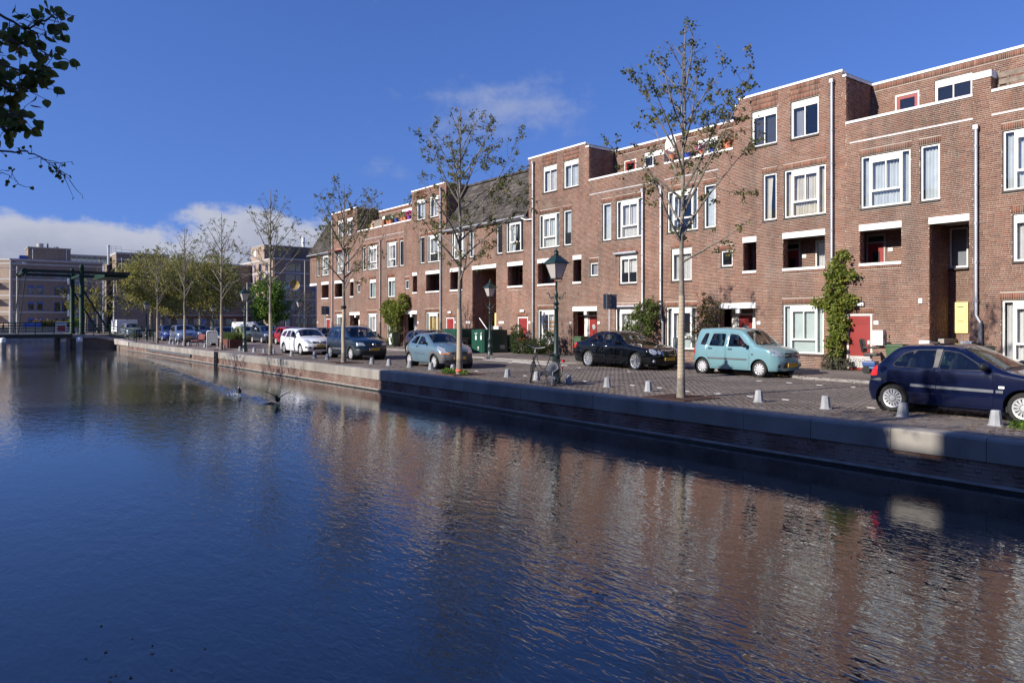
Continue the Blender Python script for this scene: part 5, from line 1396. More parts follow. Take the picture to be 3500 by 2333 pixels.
c.patch([(-.44, .74), (-.31, .74), (-.31, .86), (-.44, .86)], 's', 'door_handle', c.mat, .012)
for sg in (-1,):
    MB().lathe([(.075, -.002), (.075, .004), (.06, .006)], 20, (-1.43, -c.y(-1.43, .86)-.003, .86), 'y').build('fuel_cap', c.mat, c.e)
c.patch([(-.355, .95), (-.305, 1.31), (-.425, 1.31), (-.44, .95)], 's', 'door_pillar', pmat('pillar_grey', (.075, .07, .066), .5), .004, rnd=0)
c.wipers(.78, .98)
# --- turquoise tall hatchback
SAG = dict(W=1.60, R=.28, rim=.185, xf=1.10, xr=-1.26, sill=.22, belt=.99, dash=.72, wheel='cap', tumble=.24, mirror=(.62, 1.0), mirror_mat=M_BLACK, fillet=.07, round=.45,
    prof=[(1.70, .24), (1.77, .42), (1.77, .62), (1.70, .80), (1.42, .95), (.98, 1.06), (.42, 1.50), (.12, 1.60), (-.60, 1.635), (-1.30, 1.61), (-1.50, 1.54), (-1.66, 1.06), (-1.72, .75), (-1.74, .45), (-1.68, .26)],
    screen=(5, 6), rear=(10, 11), crown={0: .05, 2: .08, 3: .10, 4: .06, 5: .06, 6: .07, 7: .03, 9: .03, 11: .05, 14: .05},
    doors=[[(.70, .27), (.72, .9), (.66, 1.04), (.24, 1.47), (-.20, 1.50), (-.23, .9), (-.23, .27)], [(-.27, .27), (-.27, .9), (-.26, 1.50), (-.90, 1.50), (-1.06, 1.1), (-1.06, .70), (-.90, .45), (-.86, .27)]],
    windows=[[(.62, 1.02), (.22, 1.40), (-.12, 1.44), (-.15, 1.01)], [(-.33, 1.01), (-.30, 1.44), (-.84, 1.44), (-.97, 1.02)], [(-1.12, 1.04), (-1.02, 1.45), (-1.18, 1.44), (-1.36, 1.06)]],
    strips=[(.62, -.24, .58, .58, .03), (-.27, -1.0, .58, .58, .03)], handles=[(-.06, .91), (-.90, .92)], seats=[(.05, .6), (-.85, .6)], strip_mat=M_DARKGREY)
c = Car('parked_car', 'turquoise tall hatchback parked at the kerb left of the climbing plant', SAG, (-15.97, 22.33), 0, paint('turquoise', (.16, .30, .335), .2))
c.headlight([(.46, .70), (.74, .72), (.76, .93), (.66, .96), (.50, .86)]); c.patch([(-.38, .66), (.38, .66), (.34, .82), (-.34, .82)], 'f', 'grille', M_BLACK, .010, mirror=False)
c.patch([(-.34, .72), (.34, .72), (.33, .755), (-.33, .755)], 'f', 'grille_bar', M_CHROME, .02, mirror=False, rnd=0); ring_badge(c, 0, .74, .055)
c.patch([(-.42, .32), (.42, .32), (.38, .50), (-.38, .50)], 'f', 'air_intake', M_BLACK, .006, mirror=False); cyl_lamp(c, .60, .40, .055, 'fog_light', M_BLACK); c.plate('94-PH-BD', .42)
c.patch([(-1.71, .72), (-1.60, .72), (-1.58, 1.05), (-1.66, 1.05)], 's', 'tail_light', M_TAIL, .012); c.wipers(1.0, 1.1)
c.patch([(.80, .74), (.88, .74), (.88, .78), (.80, .78)], 's', 'side_repeater', M_BLACK, .01, rnd=.01)
# --- black saloon
SME = dict(W=1.82, R=.33, rim=.255, xf=1.52, xr=-1.335, sill=.20, belt=.96, dash=.80, wheel='spoke20', tumble=.36, mirror=(.62, .98), mirror_mat=paint('black', (.003, .004, .006), 0.0, .3, 1.0, 0.0), fillet=.085, round=.75, handle_mat=M_CHROME, noseal=False,
    prof=[(2.28, .20), (2.36, .40), (2.36, .58), (2.26, .74), (1.75, .88), (.98, 1.0), (.30, 1.36), (-.15, 1.455), (-.60, 1.465), (-1.02, 1.41), (-1.72, 1.08), (-2.12, 1.03), (-2.34, .99), (-2.44, .76), (-2.45, .5), (-2.36, .26)],
    screen=(5, 6), rear=(9, 10), crown={0: .09, 2: .14, 3: .12, 4: .06, 5: .06, 6: .07, 7: .03, 9: .03, 10: .05, 11: .04, 12: .06, 13: .1, 15: .08},
    doors=[[(.78, .26), (.80, .9), (.70, 1.0), (.16, 1.35), (-.32, 1.41), (-.36, .9), (-.36, .26)], [(-.40, .26), (-.40, .9), (-.38, 1.41), (-.85, 1.38), (-1.20, 1.14), (-1.22, .95), (-1.02, .66), (-.92, .26)]],
    windows=[[(.62, .99), (.14, 1.29), (-.27, 1.35), (-.30, .98)], [(-.44, .98), (-.42, 1.35), (-.82, 1.32), (-1.28, 1.05), (-1.26, 1.0)]],
    strips=[(.76, -1.0, .50, .51, .012), (-1.72, -2.40, .66, .66, .014)], strip_mat=M_CHROME, handles=[(-.22, .87), (-1.05, .89)], seats=[(.05, .6), (-.85, .6)])
c = Car('parked_car', 'shiny black saloon parked at the kerb behind the bicycle', SME, (-21.56, 22.10), math.radians(-3.5), SME['mirror_mat'])
for y0, y1, z in ((.62, .115, .70), (.40, .085, .68)):
    pass
def oval(cy, cz, ry, rz, n=16): return [(cy+ry*math.cos(2*PI*k/n), cz+rz*math.sin(2*PI*k/n)) for k in range(n)]
for (cy, cz, ry, rz) in ((.67, .71, .115, .105), (.46, .69, .07, .08)):
    c.patch(oval(cy, cz, ry, rz), 'f', 'headlight', M_HEADIN, .006, rnd=0); c.patch(oval(cy, cz, ry, rz), 'f', 'headlight_lens', M_LAMPGLASS, .018, rnd=0)
c.patch([(-.34, .56), (.34, .56), (.37, .78), (-.37, .78)], 'f', 'grille_frame', M_CHROME, .012, mirror=False); c.patch([(-.31, .58), (.31, .58), (.34, .755), (-.34, .755)], 'f', 'grille', M_BLACK, .018, mirror=False)
for k in range(4): c.patch([(-.33, .60+.042*k), (.33, .60+.042*k), (.33, .613+.042*k), (-.33, .613+.042*k)], 'f', 'grille_bar', M_CHROME, .028, mirror=False, rnd=0)
c.patch([(-.008, .58), (.008, .58), (.008, .76), (-.008, .76)], 'f', 'grille_bar', M_CHROME, .03, mirror=False, rnd=0)
c.plate('BZ-TX-HL', .44); c.patch([(-.55, .24), (.55, .24), (.5, .34), (-.5, .34)], 'f', 'air_intake', M_BLACK, .006, mirror=False); cyl_lamp(c, .66, .36, .06, 'fog_light', M_HEADIN)
c.patch([(-2.40, .74), (-2.20, .76), (-2.10, .97), (-2.33, .96)], 's', 'tail_light', M_TAIL, .012); c.wipers(1.0, 1.05)
# --- small rounded grey blue car
SKA = dict(W=1.63, R=.28, rim=.19, xf=1.20, xr=-1.25, sill=.23, belt=.90, dash=.70, wheel='five', tumble=.34, mirror=(.50, .96), fillet=.10, round=.8,
    prof=[(1.70, .22), (1.79, .40), (1.77, .58), (1.58, .76), (1.25, .90), (.84, 1.0), (.14, 1.31), (-.25, 1.375), (-.70, 1.35), (-1.0, 1.27), (-1.42, 1.0), (-1.66, .80), (-1.78, .58), (-1.79, .42), (-1.72, .24)],
    screen=(5, 6), rear=(9, 10), crown={0: .10, 2: .16, 3: .14, 4: .07, 5: .06, 6: .07, 7: .035, 9: .05, 11: .09, 14: .09},
    doors=[[(.66, .28), (.70, .6), (.58, .98), (.10, 1.29), (-.30, 1.33), (-.46, 1.0), (-.48, .6), (-.36, .28)]],
    windows=[[(.50, .96), (.10, 1.23), (-.24, 1.27), (-.38, .94)], [(-.52, .96), (-.38, 1.28), (-.72, 1.25), (-1.12, .99)]],
    trim=[[(2.0, .62), (1.62, .63), (1.42, .68), (1.2, .72), (.95, .66), (.78, .5), (.72, .2), (2.0, .2)], [(-2, .84), (-1.62, .80), (-1.38, .72), (-1.18, .68), (-.98, .58), (-.86, .40), (-.80, .2), (-2, .2)]],
    trim_top=[(-1, 2.25), (11.2, 20)], strips=[(.30, -.62, .56, .60, .013)], handles=[(-.36, .86)], seats=[(-.02, .6), (-.8, .6)])
c = Car('parked_car', 'small rounded light blue car with grey bumpers beside the second tree', SKA, (-26.40, 16.12), math.radians(-6), paint('steel_blue', (.13, .215, .27), .35))
c.headlight([(.42, .62), (.70, .62), (.74, .80), (.66, .92), (.52, .80)], [(.38, .595), (.70, .595), (.70, .635), (.40, .635)])
c.patch([(-.36, .60), (.36, .60), (.32, .655), (-.32, .655)], 'f', 'grille', M_BLACK, .012, mirror=False); c.patch(oval(0, .635, .07, .028), 'f', 'badge', M_CHROME, .022, mirror=False, rnd=0)
c.patch([(-.55, .29), (.55, .29), (.5, .37), (-.5, .37)], 'f', 'air_intake', M_BLACK, .006, mirror=False); c.plate('28-VB', .45); c.wipers(.86, 1.05)
c.patch([(.66, .60), (.74, .60), (.74, .64), (.66, .64)], 's', 'side_repeater', M_AMBER, .01, rnd=.01)
MB().tube([(-.55, .1, 1.38), (-.85, .12, 1.62)], .008, 5).build('aerial', M_BLACK, c.e)
# --- dark people carrier with roof rails
SZA = dict(W=1.74, R=.31, rim=.21, xf=1.34, xr=-1.35, sill=.24, belt=1.0, dash=.86, wheel='five', tumble=.28, mirror=(.72, 1.03), fillet=.08, round=.6,
    prof=[(2.06, .24), (2.14, .42), (2.13, .62), (1.98, .84), (1.55, .99), (1.08, 1.09), (.35, 1.50), (-.05, 1.60), (-.75, 1.63), (-1.55, 1.59), (-1.82, 1.50), (-2.04, 1.08), (-2.12, .78), (-2.16, .5), (-2.08, .26)],
    screen=(5, 6), rear=(10, 11), crown={0: .07, 2: .13, 3: .12, 4: .07, 5: .07, 6: .08, 7: .03, 9: .03, 11: .05, 14: .07},
    doors=[[(.86, .3), (.88, .95), (.72, 1.08), (.16, 1.47), (-.24, 1.51), (-.28, 1.0), (-.28, .3)], [(-.32, .3), (-.32, 1.0), (-.29, 1.51), (-.98, 1.51), (-1.10, 1.1), (-1.06, .75), (-.92, .5), (-.90, .3)]],
    windows=[[(.70, 1.06), (.16, 1.41), (-.18, 1.45), (-.21, 1.04)], [(-.38, 1.04), (-.35, 1.45), (-.92, 1.45), (-1.02, 1.05)], [(-1.16, 1.06), (-1.06, 1.45), (-1.55, 1.42), (-1.74, 1.10)]],
    trim=[[(2.3, .55), (1.86, .55), (1.70, .70), (1.36, .75), (1.02, .70), (.86, .5), (.82, .2), (2.3, .2)]], trim_top=[(-1, 1.7)], strips=[(.84, -.95, .52, .52, .05)], handles=[(-.14, .93), (-.94, .95)], seats=[(.12, .6), (-.75, .6), (-1.4, .6)])
c = Car('parked_car', 'dark blue green people carrier with roof rails behind the third tree', SZA, (-35.02, 16.47), math.radians(-2), paint('petrol', (.008, .022, .038), .4), trim=pmat('bumper_petrol', (.020, .027, .034), .5))
c.headlight([(.42, .70), (.80, .68), (.78, .86), (.52, .84)]); c.patch([(-.34, .66), (.34, .66), (.36, .80), (-.36, .80)], 'f', 'grille', M_BLACK, .01, mirror=False); ring_badge(c, 0, .75, .07)
c.plate('82-FD-NZ', .53); c.patch([(-.6, .30), (.6, .30), (.55, .42), (-.55, .42)], 'f', 'air_intake', M_BLACK, .006, mirror=False); c.wipers(1.1, 1.1)
for sg in (-1, 1): MB().tube([(.05, sg*.60, 1.57), (-.1, sg*.60, 1.67), (-.8, sg*.60, 1.70), (-1.4, sg*.60, 1.67), (-1.55, sg*.60, 1.58)], .018, 6).build('roof_rail', M_BLACK, c.e, smooth=True)
# --- white estate
SAS = dict(W=1.75, R=.31, rim=.20, xf=1.40, xr=-1.30, sill=.22, belt=.96, dash=.84, wheel='cap10', tumble=.34, mirror=(.66, .98), fillet=.085, round=.7,
    prof=[(2.12, .22), (2.20, .42), (2.19, .60), (2.05, .78), (1.60, .92), (1.05, 1.02), (.35, 1.37), (-.05, 1.455), (-.8, 1.48), (-1.65, 1.43), (-1.92, 1.36), (-2.14, 1.0), (-2.26, .80), (-2.30, .5), (-2.22, .26)],
    screen=(5, 6), rear=(10, 11), crown={0: .08, 2: .15, 3: .12, 4: .06, 5: .06, 6: .08, 7: .03, 9: .03, 11: .05, 14: .08},
    doors=[[(.84, .27), (.86, .9), (.70, 1.02), (.14, 1.36), (-.30, 1.41), (-.34, .95), (-.34, .27)], [(-.38, .27), (-.38, .95), (-.36, 1.41), (-.95, 1.40), (-1.14, 1.05), (-1.08, .75), (-.92, .5), (-.88, .27)]],
    windows=[[(.66, 1.0), (.14, 1.30), (-.24, 1.35), (-.27, .98)], [(-.44, .98), (-.42, 1.35), (-.90, 1.34), (-1.05, .99)], [(-1.18, 1.0), (-1.06, 1.34), (-1.55, 1.30), (-1.82, 1.06)]],
    handles=[(-.20, .88), (-1.02, .90)], seats=[(.08, .6), (-.85, .6)])
c = Car('parked_car', 'white estate car parked by the water left of the dark people carrier', SAS, (-41.97, 16.58), math.radians(-1), paint('white', (.72, .73, .74), 0, .3))
c.headlight([(.44, .64), (.80, .68), (.80, .84), (.60, .84)]); c.patch([(-.42, .64), (.42, .64), (.46, .76), (-.46, .76)], 'f', 'grille', M_BLACK, .01, mirror=False); ring_badge(c, 0, .70, .06)
c.patch([(-.42, .30), (.42, .30), (.40, .46), (-.40, .46)], 'f', 'air_intake', M_BLACK, .006, mirror=False); c.patch([(.50, .36), (.80, .40), (.78, .50), (.52, .47)], 'f', 'air_intake', M_BLACK, .006); c.plate('67-SK', .53); c.wipers(1.06, 1.05)
c.patch([(-.33, .30), (-.385, .30), (-.385, .96), (-.36, 1.42), (-.31, 1.42), (-.33, .96)], 's', 'door_seam_strip', M_BLACK, .006, rnd=0)
# --- the further cars: one five door shape in several sizes
def hatch(L=4.1, H=1.50, W=1.72, **k):
    f = L/2; z = H/1.5
    d = dict(W=W, R=.30, rim=.20, xf=f-.82, xr=-f+.72, sill=.22, belt=.95*z, dash=f-1.25, wheel='five', tumble=.32, mirror=(f-1.4, .98*z), fillet=.085, round=.65,
        prof=[(f-.07, .22), (f, .42), (f-.01, .60), (f-.16, .76*z), (f-.58, .91*z), (f-1.05, 1.02*z), (f-1.72, 1.39*z), (f-2.1, 1.475*z), (f-2.7, 1.49*z), (-f+.62, 1.42*z), (-f+.42, 1.33*z), (-f+.16, .98*z), (-f+.05, .78), (-f, .5), (-f+.07, .26)],
        screen=(5, 6), rear=(10, 11), crown={0: .08, 2: .14, 3: .12, 4: .06, 5: .06, 6: .08, 7: .03, 9: .03, 11: .05, 14: .08},
        doors=[[(f-1.22, .27), (f-1.2, .9), (f-1.4, 1.02*z), (f-1.95, 1.38*z), (f-2.32, 1.42*z), (f-2.36, .27)], [(f-2.40, .27), (f-2.38, 1.42*z), (f-2.95, 1.40*z), (f-3.18, 1.06*z), (f-2.98, .5), (f-2.9, .27)]],
        windows=[[(f-1.44, 1.0*z), (f-1.94, 1.31*z), (f-2.27, 1.36*z), (f-2.30, .98*z)], [(f-2.47, .98*z), (f-2.45, 1.36*z), (f-2.88, 1.34*z), (f-3.08, 1.0*z)], [(f-3.16, 1.01*z), (f-3.0, 1.33*z), (-f+.75, 1.29*z), (-f+.60, 1.08*z)]],
        handles=[(f-2.2, .88*z), (f-3.02, .90*z)], seats=[(f-2.0, .6), (f-2.9, .6)])
    d.update(k); return d
def far_car(label, S, loc, deg, mat, plate='', grille=True):
    c = Car('parked_car', label, S, loc, math.radians(deg), mat)
    z = S['belt']
    c.headlight([(.42, z-.30), (.78, z-.28), (.78, z-.12), (.56, z-.12)])
    if grille: c.patch([(-.36, z-.30), (.36, z-.30), (.36, z-.20), (-.36, z-.20)], 'f', 'grille', M_BLACK, .01, mirror=False)
    c.patch([(-.5, .28), (.5, .28), (.46, .40), (-.46, .40)], 'f', 'air_intake', M_BLACK, .006, mirror=False); c.plate(plate, .47)
    c.patch([(.60, z-.10), (.80, z-.10), (.78, z+.08), (.62, z+.08)], 'r', 'tail_light', M_TAIL, .012)
    return c
far_car('dark grey hatchback parked at the far kerb behind the fourth tree', hatch(4.2, 1.52, 1.75), (-65.85, 22.4), -1.3, paint('slate', (.045, .055, .075), .5), '31-RX')
far_car('pale green small hatchback beyond the red planter', hatch(3.8, 1.44, 1.66), (-70.9, 22.2), 0, paint('lime', (.24, .27, .07), .3))
far_car('silver blue family car behind the two trees left of the bench', hatch(4.35, 1.58, 1.82), (-73.1, 17.15), -3, paint('lavender', (.17, .22, .34), .5), '37-PP')
far_car('black small car standing behind the bench and the info board', hatch(3.7, 1.47, 1.66), (-59.6, 17.0), -4, paint('jet', (.012, .013, .015), .2))
far_car('red hatchback mostly hidden behind the white estate', hatch(3.9, 1.46, 1.68), (-59.4, 22.2), 0, paint('red', (.42, .02, .03), .2))
far_car('dark car between the white estate and the dark people carrier, at the far kerb', hatch(4.1, 1.44, 1.7), (-52.5, 22.2), 0, paint('ink', (.012, .016, .03), .3))
far_car('dark brown car behind the small light blue car, only its roof showing', hatch(4.1, 1.40, 1.7), (-37.0, 22.15), 0, paint('umber', (.035, .027, .025), .3))
far_car('dark blue estate behind the silver blue family car', hatch(4.2, 1.5, 1.74), (-81.6, 20.9), 0, paint('dusk', (.035, .05, .10), .4))
far_car('blue car tucked behind the left side of the silver blue family car', hatch(4.2, 1.55, 1.74), (-79.4, 17.3), -2, paint('royal', (.03, .06, .22), .4))
SU = hatch(4.3, 1.72, 1.78, R=.35, rim=.22, sill=.32, arch=.42)
far_car('silver off road car behind the green railings', SU, (-98.0, 17.2), 0, paint('pale_silver', (.26, .30, .34), .5))
def van(label, loc, deg, mat, L=5.0, H=1.95):
    f = L/2; z = H/1.95
    S = dict(W=1.9, R=.33, rim=.2, xf=f-.9, xr=-f+1.0, sill=.28, belt=1.12*z, dash=f-1.0, tumble=.12, round=.4, mirror=(f-1.15, 1.15*z), cat='van',
        prof=[(f-.04, .28), (f, .5), (f-.02, .75), (f-.18, .95*z), (f-.5, 1.10*z), (f-.85, 1.2*z), (f-1.45, 1.82*z), (f-1.8, 1.93*z), (0, 1.95*z), (-f+.15, 1.93*z), (-f+.05, 1.8*z), (-f, 1.2*z), (-f, .9), (-f, .6), (-f+.03, .3)],
        screen=(5, 6), rear=None, crown={0: .05, 3: .1, 6: .08, 8: .03, 14: .03}, windows=[[(f-1.12, 1.16*z), (f-1.5, 1.62*z), (f-1.9, 1.64*z), (f-1.9, 1.16*z)]],
        doors=[[(f-1.0, .34), (f-1.02, 1.14*z), (f-1.45, 1.74*z), (f-1.98, 1.76*z), (f-2.0, .34)]], seats=[(f-1.7, .6)])
    c = Car('parked_van', label, S, loc, math.radians(deg), mat, group='vans parked in the background')
    c.headlight([(.55, .72), (.84, .74), (.82, .92), (.6, .9)]); c.plate('', .5); return c
van('white van standing beyond the pale green small hatchback', (-90, 29), 35, paint('white', (.72, .73, .74), 0, .3), 5.0, 1.85)
t = thing('box_trailer', 'white box trailer behind the silver off road car', 'trailer', (-106, 17.8, 0))
MB().box(-1.9, 1.9, -1.2, 1.2, .55, 2.15).build('box_body', M_STICK, t, bevel=.04)
for sg in (-1, 1): MB().lathe([(.3, -.1), (.3, .1)], 18, (0, sg*1.05, .3), 'y').build('wheel', M_RUBBER, t)
MB().box(-1.9, 3.0, -.08, .08, .45, .56).build('drawbar', M_BLACK, t)

# ================================================================== trees and plants
def leaf_quads(mb, p, d, up, size, rng, fold=.35):
    """one leaf: two facets folded on the midrib"""
    d = d.normalized(); s = d.cross(up)
    s = s.normalized() if s.length > 1e-4 else d.orthogonal().normalized()
    n = s.cross(d)
    w = size*.42; a = p; b = p+d*size; m = p+d*size*.45
    mb.add([a, m+s*w+n*w*fold, b, m-s*w+n*w*fold, m], [(0, 4, 1), (4, 2, 1), (0, 3, 4), (3, 2, 4)] if size > .05 else [(0, 1, 2), (0, 2, 3)])
def leaf_simple(mb, p, d, s, size):
    w = size*.45; m = p+d*size*.5
    mb.add([p, m+s*w, p+d*size, m-s*w], [(0, 1, 2, 3)])
def rvec(rng):
    while True:
        v = Vector((rng.uniform(-1, 1), rng.uniform(-1, 1), rng.uniform(-1, 1)))
        if .05 < v.length < 1: return v.normalized()
def grow(mb, p, d, L, r0, r1, seg, rng, up=.25, wob=.12, sides=5):
    pts = [p.copy()]; q = p.copy(); dd = d.normalized()
    for k in range(seg):
        dd = (dd+Vector((0, 0, up/seg))+rvec(rng)*wob).normalized(); q = q+dd*(L/seg); pts.append(q.copy())
    mb.tube(pts, [r0+(r1-r0)*k/seg for k in range(seg+1)], sides, cap=False)
    return pts
def sample(pts, t):
    f = t*(len(pts)-1); i = min(int(f), len(pts)-2); return pts[i].lerp(pts[i+1], f-i), (pts[i+1]-pts[i]).normalized()
def young_tree(label, x, y, h, seed, spread=2.5, zb=3.1, leaves=1500, wrap=2.45, r=.088, lean=(0, 0), mat=None, group='young street trees along the canal', bias=.0, density=1.0, leafsize=(.05, .085), nprim=26, extra=None):
    rng = random.Random(seed); mat = mat or M_LEAF
    t = thing('young_tree', label, 'tree', (x, y, 0), 0, group)
    tr = MB(); n = 12
    tp = [Vector((lean[0]*(k/n)**1.5+rng.uniform(-.02, .02)*(k > 0), lean[1]*(k/n)**1.5+rng.uniform(-.02, .02)*(k > 0), h*k/n)) for k in range(n+1)]
    tp[0].z = -.03
    rr = [r*(1-.9*(k/n)**.8)+.004 for k in range(n+1)]; rr[0] *= 1.25
    tr.tube(tp, rr, 12); tr.build('trunk', M_BARK, t, smooth=True)
    if wrap:
        w = MB(); ps = [sample(tp, wrap/h*k/6)[0] for k in range(7)]; ps[0].z = .02
        w.tube(ps, [r*(1-.9*(wrap/h*k/6)**.8)+.012 for k in range(7)], 14); w.build('trunk_wrap', M_JUTE, t, smooth=True)
    br = MB(); tw = MB(); tips = []
    for k in range(nprim):
        f = (k+.5)/nprim; z = zb+(h*.93-zb)*f**.9
        p, _ = sample(tp, z/h); a = k*2.39996+rng.uniform(-.5, .5)
        shape = (.62+.6*f/.22 if f < .22 else 1.22*(1-(f-.22)/.78)**.75)/1.22+.14
        L = spread*shape*rng.uniform(.8, 1.15)*(1+bias*math.cos(a))
        tilt = rng.uniform(.50, .85)+.35*f
        d = Vector((math.cos(a)*math.cos(tilt), math.sin(a)*math.cos(tilt), math.sin(tilt)))
        r0 = min(r*.42, .010+.014*L)*(1-.3*f)
        pts = grow(br, p, d, L, r0, .004, 7, rng, up=.10+.15*f, wob=.10)
        ns = max(3, int(L*3.3))
        for j in range(ns):
            tt = .25+.75*(j+.5)/ns; q, qd = sample(pts, tt)
            sd = (qd*.7+rvec(rng)*.75+Vector((0, 0, -.05))).normalized(); sl = L*.36*(1.15-tt*.6)*rng.uniform(.6, 1.3)
            sp = grow(tw, q, sd, sl, .0055, .0022, 4, rng, up=.02, wob=.2, sides=4)
            tips.append((sp, sl, q.x+q.z*.1))
            if sl > .4:
                for _ in range(2):
                    q2, d2 = sample(sp, rng.uniform(.3, .9)); s2 = grow(tw, q2, (d2*.6+rvec(rng)*.8).normalized(), sl*.45, .0035, .0018, 3, rng, 0, .2, 3); tips.append((s2, sl*.45, q2.x))
        tips.append((pts[-3:], L*.3, 0))
    br.build('branches', M_BARK, t, smooth=True, kind='stuff'); tw.build('twigs', M_TWIG, t, kind='stuff')
    lf = MB(); cnt = int(leaves*density); wts = [max(.02, sl*(1+bias*1.6*(sx > .2)))*rng.choice((.15, .6, 1, 2.0)) for (_, sl, sx) in tips]
    for sp, sl, sx in rng.choices(tips, wts, k=max(1, cnt//5)):
        c, cd = sample(sp, rng.uniform(.35, 1.0))
        for _ in range(rng.randint(3, 7)):
            p = c+rvec(rng)*rng.uniform(.01, .11); d = (cd*.4+rvec(rng)+Vector((0, 0, -.6))).normalized(); s = d.orthogonal().normalized(); s = (Matrix.Rotation(rng.uniform(0, 6.3), 3, d) @ s)
            leaf_quads(lf, p, d, s, rng.uniform(*leafsize), rng, .25)
    lf.build('leaves', mat, t, kind='stuff')
    return t
def grate(x, y, lab):
    t = thing('tree_grate', lab, 'tree grate', (x, y, .004), 0, 'rusty tree grates')
    m = MB(); s = .62
    for k in range(13):
        q = -s+2*s*k/12
        if abs(q) < .16: m.box(q-.02, q+.02, -s, -.16, 0, .018); m.box(q-.02, q+.02, .16, s, 0, .018)
        else: m.box(q-.02, q+.02, -s, s, 0, .018)
    m.build('grate_bars', M_RUST, t)
    f = MB(); f.box(-s-.04, s+.04, -s-.05, -s, 0, .022); f.box(-s-.04, s+.04, s, s+.05, 0, .022); f.box(-s-.05, -s-.02, -s, s, 0, .022); f.box(s+.02, s+.05, -s, s, 0, .022); f.build('grate_frame', M_RUST, t)
TL = ['tallest young tree with jute wrapped trunk in front of the terrace house with pots', 'young tree with orange ribbon round its foot by the light blue small car', 'young tree by the dark people carrier with a black strap on its trunk', 'young tree left of the white estate on the water side', 'young tree between the bench and the red planter', 'young tree in front of the silver blue family car', 'young tree nearest the drawbridge, by the green railings']
TP = [(-12.03, 14.25, 8.95, 3.15, 2.65, 2.5, .089, .10, 3900), (-22.17, 14.40, 9.40, 3.1, 3.1, 2.3, .100, .12, 6000), (-31.67, 14.30, 8.10, 3.1, 2.75, 2.5, .10, .1, 3600), (-41.7, 14.40, 9.3, 3.2, 2.7, 2.35, .10, .1, 2000), (-51.0, 14.35, 9.0, 3.2, 2.6, 2.35, .10, .0, 1700), (-60.5, 14.30, 9.1, 3.3, 2.7, 2.35, .10, 0, 2000), (-70.1, 14.35, 8.4, 3.2, 2.4, 2.2, .095, 0, 1600)]
for i, (x, y, h, zb, sp, wr, r, bi, nl) in enumerate(TP):
    young_tree(TL[i], x, y, h, 21+i*5, sp, zb, nl, wr, r, bias=bi, lean=(.15 if i == 0 else .05, 0))
    grate(x, y, ['rusty grate under the tallest tree', 'rusty grate under the tree with the orange ribbon', 'rusty grate under the tree with the black strap', 'rusty grate left of the white estate', 'rusty grate between bench and planter', 'rusty grate before the silver blue family car', 'rusty grate nearest the drawbridge'][i])
tag(MB().lathe([(.13, 0), (.142, .02), (.135, .075), (.125, .08)], 16, (-22.17, 14.40, .10)).build('ribbon', pmat('ribbon_orange', (.75, .10, .05), .6), smooth=True), 'orange ribbon tied round the foot of the tree by the light blue small car', 'ribbon')
tag(MB().lathe([(.115, 0), (.125, .02), (.12, .12), (.112, .13)], 16, (-31.67, 14.30, 2.46)).build('trunk_strap', M_BLACK, smooth=True), 'black strap round the trunk before the dark people carrier', 'strap')
def leafy(name, label, cat, blobs, n, size, mat, seed, stems=None, loc=(0, 0, 0), group=None, ground=True):
    """a plant as stems and many leaves gathered in clumps; blobs are (x,y,z,rx,ry,rz,weight)"""
    rng = random.Random(seed); t = thing(name, label, cat, loc, 0, group)
    st = MB(); lf = MB()
    for (pts, r0, r1) in (stems or []):
        k = len(pts); st.tube(pts, [r0+(r1-r0)*i/(k-1) for i in range(k)], 6)
    vol = [b[3]*b[4]*b[5]*(b[6] if len(b) > 6 else 1) for b in blobs]
    n = int(n*3.2); ncl = max(6, n//14)
    for b in rng.choices(blobs, vol, k=ncl):
        v = rvec(rng)*rng.uniform(.45, 1.0)**.6; c = Vector((b[0]+v.x*b[3], b[1]+v.y*b[4], b[2]+v.z*b[5]))
        if rng.random() < .3: st.tube([Vector(b[:3]).lerp(c, .2), c], [.008, .003], 4, cap=False)
        cr = size*1.9
        for _ in range(rng.randint(9, 19)):
            p = c+rvec(rng)*rng.uniform(.1, 1)*cr; d = (rvec(rng)+v*.5+Vector((0, 0, -.25))).normalized(); s = Matrix.Rotation(rng.uniform(0, 6.3), 3, d) @ d.orthogonal().normalized()
            leaf_simple(lf, p, d, s, size*rng.uniform(.8, 1.35))
    if st.v: st.build('stems', M_TWIG, t, kind='stuff')
    lf.build('leaves', mat, t, kind='stuff')
    return t
# climbing plant beside the red store door: from the ground up the pipe to the balconies
W_ = lambda z: (-15.0+.0, D-.25, z)
leafy('climbing_plant', 'bright green climbing plant round the downpipe left of the red door', 'climbing plant',
      [(-14.85, D-.22, 1.1, .38, .22, .7, 1), (-14.80, D-.2, 1.9, .38, .22, .5, 1), (-14.95, D-.2, 2.5, .55, .2, .3, 1.1), (-14.45, D-.2, 2.62, .45, .18, .22, 1), (-15.55, D-.2, 2.62, .38, .18, .16, 1), (-14.95, D-.2, 3.1, .32, .2, .45, 1), (-14.55, D-.2, 3.55, .42, .18, .2, .9), (-15.0, D-.2, 3.7, .3, .18, .4, 1), (-14.7, D-.2, 4.1, .28, .16, .3, 1), (-14.2, D-.2, 3.62, .35, .14, .12, .8), (-14.6, D-.2, 4.35, .13, .12, .25, 1)],
      1900, .085, M_LEAFVINE, 3, [([(-14.9, D-.2, 0), (-14.85, D-.18, 1.2), (-14.95, D-.15, 2.6), (-14.7, D-.15, 4.2)], .03, .01), ([(-14.7, D-.25, 0), (-14.6, D-.2, 1.5), (-14.4, D-.2, 2.6)], .025, .008), ([(-15.05, D-.25, 0), (-15.1, D-.2, 1.8), (-15.4, D-.2, 2.6)], .02, .006)])
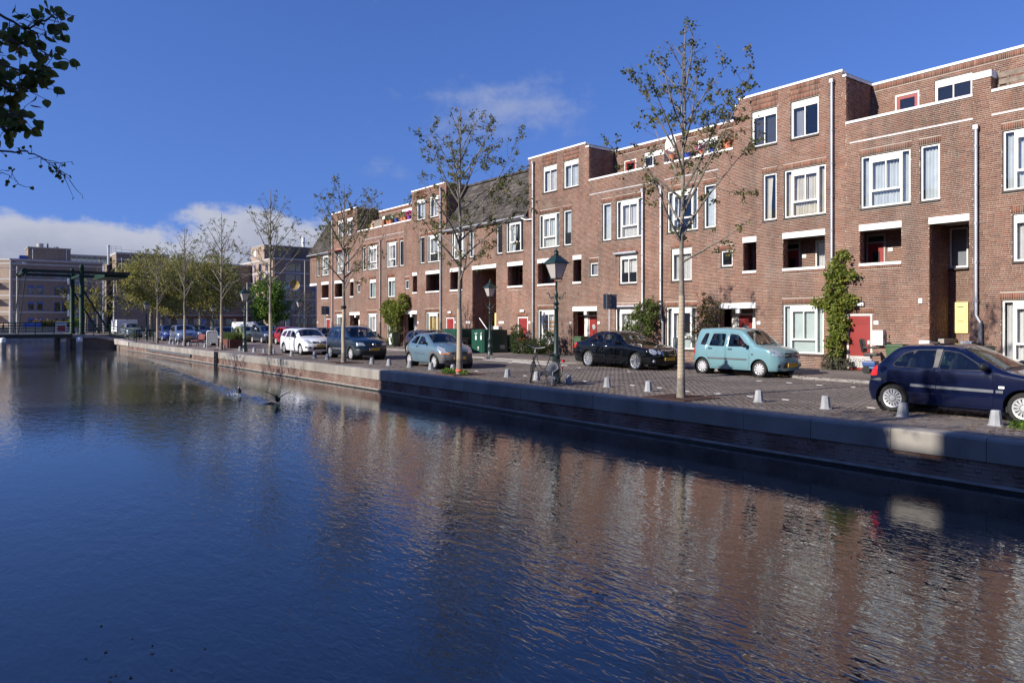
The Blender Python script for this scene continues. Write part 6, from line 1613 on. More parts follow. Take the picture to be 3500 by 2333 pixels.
leafy('shrub', 'grey green low shrub at the foot of the climbing plant', 'shrub', [(-15.0, D-.3, .35, .45, .25, .32), (-14.55, D-.3, .28, .35, .25, .25)], 500, .05, leafmat('leaf_grey', [(0, (.08, .09, .06)), (1, (.16, .16, .11))]), 4)
leafy('shrub', 'tall round shrub against the wall behind the black saloon', 'shrub', [(-24.55, D-.55, 1.5, .95, .5, .85, 1), (-24.1, D-.5, 2.3, .75, .4, .6, 1), (-23.75, D-.4, 2.75, .45, .3, .35, .9), (-24.8, D-.5, .7, .6, .4, .5, .5)], 1700, .075, M_LEAFBUSH, 5,
      [([(-24.4, D-.5, 0), (-24.5, D-.5, 1.2), (-24.2, D-.5, 2.4)], .03, .01), ([(-24.2, D-.5, 0), (-24.0, D-.45, 1.4), (-23.7, D-.4, 2.7)], .025, .008)])
leafy('shrub', 'airy reddish shrub behind the turquoise tall hatchback', 'shrub', [(-20.75, D-.5, 1.7, .75, .45, .8, 1), (-20.3, D-.5, 2.35, .65, .4, .55, .9), (-20.9, D-.5, 2.75, .35, .3, .4, .7), (-21.3, D-.5, 1.4, .35, .3, .5, .6)], 800, .06, M_LEAFRUST, 6,
      [([(-20.7, D-.5, 0), (-20.8, D-.5, 1.3), (-21.0, D-.45, 2.9)], .02, .006), ([(-20.6, D-.5, 0), (-20.4, D-.5, 1.4), (-20.1, D-.4, 2.6)], .02, .006)])
leafy('hedge', 'dark green clipped hedge behind the lamp post with the bicycle', 'hedge', [(-33.1, D-.9, .45, .9, .5, .42), (-31.8, D-.9, .5, .9, .5, .45), (-30.75, D-.8, .75, .5, .5, .7), (-33.75, D-.7, 1.25, .5, .4, .5), (-33.5, D-.8, .8, .5, .45, .6)], 3000, .06, leafmat('leaf_hedge', [(0, (.035, .06, .016)), (.7, (.065, .10, .028)), (1, (.12, .14, .04))]), 7)
leafy('climbing_plant', 'yellow green climber arching over the wheelie bin behind the light blue small car', 'climbing plant', [(-49.6, D-.5, 2.9, .9, .45, .6, 1), (-48.6, D-.5, 2.75, .9, .45, .5, 1), (-47.7, D-.4, 3.3, .45, .35, .55, 1), (-49.2, D-.5, 2.1, 1.0, .4, .5, .8), (-48.9, D-.5, 1.2, .55, .35, .6, .7), (-49.1, D-.5, .5, .5, .3, .4, .6), (-50.3, D-.5, 2.5, .4, .35, .35, .8)], 3000, .10, M_LEAFVINE, 8,
      [([(-49.0, D-.5, 0), (-48.9, D-.5, 1.5), (-49.2, D-.5, 2.8)], .05, .02), ([(-48.8, D-.5, 0), (-48.6, D-.5, 1.5), (-47.8, D-.4, 3.2)], .04, .015)])
leafy('shrub', 'small grey shrub left of the green climber', 'shrub', [(-51.2, D-.5, .4, .45, .3, .35)], 300, .06, MATS['leaf_grey'], 9)
leafy('weed', 'small green weeds at the foot of the tree with the orange ribbon', 'weed', [(-22.75, 14.35, .06, .32, .2, .07), (-21.85, 14.35, .05, .2, .15, .05)], 240, .06, M_LEAFBRIGHT, 10)
leafy('weed', 'tuft of grass beside the last concrete block at the right', 'weed', [(-5.05, 14.85, .04, .08, .06, .05)], 60, .05, M_LEAFBRIGHT, 11)
leafy('flower_plant', 'yellow flowering plant at the wall left of the turquoise car', 'plant', [(-18.9, D-.3, .25, .25, .2, .22)], 160, .05, M_LEAFVINE, 12)

def big_tree(label, x, y, h, cr, seed, mat, n=7000, zb=2.6, size=.17, group='full crowned trees beyond the parked cars', trunk=.22, flat=1.0, name='broad_tree', z0=0.0):
    rng = random.Random(seed); t = thing(name, label, 'tree', (x, y, z0), 0, group)
    tr = MB(); tr.tube([(0, 0, -.1), (.05, .02, zb*.6), (.0, .05, zb), (.1, .1, h*.55), (.05, 0, h*.85)], [trunk*1.2, trunk, trunk*.85, trunk*.5, .04], 9); tr.build('trunk', M_BARK, t, smooth=True)
    br = MB(); lf = MB(); cl = []
    for k in range(16):
        z = zb*.9+(h*.8-zb)*(k/16.)*.8; a = k*2.4+rng.uniform(-.4, .4); L = cr*rng.uniform(.7, 1.05)*(1-.35*k/16)
        tilt = rng.uniform(.25, .8); d = Vector((math.cos(a)*math.cos(tilt), math.sin(a)*math.cos(tilt)*flat, math.sin(tilt)))
        pts = grow(br, Vector((.02, .03, z)), d, L, trunk*.32, .02, 6, rng, .25, .14, 5)
        for j in range(5):
            q, qd = sample(pts, .35+.65*j/4); sp = grow(br, q, (qd+rvec(rng)*.8).normalized(), L*.35, .03, .01, 3, rng, .1, .15, 4)
            cl += [(sp[-1], cr*.22), (sp[2], cr*.18)]
        cl.append((pts[-1], cr*.22))
    for _ in range(int(cr*22)):
        v = rvec(rng)*rng.uniform(.72, 1.0); cl.append((Vector((v.x*cr*.92, v.y*cr*.92*flat, zb+(h-zb)*.5+v.z*(h-zb)*.46)), cr*.2))
    cl = [c for c in cl if c[0].z < h and rng.random() < .93]
    for c, rad in rng.choices(cl, k=int(n*1.25)//16):
        c = c+rvec(rng)*rad
        for _ in range(rng.randint(10, 22)):
            p = c+rvec(rng)*rng.uniform(.1, 1)*rad*.8; d = (rvec(rng)+Vector((0, 0, -.3))).normalized(); s = Matrix.Rotation(rng.uniform(0, 6.3), 3, d) @ d.orthogonal().normalized()
            leaf_simple(lf, p, d, s, size*rng.uniform(.7, 1.3))
    br.build('branches', M_BARK, t, kind='stuff'); lf.build('leaves', mat, t, kind='stuff')
    return t
big_tree('olive green tree behind the black lamp by the railings, leftmost of the full crowned trees', -88, 18.5, 9.6, 4.4, 41, M_LEAFBIG, 9000, 2.6, .19)
big_tree('olive tree with a dark forked trunk behind the silver blue family car', -100, 25.5, 11.2, 5.2, 42, M_LEAFBIG, 9000, 3.0, .21)
big_tree('yellowing full crowned tree right of the forked trunk, before the dark shop fronts', -106, 28.6, 10.6, 4.3, 43, M_LEAFBIG, 8000, 3.0, .21)
big_tree('olive tree highest over the silver off road car', -104, 20.5, 11.0, 4.6, 44, M_LEAFBIG, 7000, 3.0, .21)
big_tree('bright green bushy tree behind the dark grey hatchback', -84.2, 29.0, 7.6, 2.3, 45, M_LEAFBRIGHT, 7500, 1.2, .20, trunk=.12)
big_tree('thin autumn tree left of the railings, behind the bridge posts', -107, 13.6, 7.5, 2.4, 46, M_LEAFBIG, 1500, 2.5, .2, trunk=.12)
young_tree('bare young tree beside the white box trailer', -106.0, 15.5, 10, 61, 2.4, 3, 250, 0, .12, group='bare young trees by the bridge')
young_tree('bare young tree straight behind the bridge tower', -122.0, 17.0, 10, 62, 3.0, 2.6, 300, 0, .12, group='bare young trees by the bridge')
for i, (x, y, s) in enumerate([(-99, 37, 63), (-103, 40.5, 64), (-98, 43.5, 65)]):
    young_tree(['small russet tree right of the bright green bushy tree', 'small bare tree before the grey apartment wall', 'small russet tree nearest the end of the terrace'][i], x, y, 6.2, s, 2.2, 2.2, 500, 0, .08, mat=M_LEAFRUST, group='small trees by the apartment block', leafsize=(.1, .16))
# the trees of the near bank: one hangs its boughs into the picture
def near_tree(label, x, y, h, seed, n=3500):
    return young_tree(label, x, y, h, seed, 3.1, 3.2, n, 0, .15, group='lime trees of the near bank', mat=M_LEAFNEAR, leafsize=(.08, .12), nprim=30)
near_tree('lime tree on the near bank behind the photographer, to the right', 0.8, -4.6, 11.0, 71)
near_tree('lime tree on the near bank left of the picture, second along', -19.5, -3.2, 9.5, 73, 2500)
near_tree('lime tree on the near bank left of the picture, third along', -38.5, -3.2, 10.5, 74, 1800)
near_tree('lime tree on the near bank left of the picture, fourth along', -46.0, -3.2, 10.5, 75, 1800)
def bough():
    """the leafy boughs that reach in at the top left"""
    rng = random.Random(5)
    t = thing('lime_tree', 'lime tree on the near bank whose leafy boughs hang in at the top left', 'tree', (-9.3, -1.9, 0), 0, 'lime trees of the near bank')
    T = MB(); T.tube([(0, 0, -.05), (.05, 0, 2.2), (.0, .05, 4.5), (.1, 0, 7.5), (0, .05, 9.8)], [.19, .16, .14, .09, .02], 12); T.build('trunk', M_BARK, t, smooth=True)
    br = MB(); lf = MB(); loc = Vector((-9.3, -1.9, 0))
    def pt(u, v, dist):                                   # a point of the bough, measured out from the lens along a sight line
        r = (u-1750)/2544.; up = (1100-v)/2544.; c, s_ = .79819, .60240
        return Vector((-c+r*s_, s_+r*c, up))*dist+Vector((0, 0, 1.85))-loc
    def leaf(p, d, size, drop=.5):
        d = (d+Vector((0, 0, -drop))).normalized(); s = Matrix.Rotation(rng.uniform(0, 6.3), 3, d) @ d.orthogonal().normalized(); n = s.cross(d)
        prof = [(0, 0), (.10, .26), (.30, .44), (.55, .42), (.78, .26), (1.0, 0)]
        V = [p+d*(a*size) for a, _ in prof]; Lq = [p+d*(a*size)+s*(b*size)+n*(b*size*.25) for a, b in prof[1:-1]]; Rq = [p+d*(a*size)-s*(b*size)+n*(b*size*.25) for a, b in prof[1:-1]]
        k = len(prof); m = k-2
        fs = [(0, 1, k)]+[(i+1, i+2, k+i+1, k+i) for i in range(m-1)]+[(k-2, k-1, k+m-1)]
        fs += [(0, k+m, 1)]+[(i+2, i+1, k+m+i, k+m+i+1) for i in range(m-1)]+[(k-1, k-2, k+2*m-1)]
        lf.add(V+Lq+Rq, fs)
    def limb(path, dist0, dist1, r0, r1, nl, lsize, spread, start=Vector((.05, 0, 4.2)), twig=.35):
        pts = [start]+[pt(u, v, dist0+(dist1-dist0)*i/(len(path)-1)) for i, (u, v) in enumerate(path)]
        sm = []
        for i in range(len(pts)-1):
            for k in range(5): sm.append(pts[i].lerp(pts[i+1], k/5)+rvec(rng)*.012)
        sm.append(pts[-1]); K = len(sm)-1
        br.tube(sm, [r0+(r1-r0)*(i/K)**.6 for i in range(K+1)], 6, cap=False)
        for _ in range(nl):
            q, d = sample(sm, rng.uniform(.32, 1.0)); tip = q+(d*.5+rvec(rng)).normalized()*rng.uniform(.05, spread); mid = q.lerp(tip, .5)+rvec(rng)*.02
            br.tube([q, mid, tip], [.004, .003, .0018], 4, cap=False)
            for j in range(rng.randint(1, 3)): leaf(q.lerp(tip, rng.uniform(.5, 1.0)), (tip-q).normalized()+rvec(rng)*.8, lsize*rng.uniform(.75, 1.15))
    # upper leafy bough: fills the corner from the top edge down to a third of the height
    limb([(-160, -140), (-20, 40), (90, 100), (170, 60), (222, 62)], 7.0, 6.6, .03, .003, 34, .095, .28)
    limb([(-160, -60), (-30, 120), (60, 150), (120, 160), (190, 200)], 7.0, 6.7, .03, .003, 34, .095, .26)
    limb([(-180, 0), (-60, 180), (40, 230), (110, 250), (160, 240)], 6.9, 6.7, .028, .003, 40, .10, .30)
    limb([(-180, 60), (-60, 250), (20, 300), (70, 290), (110, 280)], 6.9, 6.7, .028, .003, 44, .10, .30)
    limb([(-180, 120), (-60, 320), (0, 370), (50, 390), (80, 400)], 6.9, 6.7, .026, .003, 44, .10, .28)
    limb([(-180, 200), (-60, 400), (-10, 430), (30, 440)], 6.9, 6.7, .022, .003, 24, .09, .22)
    # lower bare bough with few small leaves
    limb([(-120, 500), (0, 519), (90, 518), (150, 545), (195, 575), (240, 620)], 8.6, 8.2, .022, .002, 26, .045, .30)
    limb([(-120, 560), (0, 590), (30, 600), (66, 632)], 8.6, 8.4, .010, .002, 8, .05, .2)
    # the rest of the crown, out of the frame to the left
    for k in range(26):
        z = 4.0+5.4*k/26; a = 2.0+rng.uniform(0, 3.6) if k % 3 else rng.uniform(-1.5, 5.0); L = 2.5*(1-.5*k/26)
        if k % 3 == 0 and z < 6.6: L *= .4
        d = Vector((math.cos(a)*.7, math.sin(a)*.7, .6)); pts = grow(br, Vector((.05, .02, z)), d, L, .03, .005, 6, rng, .2, .12)
        for _ in range(60):
            q, qd = sample(pts, rng.uniform(.3, 1)); leaf(q+rvec(rng)*rng.uniform(.05, .45), rvec(rng), .09*rng.uniform(.8, 1.2))
    br.build('branches', M_TWIG, t, kind='stuff'); lf.build('leaves', M_LEAFNEAR, t, kind='stuff')
bough()

# ================================================================== street furniture
def bollard():
    t = thing('concrete_block', 'x', 'bollard'); m = MB()
    prof = [(.135, 0), (.128, .012), (.112, .018), (.078, .262), (.066, .275)]
    m.lathe(prof, 8, ph=PI/8); m.build('block', M_BOLLARD, t); return t
BX = [-5.42, -7.02, -8.66, -10.31, -13.66, -15.29, -16.91, -18.43, -20.0, -23.36, -24.98, -26.69, -28.39, -30.07, -34.84, -36.58, -37.75, -39.7, -42.65, -44.3, -46.0, -47.6, -48.9, -52.4, -57.2, -61.8, -63.4, -65.2, -66.6, -67.9]
BLAB = ['block before the front wheel of the dark blue hatchback', 'block before the rear wheel of the dark blue hatchback', 'first block left of the dark blue hatchback', 'second block left of the dark blue hatchback', 'first block left of the tallest tree', 'second block left of the tallest tree',
        'block just right of the bicycle', 'block seen between the bicycle wheels', 'block left of the bicycle', 'block nearest the right of the ribbon tree', 'block at the front wheel of the light blue small car', 'block between the wheels of the light blue small car', 'block at the rear wheel of the light blue small car', 'first block left of the light blue small car',
        'block at the front of the dark people carrier', 'block at the rear wheel of the dark people carrier', 'block behind the dark people carrier', 'block at the front bumper of the white estate', 'block at the rear wheel of the white estate', 'block behind the white estate', 'block two steps behind the white estate', 'block left of the fourth tree', 'block at the water side lamp post', 'block right of the red planter', 'block left of the info board', 'block right of the bench', 'block below the silver blue family car, rightmost', 'block below the silver blue family car, second', 'block below the silver blue family car, third', 'block below the silver blue family car, leftmost']
b0 = bollard()
for i, x in enumerate(BX):
    o = b0 if i == 0 else dup(b0)
    o.location = (x, 14.9+RNG.uniform(-.04, .04) if x != -37.75 else 15.4, 0); o.rotation_euler = (RNG.uniform(-.02, .02), RNG.uniform(-.02, .02), RNG.uniform(-.25, .25))
    o['label'] = 'grey concrete '+BLAB[i]; o['group'] = 'concrete blocks along the parking bays'
def lamp():
    t = thing('street_lamp', 'x', 'street lamp')
    p = [(.155, 0), (.155, .05), (.135, .07), (.135, .40), (.15, .42), (.15, .46), (.125, .50), (.115, .80), (.135, .83), (.12, .88), (.10, .90), (.082, .95), (.072, 1.6), (.060, 2.2), (.075, 2.22), (.085, 2.26), (.07, 2.30), (.055, 2.33), (.065, 2.36), (.105, 2.40), (.065, 2.44), (.05, 2.50), (.045, 2.62), (.062, 2.66), (.052, 2.72), (.038, 2.78), (.032, 3.02), (.05, 3.05), (.03, 3.08)]
    MB().lathe(p, 12).build('post', M_LAMPGREEN, t, smooth=True, ang=50)
    for sg in (-1, 1):
        a = MB(); pts = [(sg*.04, 0, 2.62)]+[(sg*(.14+.055*math.sin(q)), 0, 2.60-.05*math.cos(q)+.0) for q in (0, .8, 1.6)]+[(sg*.22, 0, 2.70), (sg*.26, 0, 2.74), (sg*.29, 0, 2.72), (sg*.285, 0, 2.69)]
        a.tube(pts, .014, 6); a.torus(.035, .013, (sg*.12, 0, 2.575), 12, 5); a.xf(Matrix.Rotation(PI*.21, 4, 'Z')); a.build('scroll_arm', M_LAMPGREEN, t, smooth=True)
    f = MB(); zb, zt, b, w = 3.17, 3.62, .115, .235
    f.box(-b-.012, b+.012, -b-.012, b+.012, zb-.03, zb)
    for (sx, sy) in ((1, 1), (1, -1), (-1, 1), (-1, -1)):
        f.tube([(sx*b, sy*b, zb), (sx*w, sy*w, zt)], .013, 5); f.tube([(sx*.02, sy*.02, 3.05), (sx*.11, sy*.11, 3.08), (sx*.13, sy*.13, 3.15)], .009, 5)
    f.build('lantern_frame', M_LAMPGREEN, t)
    for k in range(4):
        g = MB(); q = .004
        g.add([(-b, -b, zb), (b, -b, zb), (w, -w, zt), (-w, -w, zt), (-b, -b+q, zb), (b, -b+q, zb), (w, -w+q, zt), (-w, -w+q, zt)], [(0, 1, 2, 3), (7, 6, 5, 4)]).xf(Matrix.Rotation(PI/2*k, 4, 'Z')); g.build('lantern_pane', M_LGLASS, t)
    r = MB(); s2 = math.sqrt(2)
    r.lathe([((w+.045)*s2, zt-.01), ((w+.03)*s2, zt+.03), (.115*s2, zt+.19), (.10*s2, zt+.20), (.10*s2, zt+.23), (.04, zt+.26)], 4, ph=PI/4)
    for (sx, sy) in ((1, 1), (1, -1), (-1, 1), (-1, -1)): r.tube([(sx*(w+.03), sy*(w+.03), zt+.01), (sx*(w+.065), sy*(w+.065), zt+.02), (sx*(w+.07), sy*(w+.07), zt+.06)], .012, 5)
    r.build('lantern_roof', M_LAMPGREEN, t)
    MB().lathe([(.05, zt+.24), (.075, zt+.28), (.06, zt+.33), (.085, zt+.35), (.05, zt+.38), (.03, zt+.41), (.015, zt+.43), (.02, zt+.45), (.004, zt+.49)], 12).build('finial', M_LAMPGREEN, t, smooth=True, ang=50)
    MB().lathe([(.02, zt-.30), (.05, zt-.26), (.055, zt-.1), (.02, zt-.02)], 10).build('bulb', pmat('lamp_opal', (.7, .7, .68), .4, var=0), t, smooth=True)
    return t
l0 = lamp()
for i, (x, y, z, lab) in enumerate([(-17.15, 14.62, 0, 'with the black bicycle leaning on it'), (-32.73, 23.22, .074, 'in front of the green underground containers'), (-46.64, 14.52, 0, 'standing left of the fourth tree by the water'), (-66.3, 25.6, .074, 'near the end of the terrace before the apartment block'), (-95.7, 25.9, 0, 'far off between the fifth and sixth trees'), (-81.8, 15.73, 0, 'beside the green railings near the drawbridge')]):
    o = l0 if i == 0 else dup(l0); o.location = (x, y, z); o['label'] = 'dark green ornate street lamp '+lab; o['group'] = 'ornate green street lamps'
# ---- bicycle against the lamp
def bicycle():
    t = thing('bicycle', 'black city bicycle leaning against the ornate lamp post by the water', 'bicycle', (-17.2, 14.02, 0), 0)
    R = .34; fx, rx = -.58, .55                            # front wheel to the left
    lean = Matrix.Rotation(math.radians(-11), 4, 'X')
    steer = Matrix.Translation((fx+.12, 0, .0)) @ Matrix.Rotation(math.radians(-38), 4, 'Z') @ Matrix.Translation((-fx-.12, 0, 0))
    def wheel(cx, M):
        w = MB().torus(R-.018, .026, (cx, 0, R), 36, 8).xf(lean @ M).build('wheel', M_RUBBER, t, smooth=True)
        MB().torus(R-.045, .010, (cx, 0, R), 36, 6).xf(lean @ M).build('rim', M_DARKGREY, w, smooth=True)
        s = MB(); s.lathe([(.02, -.05), (.02, .05)], 10, (cx, 0, R), 'y')
        for k in range(20):
            a = 2*PI*k/20; s.tube([(cx+.02*math.cos(a+.5), .03*(-1)**k, R+.02*math.sin(a+.5)), (cx+(R-.05)*math.cos(a), 0, R+(R-.05)*math.sin(a))], .004, 3)
        s.xf(lean @ M).build('spokes', M_PIPE2, w)
        m = MB(); pts = [(cx+(R+.02)*math.cos(a), 0, R+(R+.02)*math.sin(a)) for a in [(.0 if M is not None else 0)+PI*(-.05+1.1*k/12) for k in range(13)]]
        m.tube(pts, .022, 6); m.xf(lean @ M).build('mudguard', M_BLACK, t, smooth=True)
    wheel(fx, steer); wheel(rx, Matrix())
    f = MB(); bb = (.12, 0, .30); hd = (-.40, 0, .93); hb = (-.44, 0, .70); st_ = (.26, 0, .78)
    f.tube([hb, (-.30, 0, .50), (-.08, 0, .36), bb], .018, 8); f.tube([hd, (-.26, 0, .68), (-.02, 0, .44), (.17, 0, .48)], .015, 8); f.tube([bb, st_], .017, 8); f.tube([hd, hb], .02, 8)
    for sg in (-1, 1): f.tube([bb, (rx, sg*.05, R)], .010, 6); f.tube([(.24, 0, .70), (rx, sg*.05, R)], .009, 6)
    f.xf(lean).build('frame', M_BLACK, t, smooth=True)
    k = MB(); k.tube([(-.43, 0, .72), (fx+.05, .05, .60), (fx, .05, R)], .013, 6); k.tube([(-.43, 0, .72), (fx+.05, -.05, .60), (fx, -.05, R)], .013, 6); k.xf(lean @ steer).build('fork', M_BLACK, t, smooth=True)
    h = MB(); h.tube([(-.40, 0, .92), (-.385, 0, 1.06)], .014, 8); h.tube([(-.12, -.30, 1.12), (-.24, -.29, 1.13), (-.36, -.18, 1.10), (-.385, 0, 1.06), (-.36, .18, 1.10), (-.24, .29, 1.13), (-.12, .30, 1.12)], .012, 8); h.xf(lean @ steer).build('handlebar', M_GALV, t, smooth=True)
    g = MB()
    for sg in (-1, 1): g.tube([(-.24, sg*.29, 1.13), (-.11, sg*.30, 1.12)], .017, 8)
    g.xf(lean @ steer).build('grip', M_BLACK, t, smooth=True)
    s = MB(); s.tube([st_, (.29, 0, .86)], .013, 6); s.ball((.33, 0, .90), .14, .09, .045, 10, 6); s.ball((.22, 0, .895), .10, .035, .03, 8, 6); s.xf(lean).build('saddle', M_BLACK, t, smooth=True)
    m = MB(); m.prism([(.02, .24), (.06, .37), (.30, .40), (.62, .40), (.64, .29), (.30, .27)], -.075, -.045, 'y'); m.xf(lean).build('chain_case', M_BLACK, t)
    cgpts = [(rx+.30*math.cos(a), R+.33*math.sin(a)) for a in [PI*(.16+.72*k/10) for k in range(11)]]+[(.26, R+.02), (.62, R+.04)]
    for sg in (-1, 1):
        c = MB().prism(cgpts, sg*.062, sg*.066, 'y').xf(lean).build('coat_guard', pmat('coat_guard_grey', (.06, .065, .075), .5), t)
        b = MB().tube([(p[0], sg*.066, p[1]) for p in cgpts]+[(cgpts[0][0], sg*.066, cgpts[0][1])], .005, 5).xf(lean).build('guard_piping', M_GALV, c)
    r = MB()
    for sg in (-1, 1): r.tube([(.30, sg*.05, .76), (.88, sg*.06, .76)], .007, 5); r.tube([(rx+.05, sg*.06, R), (.80, sg*.06, .76)], .006, 5)
    for x in (.4, .55, .7, .87): r.tube([(x, -.06, .76), (x, .06, .76)], .006, 5)
    r.xf(lean).build('luggage_rack', M_BLACK, t)
    MB().box(.88, .93, -.045, .045, .70, .77).xf(lean).build('rear_light', M_TAIL, t); MB().box(.90, .915, -.03, .03, .50, .56).xf(lean).build('rear_reflector', M_TAIL, t)
    MB().lathe([(.05, 0), (.055, .05), (.02, .07)], 12, (-.52, -.035, .76), 'y').xf(lean @ steer).build('front_lamp', M_BLACK, t, smooth=True)
    p = MB(); p.tube([(.12, -.09, .30), (.06, -.10, .14)], .009, 6); p.box(.01, .11, -.17, -.09, .11, .14); p.tube([(.12, .07, .30), (.18, .08, .46)], .009, 6); p.box(.13, .23, .08, .16, .44, .47); p.xf(lean).build('pedals', M_BLACK, t)
    MB().tube([(.62, -.02, R+.06), (.74, -.16, .01)], .009, 5).build('stand', M_GALV, t)
bicycle()
# ---- wheelie bins
def wheelie(label, x, y, rot, mat, text=None, z=.074, h=1.05):
    t = thing('wheelie_bin', label, 'wheelie bin', (x, y, z), rot, 'wheelie bins by the doors')
    b = MB(); b.add([(-.22, -.26, .05), (.22, -.26, .05), (.22, .22, .05), (-.22, .22, .05), (-.28, -.34, h-.10), (.28, -.34, h-.10), (.28, .30, h-.10), (-.28, .30, h-.10)], [(0, 3, 2, 1), (4, 5, 6, 7), (0, 1, 5, 4), (1, 2, 6, 5), (2, 3, 7, 6), (3, 0, 4, 7)])
    bo = b.build('bin_body', mat, t, bevel=.02)
    l = MB(); l.box(-.30, .30, -.37, .33, h-.10, h-.05); l.box(-.25, .25, -.30, .30, h-.05, h-.015); l.tube([(-.26, .36, h-.06), (.26, .36, h-.06)], .018, 6); l.build('lid', mat, t, bevel=.015)
    for sg in (-1, 1): MB().lathe([(.10, -.03), (.10, .03)], 14, (sg*.25, .24, .10), 'x').build('wheel', M_RUBBER, t)
    if text: text_mesh(text, .15, 'lettering', M_STICK, bo, Matrix.Translation((0, -.325, .66)) @ Matrix.Rotation(math.radians(-5), 4, 'X') @ FACING, .002)
    return t
wheelie('green wheelie bin marked HMS seen through the rear side window of the dark blue hatchback', -12.05, D-1.35, .08, M_BIN, 'HMS')
wheelie('green wheelie bin marked HMS seen through the front side window of the dark blue hatchback', -10.35, D-1.3, -.05, M_BIN, 'HMS')
wheelie('dark green wheelie bin standing below the downpipe at the right', -9.7, D-.9, .02, M_BIND, None)
wheelie('light green wheelie bin before the red doors behind the black saloon', -28.55, D-.5, .05, M_BIN)
wheelie('dark wheelie bin left of the green climber by the downpipe', -52.45, D-.6, 0, M_BIND)
wheelie('dark bin plastered with torn posters under the green climber', -47.9, D-1.0, .1, M_BIND)
pp = MB()
for k in range(14):
    x0 = RNG.uniform(-.22, .12); z0 = RNG.uniform(.15, .75); pp.box(x0, x0+RNG.uniform(.06, .16), -.36-.001*k, -.358-.001*k, z0, z0+RNG.uniform(.08, .2))
o = pp.build('torn_poster', M_STICK, loc=(-47.9, D-1.0, .074)); tag(o, 'torn white posters stuck on the dark bin under the green climber', 'poster')
# ---- mobility scooter by the red door
t = thing('mobility_scooter', 'black mobility scooter with high seat beside the red door', 'mobility scooter', (-13.0, D-1.05, .074), .2)
m = MB(); m.box(-.28, .62, -.24, .24, .14, .24); m.box(-.34, .1, -.24, .24, .24, .42); m.build('chassis', pmat('scooter_blue', (.03, .08, .22), .35), t, bevel=.04)
m = MB(); m.box(-.30, .16, -.24, .24, .60, .70); m.build('seat', M_BLACK, t, bevel=.04)
m = MB(); m.box(-.36, -.26, -.22, .22, .72, 1.20); m.xf(Matrix.Translation((-.3, 0, .7)) @ Matrix.Rotation(-.2, 4, 'Y') @ Matrix.Translation((.3, 0, -.7))); m.build('backrest', M_BLACK, t, bevel=.05)
for sg in (-1, 1): MB().box(-.3, .1, sg*.28-.035, sg*.28+.035, .86, .92).build('armrest', M_BLACK, t, bevel=.02)
MB().tube([(-.1, 0, .4), (-.1, 0, .62)], .04, 8).build('seat_post', M_GALV, t)
m = MB(); m.tube([(.55, 0, .2), (.48, 0, .7), (.40, 0, .98)], .03, 8); m.tube([(.40, -.25, .98), (.40, .25, .98)], .014, 6); m.build('tiller', M_BLACK, t, smooth=True)
MB().ball((.44, 0, 1.02), .12, .17, .07).build('dashboard', M_BLACK, t, smooth=True)
for sg in (-1, 1): m = MB(); m.tube([(.42, sg*.18, 1.0), (.40, sg*.30, 1.25)], .008, 5); m.ball((.40, sg*.31, 1.28), .02, .05, .07); m.build('mirror', M_BLACK, t, smooth=True)
for (x, sg) in ((-.2, -1), (-.2, 1), (.55, -1), (.55, 1)): MB().lathe([(.13, -.04), (.13, .04)], 16, (x, sg*.24, .13), 'y').build('wheel', M_RUBBER, t, smooth=True)
# ---- underground waste containers
def container(label, x, y, sx, sy, h, stick):
    t = thing('waste_container', label, 'container', (x, y, .074), 0, 'green containers before the stair passage')
    b = MB(); c = .12
    b.prism([(0, 0), (sx-c, 0), (sx, c), (sx, sy), (0, sy)], .02, h, 'z'); b.build('container_body', M_CONT, t, bevel=.012)
    l = MB(); l.box(.02, sx-.02, .3, sy-.25, h, h+.03); l.build('container_lid', M_CONT, t, bevel=.01)
    v = MB(); v.box(sx+.002, sx+.008, sy*.70, sy*.88, .22, .42); v.build('vent_plate', M_GALV, t)
    for k in range(3): MB().box(sx+.008, sx+.012, sy*.72, sy*.86, .25+.05*k, .27+.05*k).build('vent_slot', M_INK, t)
    if stick:
        def jar(cx, cz, s):
            q = MB(); q.prism([(cx-.05*s, cz), (cx+.05*s, cz), (cx+.07*s, cz+.05*s), (cx+.07*s, cz+.18*s), (cx+.03*s, cz+.24*s), (cx+.03*s, cz+.30*s), (cx-.03*s, cz+.30*s), (cx-.03*s, cz+.24*s), (cx-.07*s, cz+.18*s), (cx-.07*s, cz+.05*s)], -.006, -.002, 'y'); return q
        jar(sx*.40, .74, 1.0).build('sticker', M_STICK, t); jar(sx*.85, .76, 1.0).build('sticker', M_STICK, t)
        q = MB(); q.lathe([(.065, -.006), (.065, -.002)], 14, (sx*.60, 0, .30), 'y'); q.prism([(sx*.60-.05, .28), (sx*.60+.05, .28), (sx*.60, .13)], -.006, -.002, 'y'); q.build('sticker', M_STICK, t)
        for (cx, cz) in ((.3, 1.10), (.38, 1.13), (.46, 1.12), (.80, 1.12), (.88, 1.15)): MB().box(sx*cx, sx*cx+.05, -.006, -.002, cz-.03, cz+.03).build('sticker', M_STICK, t)
container('dark green waste container with white bottle stickers right of the scooter', -36.05, 24.25, 1.15, 1.75, 1.32, True)
container('dark green waste container behind the light blue small car', -38.9, 23.9, 1.75, 1.75, 1.34, False)
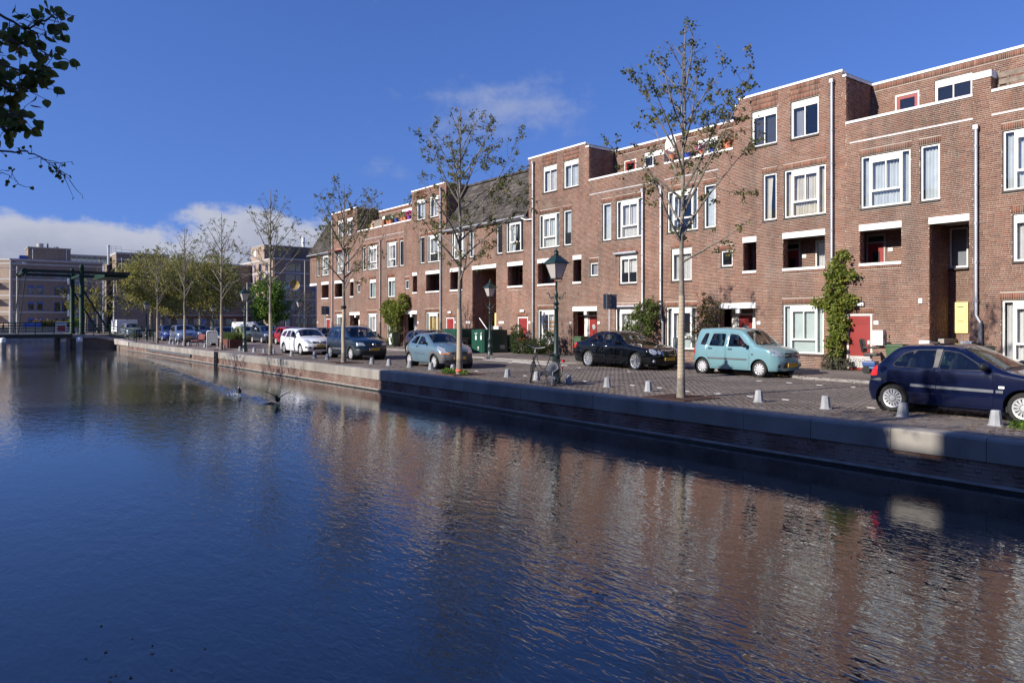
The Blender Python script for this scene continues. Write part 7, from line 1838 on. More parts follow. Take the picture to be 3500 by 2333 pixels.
# ---- moped between the containers
t = thing('moped', 'black parked moped between the two green containers', 'moped', (-37.05, 24.6, .074), math.radians(115))
for x in (-.6, .6): w = MB().torus(.21, .055, (x, 0, .265), 24, 8).build('wheel', M_RUBBER, t, smooth=True); MB().lathe([(.16, -.03), (.16, .03)], 16, (x, 0, .265), 'y').build('rim', M_GALV, w)
m = MB(); m.prism([(-.75, .55), (-.6, .45), (-.2, .35), (.25, .25), (.4, .3), (.55, .9), (.45, .92), (.28, .42), (-.05, .45), (-.1, .72), (-.85, .78)], -.14, .14, 'y'); m.build('bodywork', M_BLACK, t, bevel=.05)
MB().box(-.85, .0, -.15, .15, .74, .84).build('saddle', M_BLACK, t, bevel=.05)
m = MB(); m.tube([(.6, 0, .27), (.5, 0, .9), (.46, 0, 1.02)], .03, 8); m.tube([(.44, -.33, 1.04), (.46, 0, 1.02), (.44, .33, 1.04)], .016, 6); m.build('handlebar', M_BLACK, t, smooth=True)
MB().box(-.92, -.88, -.09, .09, .52, .66).build('number_plate', pmat('moped_plate_blue', (.10, .28, .62), .5), t); MB().box(-.90, -.86, -.08, .08, .68, .75).build('tail_light', M_TAIL, t)
# ---- traffic signs seen from behind
def sign(label, x, y, pts):
    t = thing('traffic_sign', label, 'sign', (x, y, .074), 0, 'zone signs on posts')
    MB().tube([(0, 0, 0), (0, 0, 3.02)], .035, 10).build('post', M_GALV, t, smooth=True)
    for k, (dx, dy, rot) in enumerate(pts):
        m = MB(); m.box(-.31, .31, -.012, .012, 2.33, 2.98); m.xf(Matrix.Translation((dx, dy, 0)) @ Matrix.Rotation(rot, 4, 'Z')); m.build('sign_plate', M_SIGN, t, bevel=.004)
        m = MB(); m.box(-.04, .04, -.03, .012, 2.5, 2.54); m.box(-.04, .04, -.03, .012, 2.78, 2.82); m.xf(Matrix.Translation((dx, dy, 0)) @ Matrix.Rotation(rot, 4, 'Z')); m.build('clamp', M_GALV, t)
sign('slate backed double sign on a grey post behind the black saloon', -23.3, 22.9, [(-.03, .06, 1.15), (.05, -.02, 1.9)])
sign('slate backed double sign on a post near the far end of the terrace', -54.15, 22.9, [(-.03, .06, 1.15), (.05, -.02, 1.9)])
# ---- bench, info board, planter
t = thing('park_bench', 'red brown slatted bench facing the water behind the info board', 'bench', (-58.6, 14.75, 0), 0)
for k in range(5): MB().box(-.9, .9, -.25+.10*k, -.17+.10*k, .44, .475).build('seat_slat', M_BENCH, t)
for k in range(4): m = MB(); m.box(-.9, .9, .27+.02*k, .30+.02*k, .55+.10*k, .63+.10*k); m.build('back_slat', M_BENCH, t)
for x in (-.7, .7): m = MB(); m.tube([(x, -.28, 0), (x, -.2, .42), (x, .2, .42), (x, .28, 0)], .03, 8); m.tube([(x, .22, .42), (x, .36, .95)], .025, 8); m.build('bench_leg', M_BLACK, t, smooth=True)
t = thing('info_board', 'grey framed info board on two posts right of the bench', 'sign', (-53.75, 14.5, 0), math.radians(55))
m = MB(); m.tube([(-.36, 0, 0), (-.36, 0, 1.15), (-.30, 0, 1.22), (.30, 0, 1.22), (.36, 0, 1.15), (.36, 0, 0)], .028, 8); m.build('frame', M_GALV, t, smooth=True); MB().box(-.31, .31, -.02, .02, .38, 1.14).build('panel', pmat('board_grey', (.16, .17, .18), .5), t, bevel=.01)
t = thing('planter', 'rust red rectangular planter full of grasses right of the fifth tree', 'planter', (-54.6, 16.1, 0), math.radians(0))
m = MB(); m.box(-1.3, 1.3, -.55, .55, 0, .62); m.build('planter_box', M_CORTEN, t, bevel=.01); MB().box(-1.25, 1.25, -.5, .5, .58, .63).build('planter_soil', M_SILL, t)
rngp = random.Random(3); gq = MB()
for _ in range(900):
    x, y = rngp.uniform(-1.2, 1.2), rngp.uniform(-.45, .45); a = rngp.uniform(0, 6.3); L = rngp.uniform(.3, .75); w = .012; c, s_ = math.cos(a), math.sin(a)
    gq.add([(x-s_*w, y+c*w, .6), (x+s_*w, y-c*w, .6), (x+c*L*.3+s_*w*.7, y+s_*L*.3-c*w*.7, .6+L*.75), (x+c*L*.75, y+s_*L*.75, .6+L*.8), (x+c*L*.3-s_*w*.7, y+s_*L*.3+c*w*.7, .6+L*.75)], [(0, 1, 2, 4), (4, 2, 3)])
gg = gq.build('grasses', M_LEAFBUSH, loc=(-54.6, 16.1, 0)); tag(gg, 'green grasses growing in the rust red planter', 'plant'); gg['kind'] = 'stuff'
# ---- fallen leaves
rngf = random.Random(9); lm = MB()
for _ in range(1500):
    r = rngf.random()
    x = rngf.uniform(-40, -3); y = 22.0+rngf.gauss(0, .5) if r < .5 else (13.9+abs(rngf.gauss(0, 1.2)) if r < .8 else rngf.uniform(13.5, 23))
    z = .004 if y < 21.5 else .088; a = rngf.uniform(0, 6.3); s = rngf.uniform(.03, .06); c, q = math.cos(a)*s, math.sin(a)*s
    lm.add([(x-c, y-q, z), (x+q*.6, y-c*.6, z+.012), (x+c, y+q, z+.004), (x-q*.6, y+c*.6, z+.01)], [(0, 1, 2, 3)])
lm.build('fallen_leaves', M_FALLEN, kind='stuff')['label'] = 'scattered yellow and brown leaves on the street'
# ---- pots and things on the roof terraces
def pot(label, x, y, z, r, h, mat, plant, name='plant_pot', n=160, size=.06):
    t = thing(name, label, 'plant pot', (x, y, z), 0, 'flower pots on the roof terraces')
    MB().lathe([(r*.72, 0), (r, h*.85), (r*1.1, h*.86), (r*1.1, h), (r*.9, h), (r*.85, h*.9), (.001, h*.9)], 14).build('pot', mat, t, smooth=True)
    if plant:
        rg = random.Random(int(-x*100)); lf = MB()
        for _ in range(n):
            v = rvec(rg); p = Vector((0, 0, h+r*.9))+Vector((v.x*r*1.6, v.y*r*1.4, v.z*r*1.1)); d = (v+rvec(rg)*.7).normalized(); leaf_simple(lf, p, d, d.orthogonal().normalized(), size*rg.uniform(.7, 1.3))
        lf.build('leaves', plant, t, kind='stuff')
ZT = 9.27; YP = D+.12
pot('orange pot with red flowers on the parapet right of the white dish', -23.05, YP, ZT, .16, .30, M_TERRA, leafmat('flower_orange', [(0, (.4, .08, .02)), (1, (.6, .2, .03))]))
pot('blue pot with green plant on the parapet beside the orange pot', -22.15, YP, ZT, .16, .22, M_BLUEPOT, M_LEAFBUSH)
pot('small pot with pink flowers on the parapet behind the tallest tree', -21.35, YP, ZT, .13, .2, M_TERRA, leafmat('flower_pinkish', [(0, (.5, .03, .2)), (1, (.75, .1, .4))]), n=90)
pot('blue bowl of heather on the parapet before the white terrace window', -20.75, YP, ZT, .15, .2, M_BLUEPOT, M_LEAFBUSH)
pot('large terracotta pot at the right end of the parapet with bushy plant', -19.95, YP, ZT, .21, .36, M_TERRA, M_LEAFRUST, n=260)
for i, (x, m_, l) in enumerate([(-51.0, M_TERRA, 'orange pot at the left end of the far roof terrace'), (-50.6, M_TERRA, 'second orange pot on the far roof terrace beside the left one'), (-48.75, M_TERRA, 'orange pot on the far roof terrace left of the purple pot'), (-48.35, M_TERRA, 'orange pot on the far roof terrace touching the purple pot'), (-47.75, M_PURPLE, 'purple pot on the far roof terrace beside the tall brick corner'), (-49.7, M_BLUEPOT, 'bluish pot with trailing plants amid the far roof terrace')]):
    pot(l, x, YP, ZT, .17, .3, m_, M_LEAFBUSH if i != 4 else MATS['flower_pinkish'], n=150, size=.08)
leafy('climbing_plant', 'leafy climber against the setback wall of the far roof terrace', 'climbing plant', [(-47.9, YS-.5, 10.2, .4, .3, .8, 1)], 500, .1, M_LEAFBUSH, 14)
t = thing('satellite_dish', 'white satellite dish rising over the parapet behind the tallest tree', 'satellite dish', (-23.55, D+.6, 9.66), math.radians(-15))
m = MB(); m.lathe([(.001, .12), (.2, .10), (.36, .04), (.45, 0), (.45, -.015), (.36, .02), (.2, .085), (.001, .105)], 24, (0, 0, .55), 'y', cap=False); m.build('dish', M_STICK, t, smooth=True); MB().tube([(0, .1, 0), (0, .1, .6)], .025, 8).build('mast', M_GALV, t); MB().tube([(0, .05, .2), (0, -.4, .45)], .012, 6).build('feed_arm', M_GALV, t)
t = thing('wooden_crate', 'weathered slatted wooden crate on the roof terrace beside the white pier cap', 'crate', (-9.3, D+.75, 9.2), 0)
for k in range(3): MB().box(-.42, .42, -.36, -.33, .06+.22*k, .22+.22*k).build('slat', M_WOOD, t); MB().box(.39, .42, -.33, .5, .06+.22*k, .22+.22*k).build('slat', M_WOOD, t)
for (x, y) in ((-.40, -.32), (.37, -.32), (.37, .47), (-.40, .47)): MB().box(x-.03, x+.03, y-.03, y+.03, 0, .74).build('corner_post', M_WOOD, t)
# ---- the two coots running over the water
def coot(label, x, y, rot, wings):
    t = thing('water_bird', label, 'bird', (x, y, ZW), rot, 'coots splashing over the canal'); t.scale = (.8, .8, .8)
    b = MB(); b.ball((0, 0, .20), .17, .085, .095, 12, 8); b.ball((.14, 0, .27), .075, .05, .08, 10, 7); b.tube([(.13, 0, .25), (.19, 0, .34), (.22, 0, .37)], [.06, .04, .035], 8); b.ball((.235, 0, .385), .05, .038, .042, 10, 7); b.tube([(-.12, 0, .2), (-.24, 0, .22)], [.06, .015], 6)
    b.build('body', M_FEATHER, t, smooth=True)
    m = MB(); m.tube([(.27, 0, .385), (.33, 0, .365)], [.016, .003], 6); m.ball((.265, 0, .405), .02, .016, .022); m.build('beak', M_STICK, t, smooth=True)
    for sg in (-1, 1):
        w = MB()
        if wings: P = [(.08, sg*.05, .27), (.06, sg*.20, .38), (.03, sg*.36, .46), (-.02, sg*.50, .49)]
        else: P = [(.08, sg*.06, .26), (.0, sg*.16, .32), (-.1, sg*.22, .34), (-.18, sg*.24, .33)]
        vs = []; ch = [.17, .16, .13, .05]
        for p, c in zip(P, ch): vs += [p, (p[0]-c, p[1], p[2]-.01), (p[0]-c*.5, p[1], p[2]+.018)]
        fs = []
        for i in range(3): a = i*3; fs += [(a, a+3, a+5, a+2), (a+2, a+5, a+4, a+1), (a+1, a+4, a+3, a)]
        fs += [(0, 2, 1), (9, 10, 11)]; w.add(vs, fs); w.build('wing', M_FEATHER, t, smooth=True)
        MB().tube([(-.03, sg*.03, .13), (-.08*sg, sg*.04, .05), (-.10*sg+.02, sg*.04, -.01)], .009, 5).build('leg', pmat('leg_grey', (.2, .22, .2), .6), t)
coot('black coot with raised wings running over the water, right of the two', -23.52, 8.37, math.radians(-40), True)
coot('black coot splashing low over the water, left of the two', -27.15, 8.27, math.radians(-25), False)
def splash(lab, cx, cy, sx, sy, n, seed):
    r = random.Random(seed); m = MB()
    for _ in range(n):
        x, y = r.gauss(0, sx), r.gauss(0, sy); z = abs(r.gauss(0, .07))*(1 if r.random() < .7 else .2); q = r.uniform(.005, .014)
        m.add([(cx+x-q, cy+y, ZW+z), (cx+x, cy+y-q, ZW+z), (cx+x+q, cy+y, ZW+z), (cx+x, cy+y+q, ZW+z), (cx+x, cy+y, ZW+z+q*1.3), (cx+x, cy+y, ZW+z-q)], [(0, 1, 4), (1, 2, 4), (2, 3, 4), (3, 0, 4), (1, 0, 5), (2, 1, 5), (3, 2, 5), (0, 3, 5)])
    o = m.build('splash', pmat('spray_white', (.75, .8, .85), .2, var=0), kind='stuff'); o['label'] = lab
splash('white spray behind the left coot', -27.6, 8.2, .26, .07, 70, 1); splash('small splashes behind the right coot', -24.9, 8.3, .5, .1, 30, 2)
# ---- the wake the two birds draw: two low swells spreading behind them
wv = []; wf = []; nS = 150; prof_w = [(-.42, 0), (-.24, .010), (-.10, .034), (0, .045), (.07, .030), (.16, .008), (.30, 0)]
for (sgn, x0, y0, dv) in ((1, -27.4, 8.30, .026), (-1, -23.9, 8.38, -.004)):
    b0w = len(wv)
    for k in range(nS+1):
        q = k/nS; x = x0-(40 if sgn > 0 else 32)*q; yc = y0+(x0-x)*(.0608+dv)+.06*math.sin(x*2.1+sgn)+.04*math.sin(x*5.3)
        amp = (1-q)**.7*(.75+.45*math.sin(x*3.3+1.2*sgn)+.3*math.sin(x*7.9)); wd = .8+1.0*q
        for (dy, z) in prof_w: wv.append((x, yc+dy*wd, ZW+.001+max(0, z*amp)))
    m_ = len(prof_w)
    for k in range(nS):
        for j in range(m_-1): a = b0w+k*m_+j; wf.append((a, a+1, a+m_+1, a+m_))
o = MB().add(wv, [f[::-1] for f in wf]).build('wake', M_WATER, smooth=True, ang=180, kind='stuff'); o['label'] = 'long dark wake trailing left behind the two coots'
# ---- floating leaves near the photographer
rngf = random.Random(19); lm = MB()
for _ in range(26):
    x, y = (-6.2+rngf.gauss(0, .5), .75+abs(rngf.gauss(0, .5))) if rngf.random() < .7 else (rngf.uniform(-30, -3), rngf.uniform(9, 12.8))
    a = rngf.uniform(0, 6.3); s = rngf.uniform(.012, .026); c, q = math.cos(a)*s, math.sin(a)*s
    lm.add([(x-c, y-q, ZW+.004), (x+q*.6, y-c*.6, ZW+.008), (x+c, y+q, ZW+.005), (x-q*.6, y+c*.6, ZW+.008)], [(0, 1, 2, 3)])
lm.build('floating_leaves', M_FALLEN, kind='stuff')['label'] = 'few leaves floating on the dark canal water'

# ================================================================== the drawbridge
M_CONC = pmat('bridge_concrete', (.36, .33, .30), .85, var=.25, scale=1.5, bump=.2, world=True)
M_ABUT = pmat('abutment_brick', (.16, .125, .105), .9, var=.25, scale=2, bump=.3, world=True)
M_DECK = pmat('bridge_deck', (.05, .052, .05), .8, var=.25, scale=2, world=True)
end_bank = MB().box(-900, -118, -2, 13.5, -3, -.014).build('end_bank', M_CONC, kind='structure')
t = thing('drawbridge', 'dark green steel drawbridge with two posts and long balance beams across the canal', 'drawbridge', (-86.5, 10.2, 0)); BL = Vector((86.5, -10.2, 0))
def bp(mb, name, mat, **k): return mb.build(name, mat, t, loc=BL, **k)
bp(MB().box(-92, -81, -12, 9.2, .42, .72), 'deck', M_DECK)
bp(MB().box(-81.05, -80.9, -12, 9.2, .36, .66), 'deck_edge', M_BRIDGED)
bp(MB().box(-95, -82.6, 9.3, 13.9, -2, .60), 'abutment', M_ABUT)
m = MB(); m.prism([(9.0, .30), (9.0, .66), (11.3, .62), (14.0, .10), (14.0, -.24), (11.2, .32)], -83.0, -82.4, 'x'); bp(m, 'abutment_coping', M_CONC)
m = MB(); m.add([(-82.8, 12.9, -.34), (-75.5, 13.0, -.34), (-75.5, 13.0, .02), (-82.8, 12.9, .22), (-82.8, 13.6, -.34), (-75.5, 13.6, -.34), (-75.5, 13.6, .02), (-82.8, 13.6, .22)], [(0, 1, 2, 3), (3, 2, 6, 7), (4, 7, 6, 5), (0, 3, 7, 4), (1, 5, 6, 2)]); bp(m, 'ramp_coping', M_CONC)
bp(MB().box(-82.9, -75.8, 13.1, 13.5, -2, -.34), 'ramp_wall', M_ABUT)
for y in (1.5, 8.9): bp(MB().box(-91, -82, y-.25, y+.25, -2, .42), 'pier', M_CONC)
for X in (-83.0, -90.0):
    m = MB(); m.lathe([(.30, .6), (.30, .8), (.23, .9), (.215, 6.6), (.20, 7.05), (.25, 7.1), (.25, 7.18), (.18, 7.24), (.20, 7.32), (.12, 7.44), (.001, 7.48)], 16, (X, 10.2, 0)); bp(m, 'tower_post', M_BRIDGE, smooth=True, ang=50)
    m = MB(); m.box(X-.13, X+.13, 5.5, 14.4, 6.76, 6.81); m.box(X-.13, X+.13, 5.5, 14.4, 6.52, 6.57); m.box(X-.03, X+.03, 5.5, 14.4, 6.57, 6.76)
    for k in range(7): m.box(X-.12, X+.12, 5.6+1.35*k, 5.65+1.35*k, 6.57, 6.76)
    bp(m, 'balance_beam', M_BRIDGED)
    bp(MB().tube([(X, 5.65, 6.55), (X, 5.05, .72)], .045, 8), 'lift_rod', M_BRIDGED)
    bp(MB().tube([(X, 10.25, 5.1), (X, 12.95, .25)], .085, 10), 'brace', M_BRIDGE, smooth=True)
    bp(MB().lathe([(.24, -.16), (.27, -.1), (.27, .1), (.24, .16)], 14, (X, 5.55, 6.64), 'x'), 'beam_end', M_BRIDGE, smooth=True)
bp(MB().tube([(-90, 10.2, 6.40), (-83, 10.2, 6.40)], .16, 12), 'cross_tube', M_BRIDGE, smooth=True)
bp(MB().tube([(-90, 5.55, 6.64), (-83, 5.55, 6.64)], .15, 12), 'cross_tube', M_BRIDGED, smooth=True)
bp(MB().box(-89.8, -83.2, 12.2, 14.3, 6.30, 6.76), 'counterweight', M_BRIDGE)
for sg in (-1, 1): bp(MB().tube([(-83.0, 14.4, 6.6), (-83.0, 16.6, 6.15)], .03, 5) if sg < 0 else MB().tube([(-83.0, 14.4, 6.75), (-83.0, 16.6, 6.15)], .03, 5), 'tail_stay', M_BRIDGED)
def railing(label, pts, h=1.05, step=1.5, knobs=False, z=None):
    t = thing('railing', label, 'railing', pts[0], 0, 'green bridge railings'); L0 = -Vector(pts[0])
    for a, b in zip(pts[:-1], pts[1:]):
        A, B = Vector(a), Vector(b); n = max(1, round((B-A).length/step))
        for k in range(n+1):
            p = A.lerp(B, k/n); m = MB(); m.tube([p, p+Vector((0, 0, h))], .035, 6); m.ball((p.x, p.y, p.z+h+.03), .055, n=8, m=5); m.build('railing_post', M_BRIDGE, t, loc=L0)
        for q in (.28, .52, .76, 1.0):
            MB().tube([A+Vector((0, 0, h*q-.03)), B+Vector((0, 0, h*q-.03))], .032 if q < 1 else .042, 6).build('rail', M_BRIDGE, t, loc=L0)
            if knobs:
                m = MB(); nn = max(1, round((B-A).length/.42))
                for k in range(nn): m.ball(tuple(A.lerp(B, (k+.5)/nn)+Vector((0, 0, h*q-.03))), .05, n=6, m=4)
                m.build('rail_knobs', M_BRIDGE, t, loc=L0, kind='stuff')
railing('dark green railing along the near side of the bridge deck', [(-81.1, -11.5, .72), (-81.1, 9.2, .72)])
railing('dark green railing along the far side of the bridge deck, behind the posts', [(-91.8, -11.5, .72), (-91.8, 9.2, .72)])
railing('green knobbed railing stepping down from the bridge to the quay', [(-80.7, 9.6, .62), (-80.4, 12.2, .50), (-77.0, 13.75, .05), (-75.9, 13.75, .0), (-75.9, 15.2, .0)], 1.05, 1.1, True)
railing('green knobbed railing before the silver off road car', [(-84.5, 14.6, .0), (-84.5, 16.6, .0), (-80.2, 17.0, .0)], 1.05, 1.1, True)
m = MB(); m.box(-.02, .02, -.45, .45, .1, 1.15); o = m.build('notice_board', M_STICK, loc=(-81.4, 8.35, .72)); tag(o, 'white notice board hung on the bridge railing by the green posts', 'sign'); MB().box(.021, .025, -.3, .3, .3, .75).build('notice_print', pmat('print_red', (.5, .06, .08), .6), o)
for i, (x, y, l) in enumerate([(-77.0, 3.74, 'leftmost of the three, apart from the others'), (-81.5, 8.5, 'left of the pair under the bridge posts'), (-80.9, 9.75, 'right of the pair under the bridge posts')]):
    t2 = thing('mooring_post', 'round concrete mooring post with white cap, '+l, 'mooring post', (x-(3.5 if i == 0 else 0), y, 0), 0, 'white capped mooring posts')
    MB().lathe([(.27, -2), (.27, .02)], 14).build('post', M_CONC, t2, smooth=True); MB().lathe([(.275, .02), (.275, .3), (.2, .42), (.001, .45)], 14).build('cap', M_STICK, t2, smooth=True)

# ================================================================== far buildings
M_FBRICK = pmat('grey_brown_shade_brick', (.215, .165, .130), .9, var=.14, scale=2.5, bump=.3, bscale=14, world=True, detail=8)  # darker copy for faces out of the sun, shade put into the colour
M_TANBRICK = pmat('tan_lit_brick', (.30, .225, .17), .9, var=.12, scale=2.5, bump=.3, bscale=14, world=True, detail=8)  # lighter copy for sunlit faces, sun put into the colour; also near bank walls
M_BAND = pmat('pale_concrete_band', (.38, .365, .345), .8, var=.1, scale=1, world=True)
M_BLUEF = pmat('blue_window_frame', (.045, .085, .30), .5, var=.08)
M_FGLASS = glass_mat('far_glass', (.55, .6, .62), .10, 1.4)
M_ROOM = pmat('room_dark', (.10, .10, .10), .9, var=.5, scale=.8)
FW = {}
def fwin(w, h, fm=None):
    key = (round(w, 2), round(h, 2), fm.name if fm else '')
    if key not in FW:
        f = MB(); b = .09; f.box(0, w, -.05, .1, 0, b); f.box(0, w, -.05, .1, h-b, h); f.box(0, b, -.05, .1, b, h-b); f.box(w-b, w, -.05, .1, b, h-b)
        if w > 1.5: f.box(w*.62, w*.62+b, -.05, .1, b, h-b)
        if w < 1.5: f.box(b, w-b, -.045, .08, h*.74, h*.74+.3 if h > 1.2 else h*.74+.05)
        p = MB().box(b, w-b, .03, .04, b, h-b)
        c = MB(); n = max(2, int(w/.12))
        for k in range(n): c.quad((b+(w-2*b)*k/n, .35+.05*(k % 2), b), (b+(w-2*b)*(k+1)/n, .35+.05*((k+1) % 2), b), (b+(w-2*b)*(k+1)/n, .35+.05*((k+1) % 2), h-b), (b+(w-2*b)*k/n, .35+.05*(k % 2), h-b))
        FW[key] = (f.mesh('window', fm or M_BLUEF), p.mesh('pane', M_FGLASS), c.mesh('curtain', cur_mat('sheer')))
    return FW[key]
class Block:
    def __init__(s, label, loc, rotz, L, H, depth, wall, wins=(), bands=(), name='apartment_block', group='apartment blocks in the background', cat='apartment block', top=.35, ground=None):
        s.t = thing(name, label, cat, loc, rotz, group); s.L = L
        hs = [(u, u+w, z, z+h) for (u, z, w, h, *_) in wins]
        w_ = MB(); House.grid(s, w_, 0, L, -.2, H, hs, lambda u, z: (u, 0, z))
        w_.quad((0, depth, -.2), (0, 0, -.2), (0, 0, H), (0, depth, H)); w_.quad((L, 0, -.2), (L, depth, -.2), (L, depth, H), (L, 0, H)); w_.quad((L, depth, -.2), (0, depth, -.2), (0, depth, H), (L, depth, H)); w_.quad((0, 0, H), (L, 0, H), (L, depth, H), (0, depth, H))
        w_.quad((0, 1.6, -.2), (L, 1.6, -.2), (L, 1.6, H), (0, 1.6, H))
        for h in hs:
            a, b, c, d = h; w_.quad((a, 0, c), (a, .12, c), (a, .12, d), (a, 0, d)); w_.quad((b, .12, c), (b, 0, c), (b, 0, d), (b, .12, d)); w_.quad((a, .12, d), (b, .12, d), (b, 0, d), (a, 0, d)); w_.quad((a, 0, c), (b, 0, c), (b, .12, c), (a, .12, c))
        s.wall = w_.build('wall', wall, s.t)
        r = random.Random(int(L*100))
        for (u, z, w, h, *q) in wins:
            f, p, c = fwin(w, h, q[0] if q else None); o = bpy.data.objects.new('window', f); o.location = (u, .06, z); link(o, s.t); link(bpy.data.objects.new('pane', p), o)
            if r.random() < .55: link(bpy.data.objects.new('curtain', c), o)
        for z in bands: MB().box(-.04, L+.04, -.05, .1, z-.14, z+.14).build('band', M_BAND, s.t)
        if top: MB().box(-.08, L+.08, -.10, depth+.08, H, H+top).build('roof_edge', M_BAND, s.t)
    def balcony(s, u, z, w):
        MB().box(u, u+w, -1.3, .0, z-.22, z-.02).build('balcony_slab', M_BAND, s.t)
        MB().box(u, u+.25, -1.32, -.1, z-.02, z+1.0).build('balcony_side', M_STICK, s.t)
        b = MB()
        for k in range(int(w/.16)): b.box(u+.16*k, u+.16*k+.03, -1.30, -1.27, z, z+.95)
        b.box(u, u+w, -1.31, -1.26, z+.95, z+1.0); b.build('balcony_rail', M_GALV, s.t, kind='stuff')
R90 = PI/2
w1 = []
for z in (1.05, 3.95, 6.85, 9.75):
    w1 += [(2.65, z, .95, 1.5), (4.0, z, .95, 1.5), (6.65, z-.25, 2.2, 1.75), (8.95, z-.95, .95, 2.45), (12.2, z, .9, 1.5)]
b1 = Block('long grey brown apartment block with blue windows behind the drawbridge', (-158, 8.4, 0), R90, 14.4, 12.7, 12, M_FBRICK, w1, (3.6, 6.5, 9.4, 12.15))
for z in (3.0, 5.9, 8.8): b1.balcony(8.7, z, 3.3)
m = MB().box(2.9, 9.6, 3.0, 10, 12.7, 15.4); m.build('roof_storey', M_FBRICK, b1.t); MB().box(2.8, 9.7, 2.9, 10.1, 15.4, 15.55).build('roof_edge', M_BAND, b1.t)
m = MB().box(9.62, 15.8, 3.4, 10, 13.05, 14.25); m.build('glass_storey', M_FGLASS, b1.t); MB().box(9.62, 16.2, 3.2, 10.1, 14.25, 14.55).build('roof_edge', M_BAND, b1.t)
for k in range(8): MB().box(9.7+.85*k, 9.78+.85*k, 3.3, 3.38, 13.05, 14.25).build('glazing_bar', M_GALV, b1.t)
for (x, r_, h_) in ((5.0, .55, .9), (7.6, .4, .45)): MB().lathe([(r_*.7, 15.5), (r_*.7, 15.7), (r_, 15.8), (r_, 15.55+h_), (r_*.6, 15.6+h_)], 14, (x, 6, 0)).build('roof_vent', M_BAND, b1.t, smooth=True, ang=40)
MB().lathe([(.12, 15.5), (.15, 16.0), (.10, 16.6)], 10, (6.2, 6, 0)).build('flue', M_BLACK, b1.t)
MB().box(1.6, 2.85, 3.0, 6, 12.7, 13.9).build('roof_hatch', M_BLUEF, b1.t)
for x in (3.6, 8.9): MB().tube([(x, 2.9, 12.7), (x, 2.9, 15.3)], .07, 6).build('downpipe', M_GALV, b1.t)
wl = [(13.0-2.0, z, 1.1, 1.5) for z in (1.05, 3.95, 6.85, 9.75)]
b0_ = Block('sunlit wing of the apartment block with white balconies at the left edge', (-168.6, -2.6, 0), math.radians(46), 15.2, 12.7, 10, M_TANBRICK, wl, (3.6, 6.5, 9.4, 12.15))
for z in (3.0, 5.9, 8.8): b0_.balcony(10.2, z, 3.2)
w2 = []
for z in (3.9, 6.8, 9.7, 12.3):
    for u in (3.5, 9.0, 14.5, 19.0): w2 += [(u, z, 2.6, 1.6)]
w2 += [(1.5+3.2*k, .3, 2.3, 2.3, M_SIGN) for k in range(7)]
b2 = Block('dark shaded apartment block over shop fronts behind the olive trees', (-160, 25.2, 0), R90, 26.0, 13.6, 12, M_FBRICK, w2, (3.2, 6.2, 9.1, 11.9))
MB().box(0, 26, -.6, .0, 2.75, 2.95).build('shop_canopy', pmat('canopy_red', (.25, .05, .05), .7), b2.t)
w2b = [(1.8, 11.0, 3.4, 2.4), (1.8, 8.0, 3.4, 1.8)]
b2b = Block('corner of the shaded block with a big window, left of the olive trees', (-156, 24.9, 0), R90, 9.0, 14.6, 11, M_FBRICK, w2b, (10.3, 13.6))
m = MB()
for (x0, x1, zq) in ((-.9, .8, 16.0), (-.9, .8, 15.6), (.8, 4.2, 15.4)): m.box(x0, x1, .3, .35, zq, zq+.05)
for x in (-.9, -.1, .8, 2.5, 4.2): m.box(x, x+.05, .3, .35, 14.9, 16.05 if x < 1 else 15.45)
m.build('roof_rail', M_GALV, b2b.t); MB().lathe([(.22, 12.5), (.22, 15.9), (.28, 15.9), (.28, 16.2)], 10, (-1.3, .4, 0)).build('vent_pipe', M_GALV, b2b.t); MB().tube([(.8, -.1, 9.5), (.8, -.1, 13.9)], .07, 6).build('downpipe', M_GALV, b2b.t)
w3 = []
for z in (4.2, 7.05, 9.9, 12.2): w3 += [(1.2, z, .9, 1.7), (3.4, z, 1.1, 1.7), (6.2, z, 1.7, 1.7), (9.2, z, .8, 1.7), (12.0, z, 1.6, 1.7), (16, z, 1.6, 1.7)]
w3 = [q for q in w3 if q[1] < 13]
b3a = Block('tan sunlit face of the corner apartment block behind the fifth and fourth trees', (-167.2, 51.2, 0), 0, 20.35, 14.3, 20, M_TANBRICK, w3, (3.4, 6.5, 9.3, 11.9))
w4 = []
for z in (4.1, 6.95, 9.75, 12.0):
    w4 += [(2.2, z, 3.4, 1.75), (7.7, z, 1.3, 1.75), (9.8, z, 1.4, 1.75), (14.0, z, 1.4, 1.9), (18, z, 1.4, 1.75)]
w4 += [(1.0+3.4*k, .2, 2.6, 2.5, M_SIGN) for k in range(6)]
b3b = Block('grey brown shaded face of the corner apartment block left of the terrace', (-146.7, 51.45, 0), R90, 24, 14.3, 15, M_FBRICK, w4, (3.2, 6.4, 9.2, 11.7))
MB().box(3.0, 22, 8.0, 14.5, 14.65, 17.9).build('roof_storey', M_FBRICK, b3b.t); MB().box(3.0, 3.05, 8.0, 20, 14.65, 17.9).build('roof_storey_face', M_TANBRICK, b3a.t) if False else None
MB().box(6.0, 14.5, .3, 6, 14.66, 17.6).build('roof_storey', M_TANBRICK, b3a.t); MB().box(8.2, 9.6, .22, .3, 15.6, 16.8).build('roof_window', M_STICK, b3a.t)
MB().box(5.9, 14.6, .2, 6.1, 17.6, 17.75).build('roof_edge', M_BAND, b3a.t); MB().tube([(9.5, 9, 17.9), (9.5, 9, 20.2)], .35, 10).build('chimney_pipe', M_STICK, b3b.t)
for u in (2.2, 9.5, 15.3): MB().box(u, u+.7, -.4, .0, 0, 3.0).build('ground_pillar', M_BAND, b3b.t)
for u in (8.6, 21.0): MB().tube([(u, -.12, 3), (u, -.12, 14)], .07, 6).build('downpipe', M_GALV, b3b.t)
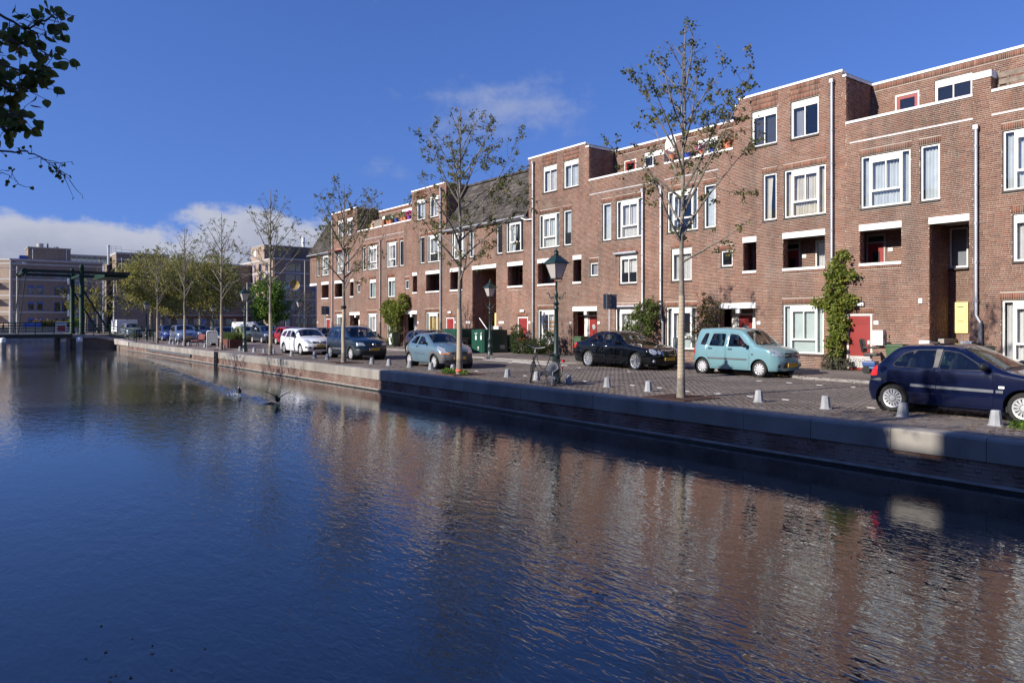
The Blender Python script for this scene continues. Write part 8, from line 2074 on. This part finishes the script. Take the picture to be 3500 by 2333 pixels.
# hedges, low wall and a banner before the apartment block
MB().box(-150.4, -150, 6, 18, 0, 1.0).build('garden_wall', M_LEDGE); o = bpy.data.objects['garden_wall']; tag(o, 'low pale garden wall before the apartment block behind the bridge', 'wall')
leafy('hedge', 'reddish hedge above the pale garden wall behind the bridge', 'hedge', [(-151, 12+1.6*k, 1.3, .7, 1.0, .8) for k in range(4)], 1500, .2, M_LEAFRUST, 31)
leafy('shrub', 'green shrub above the pale garden wall, left of the green bridge posts', 'shrub', [(-150.8, 17.5, 1.5, .8, 1.2, 1.0)], 700, .2, M_LEAFBRIGHT, 32)
o = MB().box(-149.9, -149.8, 9.8, 12.4, 1.0, 1.8).build('banner', M_SIGNBLUE); tag(o, 'blue banner on the pale garden wall behind the bridge railing', 'banner')
def pole(label, x, y, h, arm=None, r=.09):
    t = thing('lamp_pole', label, 'pole', (x, y, 0), 0, 'tall pale lamp poles'); MB().tube([(0, 0, 0), (0, 0, h*.45), (0, 0, h)], [r*1.4, r, r*.7], 10).build('pole', M_BAND, t, smooth=True)
    for (dy, z) in (arm or []): MB().tube([(0, 0, z), (0, dy*.6, z+.25), (0, dy, z+.2)], .035, 6).build('arm', M_GALV, t); MB().ball((0, dy, z+.15), .12, .35, .09).build('lamp_head', M_GALV, t, smooth=True)
pole('tall pale lamp pole seen through the bridge rods', -121, 7.25, 9.4, [(-2.2, 8.9), (.6, 8.6)], .12)
pole('tall pale lamp pole before the corner of the apartment block at far left', -125, 6.75, 10.5, [(1.6, 10.0)], .2)
pole('tall pale lamp pole behind the white box trailer', -125, 19.6, 8.4, None, .13)
pole('slim pale pole before the shaded corner block right of the mobile sculpture', -125, 49.2, 12.5, None, .10)
pole('pale street light pole left of the bright green bushy tree', -110, 34.6, 7.6, [(.9, 7.3)], .12)
pole('striped slim pole right of the bridge posts', -113.5, 14.6, 5.2, None, .07)
# blue round sign
t = thing('round_sign', 'blue round sign with a white arrow on a thin post beyond the parked cars', 'sign', (-88.5, 23.0, 0), math.radians(38))
MB().tube([(0, 0, 0), (0, 0, 2.2)], .035, 8).build('post', M_GALV, t); d = MB().lathe([(.36, -.01), (.36, .01)], 24, (0, -.05, 1.9), 'y').build('sign_disc', M_SIGNBLUE, t); MB().torus(.35, .025, (0, -.065, 1.9), 24, 5).build('sign_rim', M_STICK, t)
m = MB(); m.prism([(-.03, .15), (.03, .15), (.03, -.05), (.12, -.05), (0, -.22), (-.12, -.05), (-.03, -.05)], -.075, -.064, 'y'); m.xf(Matrix.Translation((0, 0, 1.9)) @ Matrix.Rotation(-.8, 4, 'Y')); m.build('arrow', M_STICK, t)
# the mobile sculpture of coloured discs
t = thing('mobile_sculpture', 'mobile sculpture of big coloured dishes on steel arms before the apartment block', 'sculpture', (-109.4, 38.5, 0), math.radians(52))
MB().tube([(0, 0, 0), (0, 0, 6.2)], [.16, .10], 10).build('mast', M_GALV, t, smooth=True)
SC = [(2.9, 7.3, .78, (.36, .23, .06), None), (1.8, 4.1, .72, (.03, .16, .22), None), (-2.8, 5.0, .52, (.60, .04, .03), None), (-1.7, 8.8, .52, (.60, .55, .35), None), (-1.95, 7.7, .5, (.05, .28, .25), None)]
for i, (x, z, r, c, _) in enumerate(SC):
    M = Matrix.Translation((x, 0, z)) @ Matrix.Rotation((-.1, .5, 1.0, .2, .3)[i], 4, 'X') @ Matrix.Rotation((.25, .2, -.5, -.3, -.3)[i], 4, 'Z')
    a = MB(); a.lathe([(r*.94, -.26), (r, -.28), (r, .02), (r*.97, .02)], 28, axis='y', cap=False); a.xf(M); ri = a.build('dish_rim', M_CHROME, t, smooth=True)
    b = MB(); b.lathe([(r*.96, -.20), (r*.5, -.03), (.001, .0)], 28, axis='y', cap=False); b.xf(M); b.build('dish', pmat('dish_colour_%d' % i, c, .4, var=.15), ri, smooth=True)
for (x0, z0, x1, z1, w) in ((-.2, 6.2, 2.3, 7.1, .06), (-.1, 6.3, 1.8, 4.1, .10), (-2.5, 5.0, .3, 5.6, .06), (-1.6, 8.2, 0, 6.0, .05), (-3.3, 3.7, -1.0, 3.9, .05)): MB().tube([(x0, -.15, z0), (x1, -.15, z1)], w, 8).build('arm', M_CHROME, t, smooth=True)
# a walker far off, beyond the bridge
def walker(label, x, y, rot):
    t = thing('person', label, 'person', (x, y, 0), rot)
    me = bpy.data.meshes.new('body')
    V = [(0, 0, .98), (0, 0, 1.25), (0, 0, 1.45), (0, 0, 1.56), (.02, 0, 1.68), (0, .17, 1.42), (.08, .22, 1.15), (.20, .20, .95), (0, -.17, 1.42), (-.10, -.22, 1.15), (-.16, -.22, .93), (0, .10, .93), (.16, .10, .52), (.12, .10, .08), (.26, .10, .04), (0, -.10, .93), (-.06, -.10, .50), (-.26, -.10, .12), (-.14, -.10, .05)]
    E = [(0, 1), (1, 2), (2, 3), (3, 4), (2, 5), (5, 6), (6, 7), (2, 8), (8, 9), (9, 10), (0, 11), (11, 12), (12, 13), (13, 14), (0, 15), (15, 16), (16, 17), (17, 18)]
    Rr = [.15, .15, .15, .06, .11, .07, .05, .04, .07, .05, .04, .10, .065, .05, .04, .10, .065, .05, .04]
    me.from_pydata(V, E, []); o = bpy.data.objects.new('body', me); me.materials.append(pmat('clothes_dark', (.02, .02, .025), .9)); link(o, t)
    o.modifiers.new('skin', 'SKIN'); s = me.skin_vertices[0].data if me.skin_vertices else None
    if s is None:
        bm = bmesh.new(); bm.from_mesh(me); bm.verts.layers.skin.verify(); bm.to_mesh(me); bm.free(); s = me.skin_vertices[0].data
    for i, r in enumerate(Rr): s[i].radius = (r, r)
    s[0].use_root = True; o.modifiers.new('sub', 'SUBSURF').levels = 1
    h = MB().ball((.03, 0, 1.72), .10, .085, .12, 12, 8).build('head', M_SKIN, t, smooth=True); MB().ball((.01, 0, 1.76), .105, .092, .10, 12, 6).build('hair', M_BLACK, h, smooth=True)
walker('person in dark clothes walking beyond the bridge railing at the far left', -149, 7.0, math.radians(-90))

# ================================================================== the houses at the photographer's back: their shade lies along the quay
def back_house(label, x0, x1, h, roof=0.0):
    t = thing('canal_house', label, 'house', ((x0+x1)/2, -16, 0), 0, 'houses of the near bank behind the photographer'); L = Vector((-(x0+x1)/2, 16, 0))
    MB().box(x0, x1, -22, -12, -.1, h).build('wall', M_TANBRICK, t, loc=L); MB().box(x0-.03, x1+.03, -22.1, -11.9, h, h+.14).build('roof_edge', M_BAND, t, loc=L)
    k = 0; m = MB()
    for z in (1, 4, 7, 10):
        for q in range(int((x1-x0)/2.6)): m.box(x0+.9+2.6*q, x0+2.2+2.6*q, -12.02, -11.95, z, z+1.7)
    m.build('windows', M_FGLASS, t, loc=L, kind='stuff')
back_house('long brick house behind the photographer to the left, its shade on the quay', -29.2, -10.0, 12.75)
back_house('unseen low block added between two tall houses to let sun onto the quay', -10.0, -9.1, 12.15)  # added as a notch in the roofline, so a sun patch reaches the coping
back_house('long brick house behind the photographer to the right', -9.1, 14, 12.85)
